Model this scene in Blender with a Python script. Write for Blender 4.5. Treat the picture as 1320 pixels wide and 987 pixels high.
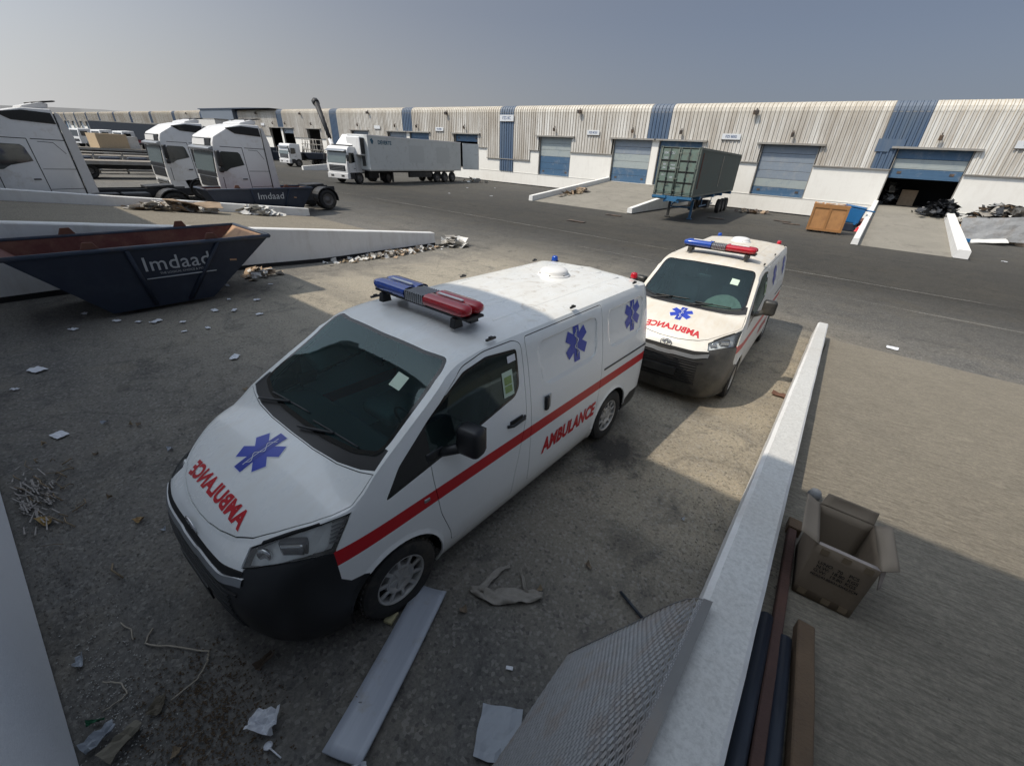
import bpy, bmesh, math, random
from math import sin, cos, pi, radians, sqrt, atan2, floor
from mathutils import Vector, Matrix, noise
from mathutils.bvhtree import BVHTree

random.seed(7)
for o_ in list(bpy.data.objects):
    bpy.data.objects.remove(o_)
SC = bpy.context.scene
COL = SC.collection

# ---------------------------------------------------------------- camera
# yard frame: x runs along the far warehouse, y towards it, z up; the camera stands on the dock ramp
CAM_H = 3.2653
F_PX, CXP, CYP = 542.9941, 682.696, 517.2105
PITCH, ROLL, AZ = 0.5301, 0.0609, 0.6411
cam_d = bpy.data.cameras.new('camera')
cam = bpy.data.objects.new('camera', cam_d)
COL.objects.link(cam)
cam_d.sensor_width = 36.0
cam_d.lens = F_PX / 1320 * 36
cam_d.shift_x = (660 - CXP) / 1320
cam_d.shift_y = (CYP - 493.5) / 1320
cam_d.clip_start = 0.05
cam_d.clip_end = 5000
ca, sa = cos(AZ), sin(AZ)
R0 = Vector((ca, sa, 0)); FW = Vector((-sa, ca, 0)); ZZ = Vector((0, 0, 1))
fwd = FW * cos(PITCH) - ZZ * sin(PITCH)
up0 = FW * sin(PITCH) + ZZ * cos(PITCH)
right = R0 * cos(ROLL) + up0 * sin(ROLL)
upv = up0 * cos(ROLL) - R0 * sin(ROLL)
mw = Matrix((right, upv, -fwd)).transposed().to_4x4()
mw.translation = Vector((0, 0, CAM_H))
cam.matrix_world = mw
SC.camera = cam

# ---------------------------------------------------------------- sky, sun, exposure
SUN = Vector((-0.41, -0.62, 1.0)).normalized()
SUN_EL = math.asin(SUN.z)
SUN_ROT = atan2(SUN.x, SUN.y)
world = bpy.data.worlds.new('World')
SC.world = world
world.use_nodes = True
wn = world.node_tree
wn.nodes.clear()
sky = wn.nodes.new('ShaderNodeTexSky')
sky.sky_type = 'NISHITA'
sky.sun_disc = False
sky.sun_elevation = SUN_EL
sky.sun_rotation = SUN_ROT
sky.air_density = 1.0
sky.dust_density = 2.0
sky.ozone_density = 1.0
sky.altitude = 0
hsv = wn.nodes.new('ShaderNodeHueSaturation')
hsv.inputs['Saturation'].default_value = SKY_SAT = 0.9
hsv.inputs['Value'].default_value = 1.0
bg = wn.nodes.new('ShaderNodeBackground')
bg.inputs['Strength'].default_value = 0.1
wo = wn.nodes.new('ShaderNodeOutputWorld')
wn.links.new(sky.outputs[0], hsv.inputs['Color'])
# dusty desert haze thickening towards the horizon, brighter on the sunward side
tc = wn.nodes.new('ShaderNodeTexCoord')
sp = wn.nodes.new('ShaderNodeSeparateXYZ')
wn.links.new(tc.outputs['Generated'], sp.inputs[0])
def wmath(op, a, b=0.0):
    m = wn.nodes.new('ShaderNodeMath'); m.operation = op
    for i, v in enumerate((a, b)):
        if isinstance(v, (int, float)): m.inputs[i].default_value = v
        else: wn.links.new(v, m.inputs[i])
    return m.outputs[0]
elev = wmath('MAXIMUM', sp.outputs[2], 0.0)
hz = wmath('POWER', 2.718, wmath('MULTIPLY', elev, -3.6))
side = wmath('POWER', wmath('MAXIMUM', wmath('MULTIPLY', sp.outputs[0], -1.0), 0.0), 2.5)
hc = wn.nodes.new('ShaderNodeMix'); hc.data_type = 'RGBA'
hc.inputs[6].default_value = (1.62, 1.80, 2.16, 1)
hc.inputs[7].default_value = (3.6, 3.5, 3.4, 1)
wn.links.new(side, hc.inputs[0])
# aureole: haze scatters strongly forward, so the sky is brightest round the sun
dp = wn.nodes.new('ShaderNodeVectorMath'); dp.operation = 'DOT_PRODUCT'
dp.inputs[1].default_value = SUN
wn.links.new(tc.outputs['Generated'], dp.inputs[0])
au = wmath('MULTIPLY', wmath('POWER', wmath('MAXIMUM', dp.outputs['Value'], 0.0), 2.5), 22.0)
hg = wn.nodes.new('ShaderNodeMix'); hg.data_type = 'RGBA'; hg.blend_type = 'ADD'; hg.inputs[0].default_value = 1.0
av = wn.nodes.new('ShaderNodeCombineXYZ')
wn.links.new(wmath('MULTIPLY', au, 0.88), av.inputs[0]); wn.links.new(au, av.inputs[1]); wn.links.new(wmath('MULTIPLY', au, 1.12), av.inputs[2])
wn.links.new(hc.outputs[2], hg.inputs[6]); wn.links.new(av.outputs[0], hg.inputs[7])
hm = wn.nodes.new('ShaderNodeMix'); hm.data_type = 'RGBA'
wn.links.new(wmath('MAXIMUM', wmath('MULTIPLY', hz, 0.94), 0.45), hm.inputs[0])
hs = wn.nodes.new('ShaderNodeMix'); hs.data_type = 'RGBA'; hs.blend_type = 'MULTIPLY'; hs.inputs[0].default_value = 1.0
hs.inputs[7].default_value = (0.42, 0.43, 0.48, 1)
wn.links.new(hsv.outputs[0], hs.inputs[6])
wn.links.new(hs.outputs[2], hm.inputs[6]); wn.links.new(hg.outputs[2], hm.inputs[7])
wn.links.new(hm.outputs[2], bg.inputs['Color'])
wn.links.new(bg.outputs[0], wo.inputs['Surface'])
sun_d = bpy.data.lights.new('sun', 'SUN')
sun_d.energy = 2.45
sun_d.angle = radians(0.6)
sun_d.color = (1.0, 0.90, 0.755)
sun = bpy.data.objects.new('sun', sun_d)
COL.objects.link(sun)
sun.rotation_euler = SUN.to_track_quat('Z', 'Y').to_euler()
sun.location = (0, 0, 60)
SC.view_settings.view_transform = 'Standard'
SC.view_settings.look = 'None'
SC.view_settings.exposure = 0.52
SC.view_settings.gamma = 1.0
SC.render.engine = 'CYCLES'
SC.cycles.max_bounces = 8
SC.cycles.transparent_max_bounces = 12

# ---------------------------------------------------------------- object helpers
def tag(o, label=None, cat=None, group=None, kind=None):
    if label: o['label'] = label
    if cat: o['category'] = cat
    if group: o['group'] = group
    if kind: o['kind'] = kind
    return o

def empty(name, loc=(0, 0, 0), rz=0.0, label=None, cat=None, group=None):
    o = bpy.data.objects.new(name, None)
    o.empty_display_size = 0.2
    COL.objects.link(o)
    o.location = loc
    o.rotation_euler = (0, 0, rz)
    return tag(o, label, cat, group)

def link(name, me, parent=None, mats=()):
    for m in mats:
        me.materials.append(m)
    o = bpy.data.objects.new(name, me)
    COL.objects.link(o)
    if parent is not None:
        o.parent = parent
    return o

def children(o):
    return [c for c in bpy.data.objects if c.parent == o]

def copy_tree(root, loc, rz):
    kids = {}
    for c in bpy.data.objects:
        if c.parent is not None:
            kids.setdefault(c.parent.name, []).append(c)
    def rec(o, par):
        c = o.copy()
        COL.objects.link(c)
        c.parent = par
        for ch in kids.get(o.name, []):
            rec(ch, c)
        return c
    r = rec(root, None)
    r.location = loc
    r.rotation_euler = (0, 0, rz)
    return r

class MB:
    """collects shapes; build() links them as one mesh object"""
    def __init__(s):
        s.bm = bmesh.new()
    def quad(s, pts, mi=0):
        f = s.bm.faces.new([s.bm.verts.new(p) for p in pts])
        f.material_index = mi
        return f
    def box(s, c, d, rot=None, mi=0, bev=0.0, taper=None):
        """centre c, full size d"""
        hx, hy, hz = d[0] / 2, d[1] / 2, d[2] / 2
        vs = []
        for z in (-hz, hz):
            for x, y in ((-hx, -hy), (hx, -hy), (hx, hy), (-hx, hy)):
                v = Vector((x, y, z))
                if taper and z > 0:
                    v.x *= taper[0]; v.y *= taper[1]
                if rot is not None:
                    v = rot @ v
                vs.append(s.bm.verts.new(v + Vector(c)))
        fs = [(0, 3, 2, 1), (4, 5, 6, 7), (0, 1, 5, 4), (1, 2, 6, 5), (2, 3, 7, 6), (3, 0, 4, 7)]
        out = [s.bm.faces.new([vs[i] for i in f]) for f in fs]
        for f in out: f.material_index = mi
        if bev > 0:
            es = list({e for f in out for e in f.edges})
            r = bmesh.ops.bevel(s.bm, geom=es, offset=bev, segments=2, affect='EDGES', profile=0.5, clamp_overlap=True)
            for f in r['faces']: f.material_index = mi
        return out
    def b2(s, lo, hi, mi=0, bev=0.0):
        return s.box([(a + b) / 2 for a, b in zip(lo, hi)], [b - a for a, b in zip(lo, hi)], None, mi, bev)
    def tube(s, pts, r, n=8, mi=0, cap=True, r2=None):
        pts = [Vector(p) for p in pts]
        rings = []
        N = len(pts)
        for i, p in enumerate(pts):
            t = (pts[min(i + 1, N - 1)] - pts[max(i - 1, 0)]).normalized()
            a = t.cross(Vector((0, 0, 1)))
            if a.length < 1e-3: a = t.cross(Vector((0, 1, 0)))
            a.normalize(); b = t.cross(a).normalized()
            rr = r if r2 is None else r + (r2 - r) * i / max(1, N - 1)
            rings.append([s.bm.verts.new(p + (a * cos(2 * pi * k / n) + b * sin(2 * pi * k / n)) * rr) for k in range(n)])
        for i in range(N - 1):
            for k in range(n):
                f = s.bm.faces.new((rings[i][k], rings[i][(k + 1) % n], rings[i + 1][(k + 1) % n], rings[i + 1][k]))
                f.material_index = mi; f.smooth = True
        if cap:
            f = s.bm.faces.new(rings[0][::-1]); f.material_index = mi
            f = s.bm.faces.new(rings[-1]); f.material_index = mi
    def lathe(s, prof, c=(0, 0, 0), axis='z', n=24, mi=0, smooth=True):
        """prof: list of (r, h) along the axis"""
        c = Vector(c)
        def P(r, h, a):
            if axis == 'z': v = Vector((r * cos(a), r * sin(a), h))
            elif axis == 'y': v = Vector((r * cos(a), h, r * sin(a)))
            else: v = Vector((h, r * cos(a), r * sin(a)))
            return v + c
        rings = []
        for r, h in prof:
            if r < 1e-5: rings.append([s.bm.verts.new(P(0, h, 0))])
            else: rings.append([s.bm.verts.new(P(r, h, 2 * pi * k / n)) for k in range(n)])
        for A, B in zip(rings, rings[1:]):
            for k in range(n):
                k2 = (k + 1) % n
                if len(A) == 1 and len(B) == 1: continue
                if len(A) == 1: q = (A[0], B[k], B[k2])
                elif len(B) == 1: q = (A[k], A[k2], B[0])
                else: q = (A[k], A[k2], B[k2], B[k])
                f = s.bm.faces.new(q); f.material_index = mi; f.smooth = smooth
    def prism(s, prof, a0, a1, axis='y', mi=0, bev=0.0, taper=1.0, seg=2):
        """profile of 2D points extruded between a0 and a1 on the axis ('y': prof is x,z; 'x': y,z; 'z': x,y)"""
        def P(p, a):
            if axis == 'y': return (p[0], a, p[1])
            if axis == 'x': return (a, p[0], p[1])
            return (p[0], p[1], a)
        A = [s.bm.verts.new(P(p, a0)) for p in prof]
        B = [s.bm.verts.new(P(p, a1)) for p in prof]
        n = len(prof)
        fs = [s.bm.faces.new(A), s.bm.faces.new(B[::-1])]
        for i in range(n):
            fs.append(s.bm.faces.new((A[i], B[i], B[(i + 1) % n], A[(i + 1) % n])))
        for f in fs: f.material_index = mi
        if bev > 0:
            es = list({e for f in fs for e in f.edges})
            r = bmesh.ops.bevel(s.bm, geom=es, offset=bev, segments=seg, affect='EDGES', profile=0.5, clamp_overlap=True)
            for f in r['faces']: f.material_index = mi; f.smooth = True
        return fs
    def build(s, name, mats, parent=None, smooth=False, weld=False, angle=None, matrix=None):
        if weld: bmesh.ops.remove_doubles(s.bm, verts=s.bm.verts, dist=1e-4)
        bmesh.ops.recalc_face_normals(s.bm, faces=s.bm.faces)
        if matrix is not None: s.bm.transform(matrix)
        me = bpy.data.meshes.new(name)
        s.bm.to_mesh(me); s.bm.free()
        if smooth or angle:
            me.shade_smooth()
        if angle:
            me.set_sharp_from_angle(angle=radians(angle))
        if not isinstance(mats, (list, tuple)): mats = [mats]
        return link(name, me, parent, mats)

def boxobj(name, lo, hi, mat, parent=None, bev=0.0):
    m = MB(); m.b2(lo, hi, 0, bev)
    return m.build(name, mat, parent)

def pchip(pts):
    xs = [p[0] for p in pts]; ys = [p[1] for p in pts]
    n = len(xs)
    h = [xs[i + 1] - xs[i] for i in range(n - 1)]
    d = [(ys[i + 1] - ys[i]) / h[i] for i in range(n - 1)]
    m = [0.0] * n
    m[0], m[-1] = d[0], d[-1]
    for i in range(1, n - 1):
        if d[i - 1] * d[i] <= 0: m[i] = 0
        else:
            w1, w2 = 2 * h[i] + h[i - 1], h[i] + 2 * h[i - 1]
            m[i] = (w1 + w2) / (w1 / d[i - 1] + w2 / d[i])
    def f(x):
        if x <= xs[0]: return ys[0]
        if x >= xs[-1]: return ys[-1]
        i = 0
        while x > xs[i + 1]: i += 1
        t = (x - xs[i]) / h[i]
        return (ys[i] * (1 + 2 * t) * (1 - t) ** 2 + h[i] * m[i] * t * (1 - t) ** 2 +
                ys[i + 1] * t * t * (3 - 2 * t) + h[i] * m[i + 1] * t * t * (t - 1))
    return f

def sstep(a, b, x):
    t = min(1, max(0, (x - a) / (b - a)))
    return t * t * (3 - 2 * t)

def gz(x, y):
    """height of the yard's ground: the apron falls gently away from the near dock"""
    return 0.06 - 0.11 * sstep(4.0, 7.4, y) + 0.05 * sstep(9, 19, y)

RAMP_K, RAMP_Y0 = 0.107, 11.5
def rz_(y):
    return RAMP_K * (RAMP_Y0 - y)

# ---------------------------------------------------------------- material helpers
class NT:
    def __init__(s, name):
        s.m = bpy.data.materials.new(name); s.m.use_nodes = True
        s.t = s.m.node_tree; s.t.nodes.clear()
        s.out = s.n('ShaderNodeOutputMaterial')
        s.b = s.n('ShaderNodeBsdfPrincipled')
        s.l(s.b.outputs[0], s.out.inputs['Surface'])
        s._co = {}
    def n(s, t, **kw):
        x = s.t.nodes.new(t)
        for k, v in kw.items(): setattr(x, k, v)
        return x
    def l(s, a, b): s.t.links.new(a, b)
    def co(s, kind='Object'):
        if kind not in s._co:
            if kind == 'World':
                s._co[kind] = s.n('ShaderNodeNewGeometry').outputs['Position']
            else:
                s._co[kind] = s.n('ShaderNodeTexCoord').outputs[kind]
        return s._co[kind]
    def map(s, co, scale=(1, 1, 1), rot=(0, 0, 0), loc=(0, 0, 0)):
        m = s.n('ShaderNodeMapping')
        m.inputs['Scale'].default_value = scale; m.inputs['Rotation'].default_value = rot; m.inputs['Location'].default_value = loc
        s.l(co, m.inputs['Vector']); return m.outputs[0]
    def noise(s, co, scale=5, detail=6, rough=0.6, dist=0.0):
        x = s.n('ShaderNodeTexNoise')
        x.inputs['Scale'].default_value = scale; x.inputs['Detail'].default_value = detail
        x.inputs['Roughness'].default_value = rough; x.inputs['Distortion'].default_value = dist
        s.l(co, x.inputs['Vector']); return x.outputs['Fac']
    def voro(s, co, scale=5, feature='F1', out='Distance'):
        x = s.n('ShaderNodeTexVoronoi', feature=feature)
        x.inputs['Scale'].default_value = scale
        s.l(co, x.inputs['Vector']); return x.outputs[out]
    def ramp(s, fac, a, b, lo=(0, 0, 0, 1), hi=(1, 1, 1, 1)):
        r = s.n('ShaderNodeValToRGB')
        r.color_ramp.elements[0].position = a; r.color_ramp.elements[1].position = b
        r.color_ramp.elements[0].color = lo; r.color_ramp.elements[1].color = hi
        s.l(fac, r.inputs[0]); return r.outputs[0]
    def mix(s, fac, a, b, mode='MIX'):
        m = s.n('ShaderNodeMix', data_type='RGBA', blend_type=mode)
        for sock, v in ((m.inputs[0], fac), (m.inputs[6], a), (m.inputs[7], b)):
            if isinstance(v, (int, float)): sock.default_value = v
            elif isinstance(v, (tuple, list)): sock.default_value = (v[0], v[1], v[2], 1)
            else: s.l(v, sock)
        return m.outputs[2]
    def math(s, op, a, b=0.0, c=None):
        m = s.n('ShaderNodeMath', operation=op)
        for i, v in enumerate((a, b) if c is None else (a, b, c)):
            if isinstance(v, (int, float)): m.inputs[i].default_value = v
            else: s.l(v, m.inputs[i])
        return m.outputs[0]
    def sep(s, co):
        x = s.n('ShaderNodeSeparateXYZ'); s.l(co, x.inputs[0]); return x.outputs
    def col(s, c):
        if isinstance(c, (tuple, list)): s.b.inputs['Base Color'].default_value = (c[0], c[1], c[2], 1)
        else: s.l(c, s.b.inputs['Base Color'])
    def rough(s, v):
        if isinstance(v, (int, float)): s.b.inputs['Roughness'].default_value = v
        else: s.l(v, s.b.inputs['Roughness'])
    def bump(s, h, strength=0.3, dist=0.01):
        b = s.n('ShaderNodeBump')
        b.inputs['Strength'].default_value = strength; b.inputs['Distance'].default_value = dist
        s.l(h, b.inputs['Height']); s.l(b.outputs[0], s.b.inputs['Normal'])
    def set(s, name, v): s.b.inputs[name].default_value = v

def simple(name, c, rough=0.5, metal=0.0, var=0.15, scale=6.0, bump=0.0, dirt=None, dirt_amt=0.5, coat=0.0, co='Object', dscale=2.0, spec=None):
    t = NT(name)
    v = t.noise(t.co(co), scale, 5, 0.6)
    dark = tuple(x * (1 - var) for x in c); lite = tuple(min(1, x * (1 + var)) for x in c)
    cc = t.mix(v, dark, lite)
    if dirt:
        d = t.ramp(t.noise(t.co(co), dscale, 8, 0.7), 0.62 - 0.3 * dirt_amt, 0.75)
        cc = t.mix(t.math('MULTIPLY', d, min(1, 0.5 + dirt_amt * 0.5)), cc, dirt)
    t.col(cc); t.rough(rough); t.set('Metallic', metal)
    if coat: t.set('Coat Weight', coat); t.set('Coat Roughness', 0.05)
    if spec is not None: t.set('Specular IOR Level', spec)
    if bump: t.bump(t.noise(t.co(co), scale * 6, 6, 0.6), bump, 0.01)
    return t.m

def glass(name, tint, tr=0.4, rough=0.02, dusty=0.0):
    """thin tinted glazing: see-through pane with a glossy coat"""
    t = NT(name)
    t.t.nodes.remove(t.b)
    tp = t.n('ShaderNodeBsdfTransparent'); tp.inputs[0].default_value = (*[tr * x for x in tint], 1)
    gl = t.n('ShaderNodeBsdfGlossy'); gl.inputs['Roughness'].default_value = rough; gl.inputs[0].default_value = (.80, 1.0, 1.0, 1)
    fr = t.n('ShaderNodeFresnel'); fr.inputs[0].default_value = 1.5
    mx = t.n('ShaderNodeMixShader')
    f = t.math('MULTIPLY', fr.outputs[0], 1.0)
    t.l(f, mx.inputs[0]); t.l(tp.outputs[0], mx.inputs[1]); t.l(gl.outputs[0], mx.inputs[2])
    last = mx.outputs[0]
    df = t.n('ShaderNodeBsdfDiffuse'); df.inputs[0].default_value = (0.14, 0.22, 0.26, 1)
    m2 = t.n('ShaderNodeMixShader')
    n_ = t.noise(t.co(), 3.0, 6, 0.65)
    t.l(t.math('MULTIPLY', n_, 0.10 + dusty * .5), m2.inputs[0]); t.l(last, m2.inputs[1]); t.l(df.outputs[0], m2.inputs[2])
    t.l(m2.outputs[0], t.out.inputs['Surface'])
    return t.m

# ---------------------------------------------------------------- materials
def dusty_paint(name, base, dust, amt, rough=0.3, top_only=True):
    t = NT(name)
    o = t.co()
    n1 = t.noise(o, 1.6, 8, 0.7, 0.4)
    n2 = t.noise(t.map(o, (2.0, 9, 9)), 1.5, 6, 0.7)
    d = t.ramp(t.mix(0.4, n1, n2), 0.50 - amt * 0.25, 0.78)
    geo = t.n('ShaderNodeNewGeometry')
    nz = t.sep(geo.outputs['Normal'])[2]
    up = t.ramp(nz, 0.45, 0.98, (0.12, 0.12, 0.12, 1)) if top_only else 1.0
    f = t.math('MULTIPLY', d, up)
    f = t.math('MULTIPLY', f, amt)
    # brown smears dried on the roof behind the light bar
    sx_ = t.sep(o)[0]
    st_ = t.ramp(t.noise(o, 2.6, 10, .78, 2.2), .54, .66)
    f2 = t.math('MULTIPLY', t.math('MULTIPLY', st_, t.ramp(nz, .86, .99)), t.ramp(t.math('MULTIPLY', sx_, -.3), .42, .62))
    f2 = t.math('MULTIPLY', f2, .75)
    sm = t.noise(o, 30, 4, 0.6)
    c = t.mix(t.math('MULTIPLY', sm, 0.06), base, (0.5, 0.48, 0.45))
    lowz = t.sep(o)[2]
    gr_ = t.math('MULTIPLY', t.ramp(t.math('ADD', lowz, t.math('MULTIPLY', n1, .25)), .35, .62, (1, 1, 1, 1), (0, 0, 0, 1)), .40)
    c = t.mix(gr_, c, (0.36, 0.32, 0.26))
    t.col(t.mix(f2, t.mix(f, c, dust), (0.36, 0.29, 0.20)))
    t.rough(t.math('ADD', t.math('MULTIPLY', f, 0.4), rough))
    t.set('Coat Weight', 0.5 * (1 - amt)); t.set('Coat Roughness', 0.04)
    return t.m

WHITE_VAN = dusty_paint('van_white_paint', (0.84, 0.86, 0.85), (0.55, 0.46, 0.33), 0.42, 0.25)
WHITE_VAN2 = dusty_paint('van_white_paint_dusty', (0.72, 0.715, 0.68), (0.52, 0.40, 0.24), 0.85, 0.38)
RED = simple('red_vinyl', (0.52, 0.012, 0.02), 0.35, var=0.06)
BLUE_V = simple('blue_vinyl', (0.03, 0.06, 0.42), 0.35, var=0.06)
BLUE_D = simple('dark_blue_vinyl', (0.022, 0.045, 0.33), 0.35, var=0.06)
WHITE_V = simple('white_vinyl', (0.72, 0.74, 0.78), 0.4, var=0.04)
BLACKP = simple('black_plastic', (0.014, 0.015, 0.017), 0.42, var=0.25, dirt=(0.10, 0.09, 0.075), dirt_amt=0.15)
BLACKP2 = simple('black_plastic_dusty', (0.026, 0.026, 0.025), 0.4, var=0.25, dirt=(0.13, 0.12, 0.10), dirt_amt=0.6, dscale=1.4)
CHASSV = simple('grille_black', (0.015, 0.015, 0.016), .45)
BLACKG = simple('gap_black', (0.006, 0.006, 0.006), 0.8)
RUBBER = simple('tyre_rubber', (0.018, 0.018, 0.018), 0.8, var=0.3, dirt=(0.13, 0.11, 0.085), dirt_amt=0.35, scale=9)
WHEEL = simple('wheel_silver', (0.42, 0.42, 0.41), 0.4, 0.35, var=0.1, dirt=(0.25, 0.21, 0.16), dirt_amt=0.4, scale=4)
CHROME = simple('chrome', (0.62, 0.62, 0.62), 0.12, 1.0, var=0.05)
SILVER = simple('silver_trim', (0.33, 0.34, 0.35), 0.3, 0.7, var=0.08)
REFL = simple('headlight_reflector', (0.80, 0.81, 0.80), 0.18, 0.15, var=0.2, scale=14)
GREYLIP = simple('grey_trim', (0.36, 0.37, 0.37), 0.35, 0.1, var=0.08)
WIND = glass('windscreen_glass', (0.55, 0.90, 0.95), 0.75)
WIND2 = glass('windscreen_glass_dusty', (0.6, 0.9, 0.95), 0.6, dusty=0.03)
SIDEG = glass('side_window_glass', (0.6, 0.66, 0.55), 0.30, dusty=0.02)
FRIT = simple('windscreen_black_band', (0.01, 0.011, 0.011), 0.1)
INT_D = simple('interior_dark', (0.05, 0.055, 0.055), 0.7, var=0.2)
INT_L = simple('interior_grey', (0.13, 0.14, 0.13), 0.8, var=0.2)
DOMEW = simple('vent_white', (0.78, 0.78, 0.77), 0.35, var=0.04)
STICK = simple('sticker_pale_green', (0.55, 0.68, 0.55), 0.5, var=0.08)
STICK2 = simple('sticker_green_text', (0.25, 0.36, 0.12), 0.6, var=0.5, scale=60)
ORANGE = simple('amber_lens', (0.55, 0.2, 0.06), 0.2)
SHEETP = simple('crumpled_beige', (0.42, 0.36, 0.26), 0.6, var=0.35, scale=14, bump=0.5)

def lens(name, c, c2=None):
    t = NT(name)
    n_ = t.n('ShaderNodeTexWave'); n_.inputs['Scale'].default_value = 30; n_.inputs['Distortion'].default_value = 0.2
    t.l(t.co(), n_.inputs[0])
    t.col(t.mix(t.math('MULTIPLY', n_.outputs[1], 0.5), c, c2 or tuple(x * 0.45 for x in c)))
    t.rough(0.12); t.set('Coat Weight', 0.8); t.set('Subsurface Weight', 0.0)
    return t.m
RLENS = lens('red_lens', (0.50, 0.008, 0.02))
BLENS = lens('blue_lens', (0.010, 0.07, 0.42))

def clear_lens():
    t = NT('headlight_glass')
    t.t.nodes.remove(t.b)
    tp = t.n('ShaderNodeBsdfTransparent'); tp.inputs[0].default_value = (0.9, 0.92, 0.92, 1)
    gl = t.n('ShaderNodeBsdfGlossy'); gl.inputs['Roughness'].default_value = 0.04
    df = t.n('ShaderNodeBsdfDiffuse'); df.inputs[0].default_value = (0.55, 0.54, 0.5, 1)
    m1 = t.n('ShaderNodeMixShader'); m1.inputs[0].default_value = 0.14
    m2 = t.n('ShaderNodeMixShader')
    t.l(t.math('MULTIPLY', t.noise(t.co(), 6, 5), 0.12), m2.inputs[0])
    t.l(tp.outputs[0], m1.inputs[1]); t.l(gl.outputs[0], m1.inputs[2])
    t.l(m1.outputs[0], m2.inputs[1]); t.l(df.outputs[0], m2.inputs[2]); t.l(m2.outputs[0], t.out.inputs['Surface'])
    return t.m
HLG = clear_lens()

# ================================================================= the ambulance
WS = pchip([(.15, .86), (.22, .90), (.32, .93), (.5, .945), (.75, .95), (1.0, .95), (1.15, .942), (1.3, .926), (1.5, .895), (1.7, .86), (1.85, .825), (1.95, .79)])
XF = pchip([(.15, .77), (.22, .83), (.32, .885), (.45, .93), (.65, .955), (.85, .93), (1.0, .865), (1.1, .79), (1.9, .6)])
XR = pchip([(.2, -4.12), (.4, -4.19), (.8, -4.18), (1.2, -4.165), (1.6, -4.13), (1.92, -4.08)])
ZR = pchip([(-4.2, 1.88), (-4.08, 1.885), (-3.9, 1.905), (-1.15, 1.905), (-.785, 1.865), (-.5, 1.70), (.04, 1.385), (.24, 1.242), (.35, 1.225), (.46, 1.20), (.53, 1.18), (.62, 1.145), (.72, 1.09), (.78, 1.055), (.82, 1.040), (.845, 1.035)])
RINGP = [(-3.9, .80), (-1.2, .80), (-.785, .805), (-.3, .85), (.04, .885), (.24, .905), (.35, .868), (.46, .802), (.53, .745), (.62, .668), (.72, .560), (.78, .44), (.82, .28), (.84, .14), (.845, 0)]
YR = pchip([(-4.2, .79), (-3.9, .80), (-1.2, .80), (-.785, .805), (-.3, .85), (.04, .885), (.24, .905), (.35, .868), (.46, .802), (.53, .745), (.62, .668), (.72, .560), (.78, .44), (.82, .28), (.84, .14), (.845, 0.0)])
ZC = pchip([(-4.2, 1.91), (-4.08, 1.93), (-3.9, 1.955), (-3.4, 1.982), (-2.5, 1.99), (-1.5, 1.983), (-1.0, 1.958), (-.82, 1.938), (-.71, 1.895), (-.35, 1.655), (.02, 1.41), (.14, 1.365), (.3, 1.325), (.5, 1.262), (.65, 1.195), (.75, 1.132), (.81, 1.075), (.845, 1.035)])
PE = 4.3
def nose_x(y, z):
    q = min(0.999, abs(y) / WS(z))
    return -.3 + (XF(z) + .3) * (1 - q ** PE) ** (1 / PE)
def side_y(x, z):
    if x <= -.3: return WS(z)
    q = min(0.999, (x + .3) / (XF(z) + .3))
    return WS(z) * (1 - q ** PE) ** (1 / PE)

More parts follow.
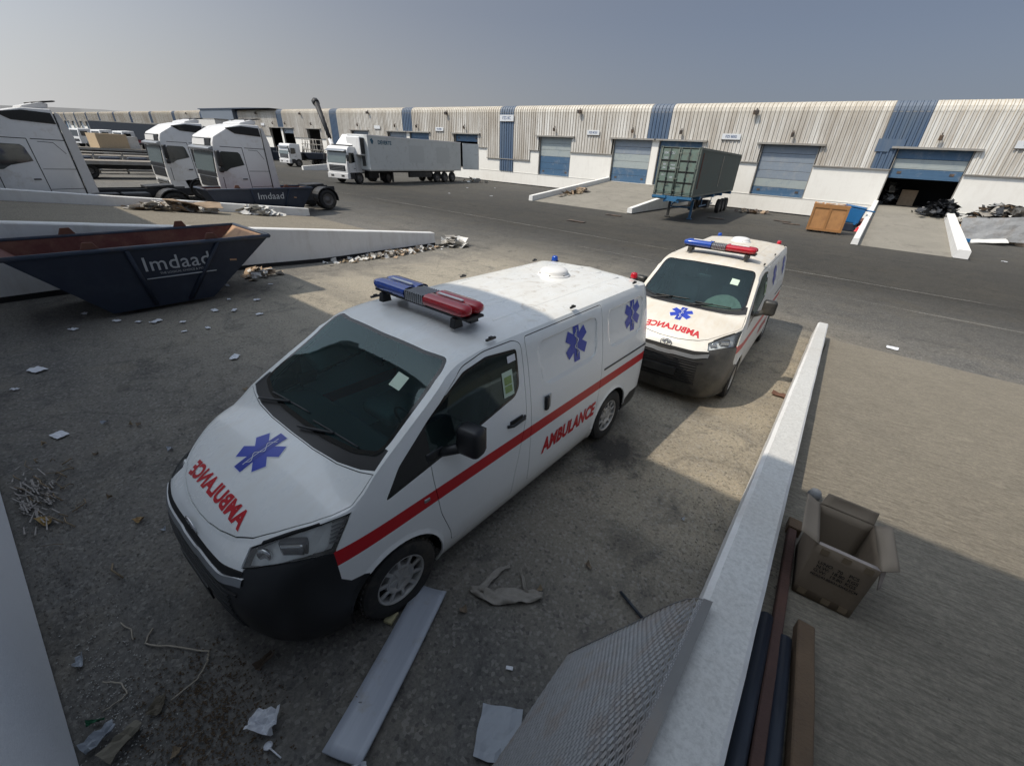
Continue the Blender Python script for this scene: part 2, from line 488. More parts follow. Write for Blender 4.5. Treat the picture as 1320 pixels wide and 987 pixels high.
def van_shell():
    cols = []      # (kind, S, C)
    nr, m = 10, 10
    for i in range(nr + 1):
        a = pi / 2 * i / nr
        cols.append(('r', cos(a) ** 0.5 if i < nr else 0.0, sin(a) ** 0.5 if i else 0.0))
    for i in range(1, 62):
        cols.append(('s', -3.9 + 3.6 * i / 61, 1.0))
    nf = 30
    for i in range(1, nf + 1):
        a = pi / 2 * i / nf
        cols.append(('f', sin(a) ** (2 / PE), cos(a) ** (2 / PE) if i < nf else 0.0))
    zl = [.17, .22, .29, .35, .42, .5, .58, .66, .74, .82, .88, .92]
    nu = 15
    bm = bmesh.new()
    bm.faces.layers.int.new('top'); bm.faces.layers.int.new('part')
    lay = bm.faces.layers.int['top']
    grid = []; rings = []
    for k, S, C in cols:
        if k == 'r':
            ring = Vector((-3.9 - .18 * S, YR(-3.95) * C, 1.905 - .02 * S))
            px = lambda z: -3.9 + (XR(z) + 3.9) * S
            py = lambda z: WS(z) * C
        elif k == 's':
            ring = Vector((S, YR(S), ZR(S)))
            px = lambda z: S
            py = lambda z: WS(z)
        else:
            xo, yo = -.3 + 1.12 * S, .93 * C
            th_ = atan2(yo, xo + .75)
            lo_, hi_ = -.6, .845
            for _ in range(40):
                x = (lo_ + hi_) / 2
                if atan2(YR(x), x + .75) > th_: lo_ = x
                else: hi_ = x
            ring = Vector((x, YR(x) if C > 0 else 0.0, ZR(x)))
            px = lambda z: -.3 + (XF(z) + .3) * S
            py = lambda z: WS(z) * C
        col = []
        for z in zl: col.append(Vector((px(z), py(z), z)))
        zt = ring.z
        for j in range(1, nu):
            s = j / nu; z = .92 + (zt - .92) * s
            b = s * s
            x = px(z) + (ring.x - px(zt)) * b
            y = py(z) + (ring.y - py(zt)) * b
            col.append(Vector((x, y, z)))
        col.append(ring)
        grid.append(col); rings.append(ring)
    V = [[bm.verts.new(p) for p in col] for col in grid]
    band = []
    for a, b in zip(V, V[1:]):
        for j in range(len(a) - 1):
            band.append(bm.faces.new((a[j], a[j + 1], b[j + 1], b[j])))
    # top patch
    N = len(cols)
    side = list(range(N - 1 - m, m - 1, -1))      # ring column index from front corner to rear corner
    P0 = []
    top = []
    R = len(side)
    def T(x, y):
        zc, zr = ZC(x), ZR(x)
        yr = max(.02, YR(x))
        return zc - (zc - zr) * min(1, abs(y) / yr) ** 2.5
    for i, ci in enumerate(side):
        r = rings[ci]
        rowp = []
        dxf = .845 - rings[side[0]].x
        for k in range(m + 1):
            s = k / m
            xc = r.x + dxf * math.exp(-i * .11) - (0.0)
            x = r.x + (xc - r.x) * (1 - (1 - s) ** 2)
            y = r.y * (1 - s)
            rowp.append([x, y])
        top.append(rowp)
    for k in range(m + 1):      # match front and rear edges
        fr = rings[side[0] + k]; df = (fr.x - top[0][k][0], fr.y - top[0][k][1])
        rr = rings[m - k]; dr = (rr.x - top[-1][k][0], rr.y - top[-1][k][1])
        for i in range(R):
            w = math.exp(-i * .35); w2 = math.exp(-(R - 1 - i) * .6)
            top[i][k][0] += df[0] * w + dr[0] * w2; top[i][k][1] += df[1] * w + dr[1] * w2
    TV = []
    for i in range(R):
        row = []
        for k in range(m + 1):
            if k == 0: row.append(V[side[i]][-1])
            elif i == 0: row.append(V[side[0] + k][-1])
            elif i == R - 1: row.append(V[m - k][-1])
            else:
                x, y = top[i][k]
                row.append(bm.verts.new((x, y, T(x, y))))
        TV.append(row)
    tf = []
    for i in range(R - 1):
        for k in range(m):
            tf.append(bm.faces.new((TV[i][k], TV[i][k + 1], TV[i + 1][k + 1], TV[i + 1][k])))
    # soften the roof rail
    sel = [v for v in bm.verts if v.co.x < -.6 and v.co.z > 1.7 and v.co.y > .03]
    for _ in range(3):
        bmesh.ops.smooth_vert(bm, verts=sel, factor=0.4, use_axis_x=False, use_axis_y=True, use_axis_z=True)
    sel = [v for v in bm.verts if v.co.x > .2 and v.co.z > .98 and v.co.y > .03]
    bmesh.ops.smooth_vert(bm, verts=sel, factor=0.3, use_axis_x=True, use_axis_y=True, use_axis_z=True)
    for f in tf: f[lay] = 1
    r = bmesh.ops.duplicate(bm, geom=bm.faces[:] + bm.verts[:] + bm.edges[:])
    for v in r['geom']:
        if isinstance(v, bmesh.types.BMVert): v.co.y = -v.co.y
    for f in r['geom']:
        if isinstance(f, bmesh.types.BMFace): f.normal_flip()
    bmesh.ops.remove_doubles(bm, verts=bm.verts, dist=2e-4)
    bmesh.ops.recalc_face_normals(bm, faces=bm.faces)
    return bm

def inpoly(p, poly):
    x, y = p; c = False; n = len(poly); j = n - 1
    for i in range(n):
        xi, yi = poly[i]; xj, yj = poly[j]
        if (yi > y) != (yj > y) and x < (xj - xi) * (y - yi) / (yj - yi) + xi: c = not c
        j = i
    return c

def rounded(poly, r, seg=4):
    out = []; n = len(poly)
    for i in range(n):
        p0, p1, p2 = Vector(poly[i - 1]), Vector(poly[i]), Vector(poly[(i + 1) % n])
        a = (p0 - p1); b = (p2 - p1)
        rr = min(r, a.length * .45, b.length * .45)
        A = p1 + a.normalized() * rr; B = p1 + b.normalized() * rr
        for k in range(seg + 1):
            t = k / seg
            q = A * (1 - t) ** 2 + p1 * 2 * t * (1 - t) + B * t * t
            out.append((q.x, q.y))
    return out

def inset(poly, d):
    n = len(poly)
    area = sum(poly[i - 1][0] * poly[i][1] - poly[i][0] * poly[i - 1][1] for i in range(n))
    s = 1 if area > 0 else -1
    out = []
    for i in range(n):
        p0, p1, p2 = Vector(poly[i - 1]), Vector(poly[i]), Vector(poly[(i + 1) % n])
        a = (p1 - p0).normalized(); b = (p2 - p1).normalized()
        na = Vector((-a.y, a.x)) * s; nb = Vector((-b.y, b.x)) * s
        q = (na + nb); L = q.length
        if L < 1e-6: q = na
        else: q = q / L / max(.35, (L / 2))
        out.append((p1.x + q.x * d, p1.y + q.y * d))
    return out

# projection axes: unit vectors e (horizontal) and w (vertical), direction d
def cut_poly(bm, poly, E, W, D, filt):
    n = len(poly)
    E, W, D = Vector(E), Vector(W), Vector(D)
    for i in range(n):
        a, b = Vector(poly[i]), Vector(poly[(i + 1) % n])
        if (b - a).length < 1e-6: continue
        lo = Vector((min(a.x, b.x) - .004, min(a.y, b.y) - .004)); hi = Vector((max(a.x, b.x) + .004, max(a.y, b.y) + .004))
        d2 = (b - a).normalized()
        no = (E * (-d2.y) + W * d2.x)
        co = E * a.x + W * a.y
        fs = []
        for f in bm.faces:
            c = f.calc_center_median()
            if abs(c.dot(E) - (a.x + b.x) / 2) > (hi.x - lo.x) / 2 + .16 or abs(c.dot(W) - (a.y + b.y) / 2) > (hi.y - lo.y) / 2 + .16: continue
            if not filt(f, c): continue
            us = [v.co.dot(E) for v in f.verts]; ws = [v.co.dot(W) for v in f.verts]
            if max(us) < lo.x or min(us) > hi.x or max(ws) < lo.y or min(ws) > hi.y: continue
            fs.append(f)
        if not fs: continue
        geom = list(set(fs) | {e for f in fs for e in f.edges} | {v for f in fs for v in f.verts})
        bmesh.ops.bisect_plane(bm, geom=geom, dist=1e-5, plane_co=co, plane_no=no)

X3, Y3, Z3 = (1, 0, 0), (0, 1, 0), (0, 0, 1)
ARCH_R = .405
HUBS = (0.0, -3.21)
def arch(hx, r):
    pts = []
    for k in range(25):
        a = pi * (-0.12 + 1.24 * k / 24)
        pts.append((hx + r * cos(a), .345 + r * sin(a) * 0.98))
    pts += [(hx - r * .93, 0.1), (hx + r * .93, 0.1)]
    return pts
WINDOW = rounded([(.03, 1.165), (-.75, 1.292), (-1.33, 1.40), (-1.395, 1.48), (-1.41, 1.80), (-1.05, 1.838), (-.80, 1.795), (-.42, 1.565), (-.12, 1.352)], .035)
DOOR = rounded([(-.36, 1.5), (-.365, 1.1), (-.41, .74), (-.50, .46), (-.51, .33), (-1.29, .31), (-1.32, .55), (-1.42, .98), (-1.47, 1.2), (-1.475, 1.83), (-1.40, 1.872), (-1.05, 1.878), (-.80, 1.832)], .05)
SLIDE = rounded([(-1.53, 1.865), (-1.535, .33), (-2.45, .33), (-2.83, .34), (-2.835, .70), (-2.85, 1.865)], .04)
PANEL1 = rounded([(-1.67, 1.79), (-1.72, 1.33), (-2.72, 1.33), (-2.76, 1.79)], .10, 6)
PANEL2 = rounded([(-2.96, 1.79), (-2.98, 1.33), (-3.83, 1.33), (-3.90, 1.79)], .10, 6)
STRIPE = [(.60, .895), (.60, 1.012), (-4.3, 1.012), (-4.3, .895)]
BUMP = [(.42, 1.3), (.415, .77), (.36, .705), (.24, .68), (.24, .1), (1.3, .1), (1.3, 1.3)]
RBUMP = [(-4.5, .47), (-3.78, .47), (-3.62, .38), (-3.58, .1), (-4.5, .1)]
TAIL = rounded([(-4.02, 1.78), (-4.3, 1.78), (-4.3, 1.36), (-4.06, 1.36)], .02)
HT = (-.66, .75, 0); HD = (.75, .66, 0)
HTm = (-.66, -.75, 0); HDm = (.75, -.66, 0)
HEAD = rounded([(.518, 1.225), (.42, .998), (.372, 1.013), (.298, 1.028), (.181, 1.034), (.051, 1.020), (-.100, .985), (-.066, 1.074), (.086, 1.134), (.205, 1.170), (.289, 1.190), (.410, 1.213)], .008, 3)
SCREEN = rounded([(.065, 0), (.06, .3), (.025, .6), (-.04, .79), (-.12, .812), (-.69, .745), (-.775, .70), (-.735, .5), (-.715, 0), (-.735, -.5), (-.775, -.70), (-.69, -.745), (-.12, -.812), (-.04, -.79), (.025, -.6), (.06, -.3)], .05)
COWL = [(.150, 0), (.145, .3), (.118, .56), (.07, .76), (.03, .862), (-.10, .840), (-.10, -.840), (.03, -.862), (.07, -.76), (.118, -.56), (.145, -.3)]
HOODP = [(.828, 0), (.822, .14), (.802, .28), (.765, .425), (.706, .545), (.61, .652), (.522, .728), (.452, .785), (.345, .850), (.24, .885), (.045, .872), (.08, .765), (.125, .565), (.151, .3), (.156, 0), (.151, -.3), (.125, -.565), (.08, -.765), (.045, -.872), (.24, -.885), (.345, -.850), (.452, -.785), (.522, -.728), (.61, -.652), (.706, -.545), (.765, -.425), (.802, -.28), (.822, -.14)]

def star_pts(R=1.0, w=.30):
    pts = []
    for k in range(6):
        a = pi / 3 * k
        d = Vector((cos(a), sin(a))); n = Vector((-d.y, d.x))
        p1 = d * R - n * w; p2 = d * R + n * w
        a2 = a + pi / 6
        q = Vector((cos(a2), sin(a2))) * (w / sin(pi / 6))
        pts += [(p1.x, p1.y), (p2.x, p2.y), (q.x, q.y)]
    return pts

def poly_mesh(polys):
    bm = bmesh.new()
    for p in polys:
        vs = [bm.verts.new((x, y, 0)) for x, y in p]
        bm.faces.new(vs)
    return bm

def text_mesh(s, size, bold=.0, shear=0.0, spacing=1.0):
    cu = bpy.data.curves.new('t', 'FONT')
    cu.body = s; cu.size = size; cu.offset = bold; cu.shear = shear; cu.space_character = spacing
    cu.align_x = 'CENTER'; cu.align_y = 'CENTER'; cu.resolution_u = 3
    o = bpy.data.objects.new('t', cu); COL.objects.link(o)
    dg = bpy.context.evaluated_depsgraph_get()
    me = bpy.data.meshes.new_from_object(o.evaluated_get(dg))
    bm = bmesh.new(); bm.from_mesh(me)
    bpy.data.objects.remove(o); bpy.data.curves.remove(cu); bpy.data.meshes.remove(me)
    return bm

def flatten_decal(bm, step=.035):
    bmesh.ops.triangulate(bm, faces=bm.faces)
    xs = [v.co.x for v in bm.verts]; ys = [v.co.y for v in bm.verts]
    for ax, lo, hi in ((0, min(xs), max(xs)), (1, min(ys), max(ys))):
        n = int((hi - lo) / step)
        for i in range(1, n + 1):
            p = lo + (hi - lo) * i / (n + 1)
            co = (p, 0, 0) if ax == 0 else (0, p, 0)
            no = (1, 0, 0) if ax == 0 else (0, 1, 0)
            bmesh.ops.bisect_plane(bm, geom=bm.faces[:] + bm.edges[:] + bm.verts[:], dist=1e-5, plane_co=co, plane_no=no)
    return bm

def drape(bm, M, bvh, d, off, name, mats, parent):
    """map the flat decal with M, then press it on the body along d"""
    bm.transform(M)
    d = Vector(d)
    for v in bm.verts:
        h = bvh.ray_cast(v.co - d * 2, d)
        if h[0] is not None: v.co = h[0] - d * off
    me = bpy.data.meshes.new(name)
    bmesh.ops.recalc_face_normals(bm, faces=bm.faces)
    bm.to_mesh(me); bm.free()
    return link(name, me, parent, mats if isinstance(mats, (list, tuple)) else [mats])

def make_ambulance():
    root = empty('ambulance', (0, 0, 0), 0)
    bm = van_shell()
    bvh = BVHTree.FromBMesh(bm)
    top = bm.faces.layers.int['top']
    part = bm.faces.layers.int['part']
    sidef = lambda f, c: f[top] == 0 and abs(c.y) > .35
    for hx in HUBS:
        cut_poly(bm, arch(hx, ARCH_R), X3, Z3, Y3, sidef)
        cut_poly(bm, arch(hx, ARCH_R + .035), X3, Z3, Y3, sidef)
    for poly, w in ((DOOR, .007), (SLIDE, .007)):
        cut_poly(bm, poly, X3, Z3, Y3, sidef)
        cut_poly(bm, inset(poly, w), X3, Z3, Y3, sidef)
    cut_poly(bm, WINDOW, X3, Z3, Y3, sidef)
    cut_poly(bm, inset(WINDOW, .022), X3, Z3, Y3, sidef)
    for poly in (PANEL1, PANEL2):
        cut_poly(bm, poly, X3, Z3, Y3, sidef)
        cut_poly(bm, inset(poly, .03), X3, Z3, Y3, sidef)
    for poly in (BUMP, RBUMP, TAIL): cut_poly(bm, poly, X3, Z3, Y3, lambda f, c: f[top] == 0)
    for a, b in (((-4.4, .895), (.6, .895)), ((-4.4, 1.012), (.6, 1.012))):
        cut_poly(bm, [a, b], X3, Z3, Y3, lambda f, c: f[top] == 0 and abs(c.y) > .3)
    cut_poly(bm, [(-.385, 1.1), (-.385, 1.7)], X3, Z3, Y3, sidef)
    for z in (.955, .995):
        cut_poly(bm, [(-.7, z), (.7, z)], Y3, Z3, X3, lambda f, c: f[top] == 0 and c.x > .7)
    for yy in (.615, -.615): cut_poly(bm, [(yy, .90), (yy, 1.2)], Y3, Z3, X3, lambda f, c: f[top] == 0 and c.x > .5)
    fl = lambda f, c: f[top] == 0 and c.y > 0 and c.x > .1
    fr = lambda f, c: f[top] == 0 and c.y < 0 and c.x > .1
    for q in (HEAD, inset(HEAD, .008)):
        cut_poly(bm, q, HT, Z3, HD, fl); cut_poly(bm, q, HTm, Z3, HDm, fr)
    ft = lambda f, c: f[top] == 1 and c.x > -1.0
    for q in (SCREEN, inset(SCREEN, .03), COWL, HOODP, inset(HOODP, .006)):
        cut_poly(bm, q, X3, Y3, Z3, ft)
    # ---- classify
    names = ['body', 'front_door', 'door_window', 'quarter_window', 'sliding_door', 'headlight', 'front_bumper', 'rear_bumper', 'tail_light', 'windscreen', 'hood', 'cowl', 'grille_lip', 'window_seal', 'gap']
    ID = {n: i for i, n in enumerate(names)}
    WI, DI, SI, HI = inset(WINDOW, .022), inset(DOOR, .007), inset(SLIDE, .007), inset(HEAD, .008)
    SCI, HOI = inset(SCREEN, .03), inset(HOODP, .006)
    A1 = [arch(h, ARCH_R) for h in HUBS]; A2 = [arch(h, ARCH_R + .035) for h in HUBS]
    red = set(); kill = []; lipf = set()
    for f in bm.faces:
        c = f.calc_center_median(); p = (c.x, c.z); k = 'body'
        if f[top]:
            if c.x > -1.0:
                q = (c.x, c.y)
                if inpoly(q, SCI): k = 'windscreen'
                elif inpoly(q, SCREEN): k = 'windscreen'; lipf.add(f)
                elif inpoly(q, COWL) : k = 'cowl'
                elif inpoly(q, HOI): k = 'hood'
                elif inpoly(q, HOODP): k = 'gap'
        else:
            if abs(c.y) > .35:
                if any(inpoly(p, a) for a in A1): kill.append(f); continue
                if inpoly(p, WI): k = 'quarter_window' if c.x > -.385 else 'door_window'
                elif inpoly(p, WINDOW): k = 'window_seal'
                elif inpoly(p, DI): k = 'front_door'
                elif inpoly(p, DOOR): k = 'gap'
                elif inpoly(p, SI): k = 'sliding_door'
                elif inpoly(p, SLIDE): k = 'gap'
                elif inpoly(p, TAIL): k = 'tail_light'
                if k in ('body', 'front_door', 'sliding_door', 'gap') and inpoly(p, STRIPE) and c.x > -4.12: red.add(f)
            if k in ('body',) :
                hp = (Vector(HT if c.y > 0 else HTm).dot(c), c.z)
                if c.x > .1 and inpoly(hp, HI): k = 'headlight'
                elif c.x > .1 and inpoly(hp, HEAD): k = 'gap'
                elif inpoly(p, BUMP) and (c.z < .955 or abs(c.y) > .615): k = 'front_bumper'
                elif c.x > .6 and abs(c.y) < .615: k = 'grille_lip'
                elif inpoly(p, RBUMP): k = 'rear_bumper'
            if k != 'body' and k not in ('front_door', 'sliding_door', 'gap'): red.discard(f)
        f[part] = ID[k]
        f.material_index = 1 if f in red else 0
        if f in lipf: f.material_index = 1
    bmesh.ops.delete(bm, geom=kill, context='FACES')
    # stamped panels and arch lips
    for poly in (PANEL1, PANEL2):
        I = inset(poly, .03)
        vs = {v for f in bm.faces if abs(f.calc_center_median().y) > .35 and inpoly((f.calc_center_median().x, f.calc_center_median().z), I) for v in f.verts}
        for v in vs: v.co.y -= math.copysign(.011, v.co.y)
    for hx in HUBS:
        for v in bm.verts:
            r = math.hypot(v.co.x - hx, v.co.z - .345)
            if r < ARCH_R + .02 and abs(v.co.y) > .6: v.co.y += math.copysign(.014, v.co.y)
    mats = {'body': [WHITE_VAN, RED], 'front_door': [WHITE_VAN, RED], 'sliding_door': [WHITE_VAN, RED], 'hood': [WHITE_VAN], 'door_window': [SIDEG], 'quarter_window': [FRIT],
            'window_seal': [FRIT], 'gap': [BLACKG], 'windscreen': [WIND, FRIT], 'cowl': [CHASSV], 'front_bumper': [BLACKP], 'rear_bumper': [BLACKP], 'tail_light': [RLENS],
            'grille_lip': [GREYLIP], 'headlight': [HLG]}
    objs = {}
    def extract(name, ids, sides=None, inward=.018, parent=root, matl=None, shift=0.0):
        b = bm.copy(); lay = b.faces.layers.int['part']
        bmesh.ops.delete(b, geom=[f for f in b.faces if not (f[lay] in ids and (sides is None or f.calc_center_median().y * sides > 0))], context='FACES')
        if not b.faces: b.free(); return None
        b.normal_update()
        if shift:
            for v in b.verts: v.co -= v.normal * shift
        if inward:
            be = [e for e in b.edges if e.is_boundary]
            nm = {v: v.normal.copy() for v in b.verts}
            r = bmesh.ops.extrude_edge_only(b, edges=be)
            ov = {v for e in be for v in e.verts}
            nv = [v for v in r['geom'] if isinstance(v, bmesh.types.BMVert)]
            for v in nv:
                src = min((o for e in v.link_edges for o in e.verts if o in ov), key=lambda o: (o.co - v.co).length, default=None)
                if src is not None: v.co -= nm[src] * inward
            for f in r['geom']:
                if isinstance(f, bmesh.types.BMFace): f.smooth = False
        me = bpy.data.meshes.new(name)
        b.to_mesh(me); b.free()
        me.shade_smooth(); me.set_sharp_from_angle(angle=radians(35))
        return link(name, me, parent, matl or mats[name])
    body = extract('body', {ID['body']})
    hood = extract('hood', {ID['hood']})
    extract('windscreen', {ID['windscreen']}, inward=0)
    extract('cowl', {ID['cowl']}, shift=.006)
    extract('front_bumper', {ID['front_bumper']}, inward=.02)
    extract('rear_bumper', {ID['rear_bumper']}, inward=.02)
    extract('grille_surround', {ID['grille_lip']}, matl=[WHITE_VAN])
    extract('panel_gap', {ID['gap']}, inward=0, shift=.012, matl=[BLACKG])
    for s in (1, -1):
        fd = extract('front_door', {ID['front_door']}, s)
        extract('door_window', {ID['door_window']}, s, inward=0, shift=.004, parent=fd)
        extract('window_seal', {ID['window_seal']}, s, inward=.01, parent=fd, shift=.002)
        extract('quarter_window', {ID['quarter_window']}, s, inward=0, shift=.003)
        sd = extract('sliding_door', {ID['sliding_door']}, s)
        hl = extract('headlight', {ID['headlight']}, s, inward=.0)
        extract('tail_light', {ID['tail_light']}, s, inward=-.0, shift=-.006)
        # headlight bowl: reflector behind the lens
        b = bm.copy(); lay = b.faces.layers.int['part']
        bmesh.ops.delete(b, geom=[f for f in b.faces if not (f[lay] == ID['headlight'] and f.calc_center_median().y * s > 0)], context='FACES')
        b.normal_update()
        for v in b.verts: v.co -= v.normal * .055
        me = bpy.data.meshes.new('reflector'); b.to_mesh(me); b.free(); me.shade_smooth()
        link('reflector', me, hl, [REFL])
        mb = MB()
        hz = Vector((.56, .745 * s, 1.065))
        R = Matrix.Rotation(s * .75, 3, 'Z')
        mb.box(hz, (.05, .16, .11), R, 0, .01)
        mb.box(hz + Vector((.012, .008 * s, -.0)), (.05, .135, .085), R, 1, .012)
        mb.build('lamp_housing', [BLACKP, CHROME], hl)
        mb = MB(); mb.lathe([(0, .0), (.045, .0), (.05, .02), (.042, .03), (0, .01)], (0, 0, 0), 'x', 16)
        mb.bm.transform(Matrix.Translation((.685, .635 * s, 1.03)) @ Matrix.Rotation(s * .5, 4, 'Z'))
        mb.build('lamp_bowl', CHROME, hl)
        mb = MB()
        for k in range(7):
            zz = 1.045 + k * .026
            mb.box((.345 - k * .010, (.876 - k * .002) * s, zz), (.13, .010, .010), Matrix.Rotation(-s * .26, 3, 'Z'))
        mb.build('indicator_ribs', SILVER, hl)
        # door handle, sliding door handle, side repeater
        mb = MB(); y = side_y(-1.3, 1.15)
        mb.tube([(-1.44, y * s, 1.165), (-1.40, (y + .03) * s, 1.17), (-1.24, (y + .032) * s, 1.165), (-1.20, y * s, 1.16)], .014, 8)
        mb.box((-1.32, (y - .001) * s, 1.167), (.17, .012, .06), None, 0, .004)
        mb.build('door_handle', BLACKP, fd, smooth=True)
        mb = MB(); mb.box((-1.765, (WS(1.17) + .012) * s, 1.165), (.055, .035, .15), None, 0, .012)
        mb.build('door_handle', BLACKP, sd, smooth=True)
        mb = MB(); mb.box((-1.82, (WS(1.17)) * s, 1.165), (.045, .012, .15), None, 0, .004)
        mb.build('handle_recess', GREYLIP, sd, smooth=True)
        mb = MB(); mb.box((-.29, (.949) * s, .965), (.055, .018, .032), None, 0, .008)
        mb.build('side_repeater', SILVER, root, smooth=True)
        # mirror
        mir = MB()
        mir.box((-.62, 1.085 * s, 1.40), (.15, .20, .235), Matrix.Rotation(.15 * s, 3, 'Z'), 0, .04)
        mir.tube([(-.46, .885 * s, 1.27), (-.52, .95 * s, 1.295), (-.60, 1.04 * s, 1.33)], .035, 10, r2=.045)
        mir.box((-.42, .905 * s, 1.27), (.16, .03, .12), None, 0, .012)
        mo = mir.build('wing_mirror', BLACKP, root, smooth=True)
        g_ = MB(); g_.box((-.700, 1.074 * s, 1.40), (.006, .155, .185), Matrix.Rotation(.15 * s, 3, 'Z'))
        g_.build('mirror_glass', CHROME, mo)
        # slide rail behind the sliding door
        mb = MB(); mb.box((-3.45, (WS(1.115) + .001) * s, 1.115), (1.10, .008, .02))
        mb.build('door_track', BLACKP, root)
        # fog lamp pocket
        mb = MB(); mb.box((.755, .74 * s, .52), (.03, .20, .12), Matrix.Rotation(s * .85, 3, 'Z'), 0, .01)
        mb.build('fog_lamp_recess', BLACKG, root)
        mb = MB(); mb.box((.772, .745 * s, .485), (.012, .13, .03), Matrix.Rotation(s * .85, 3, 'Z'), 0, .004)
        mb.build('fog_lamp', SILVER, root)
        # black clips on the roof gutter
        for (xa, ya, L) in ((-1.17, .765, .11), (-2.35, .768, .09), (-3.72, .765, .09)):
            mb = MB(); mb.box((xa, ya * s, ZR(xa) + .030), (L, .022, .02), None, 0, .006); mb.box((xa, ya * s, ZR(xa) + .040), (L * .35, .026, .022), None, 0, .006)
            mb.build('roof_clip', BLACKP, root)
        # side writing and stars
        sx = -1 if s > 0 else 1     # reading direction
        d = (0, -s, 0)
        fm = lambda cx_, cz_: Matrix(((sx, 0, 0, cx_), (0, 0, 0, s), (0, 1, 0, cz_), (0, 0, 0, 1)))
        tb = flatten_decal(text_mesh('AMBULANCE', .225, .011, .15, 1.06), .06)
        bx = [v.co.x for v in tb.verts]; w0 = max(bx) - min(bx); by = [v.co.y for v in tb.verts]; h0 = max(by) - min(by)
        tb.transform(Matrix.Diagonal((1.06 / w0, .185 / h0, 1, 1)))
        drape(tb, fm(-2.26, .645), bvh, d, .0035, 'ambulance_lettering', RED, root)
        for cx_, cz_ in ((-2.33, 1.60), (-3.58, 1.60)):
            st = flatten_decal(poly_mesh([[(x * .195, y * .195) for y, x in star_pts(1, .27)]]), .05)
            o = drape(st, fm(cx_, cz_), bvh, d, -.007 if False else -.006, 'star_of_life', BLUE_V, root)
            rod = MB()
            rod.b2((-.008, -.15, 0), (.008, .15, .001))
            rp = rod.bm; flatten_decal(rp, .06)
            drape(rp, fm(cx_, cz_), bvh, d, -.003, 'staff_emblem', WHITE_V, o)
            sn = bmesh.new()
            n = 22; pr_ = []
            for k in range(n):
                t = k / (n - 1); pr_.append((.038 * sin(t * 4.2 * pi) * (1 - .3 * t), -.12 + .24 * t))
            vs = [[sn.verts.new((a + .008, b, 0)), sn.verts.new((a - .008, b, 0))] for a, b in pr_]
            for A, B in zip(vs, vs[1:]): sn.faces.new((A[0], B[0], B[1], A[1]))
            drape(sn, fm(cx_, cz_), bvh, d, -.002, 'snake_emblem', WHITE_V, o)
    # wheels and wells
    for hx in HUBS:
        for s in (1, -1):
            wh = empty('wheel', (0, 0, 0), 0); wh.parent = root
            t = MB()
            t.lathe([(.205, .0), (.215, .095), (.25, .108), (.30, .104), (.325, .088), (.336, .05), (.339, .0), (.336, -.05), (.325, -.088), (.30, -.104), (.215, -.095), (.205, 0)], (0, 0, 0), 'y', 40)
            for k in range(40):
                a = 2 * pi * k / 40
                t.box((.338 * cos(a), .048, .338 * sin(a)), (.012, .055, .03), Matrix.Rotation(-a, 3, 'Y'))
                t.box((.338 * cos(a + .07), -.03, .338 * sin(a + .07)), (.012, .055, .03), Matrix.Rotation(-a - .07, 3, 'Y'))
            t.bm.transform(Matrix.Translation((hx, .845 * s, .343)) @ (Matrix.Identity(4) if s > 0 else Matrix.Rotation(pi, 4, 'Z')))
            t.build('tyre', RUBBER, wh, angle=40)
            r = MB()
            r.lathe([(.218, .060), (.218, .088), (.208, .094), (.196, .086), (.190, .070), (.190, .02)], (0, 0, 0), 'y', 40)
            r.lathe([(.0, .070), (.03, .072), (.05, .066), (.085, .062), (.100, .074), (.112, .080), (.125, .076), (.13, .03)], (0, 0, 0), 'y', 40)
            for k in range(10):
                a = 2 * pi * (k + .5) / 10
                r.box((.158 * cos(a), .072, .158 * sin(a)), (.085, .022, .030), Matrix.Rotation(-a, 3, 'Y'), 0, .006)
            for k in range(5):
                a = 2 * pi * k / 5
                r.box((.062 * cos(a), .066, .062 * sin(a)), (.075, .014, .030), Matrix.Rotation(-a, 3, 'Y'), 0, .005)
            r.bm.transform(Matrix.Translation((hx, .845 * s, .343)) @ (Matrix.Identity(4) if s > 0 else Matrix.Rotation(pi, 4, 'Z')))
            r.build('rim', WHEEL, wh, angle=35)
            b = MB(); b.lathe([(0, .025), (.195, .025), (.195, .0), (0, 0)], (hx, .845 * s, .343), 'y', 24)
            b.build('brake_disc', BLACKG, wh)
            w = MB()
            pts = [(hx + (ARCH_R + .012) * cos(a), .345 + (ARCH_R + .012) * sin(a)) for a in [pi * (-.05 + 1.1 * k / 16) for k in range(17)]]
            n0 = [w.bm.verts.new((x, .935 * s, z)) for x, z in pts]; n1 = [w.bm.verts.new((x, .55 * s, z)) for x, z in pts]
            for i in range(16): w.bm.faces.new((n0[i], n0[i + 1], n1[i + 1], n1[i]))
            w.bm.faces.new(n1)
            w.build('wheel_well', BLACKG, root)
    boxobj('underbody', (-4.05, -.80, .20), (.50, .80, .24), BLACKG, root)
    # front end: slot, chrome wing, slatted lower grille, number plate, emblem
    def strip(name, z0, z1, ymax, off, mat, parent=root, n=40, thick=.02, ends=0.0, zf=None):
        b = bmesh.new(); rows = []
        for i in range(n + 1):
            y = -ymax + 2 * ymax * i / n
            dz = zf(y) if zf else 0.0
            zz0, zz1 = z0 + dz, z1 + dz
            x0, x1 = nose_x(y, zz0) + off, nose_x(y, zz1) + off
            rows.append([b.verts.new((x0 - thick, y, zz0)), b.verts.new((x0, y, zz0 + .003)), b.verts.new((x1, y, zz1 - .003)), b.verts.new((x1 - thick, y, zz1))])
        for A, B in zip(rows, rows[1:]):
            for k in range(3): b.faces.new((A[k], A[k + 1], B[k + 1], B[k]))
        bmesh.ops.recalc_face_normals(b, faces=b.faces)
        me = bpy.data.meshes.new(name); b.to_mesh(me); b.free()
        return link(name, me, parent, [mat])
    gr = strip('grille', .44, .80, .54, .004, BLACKG, thick=.01)
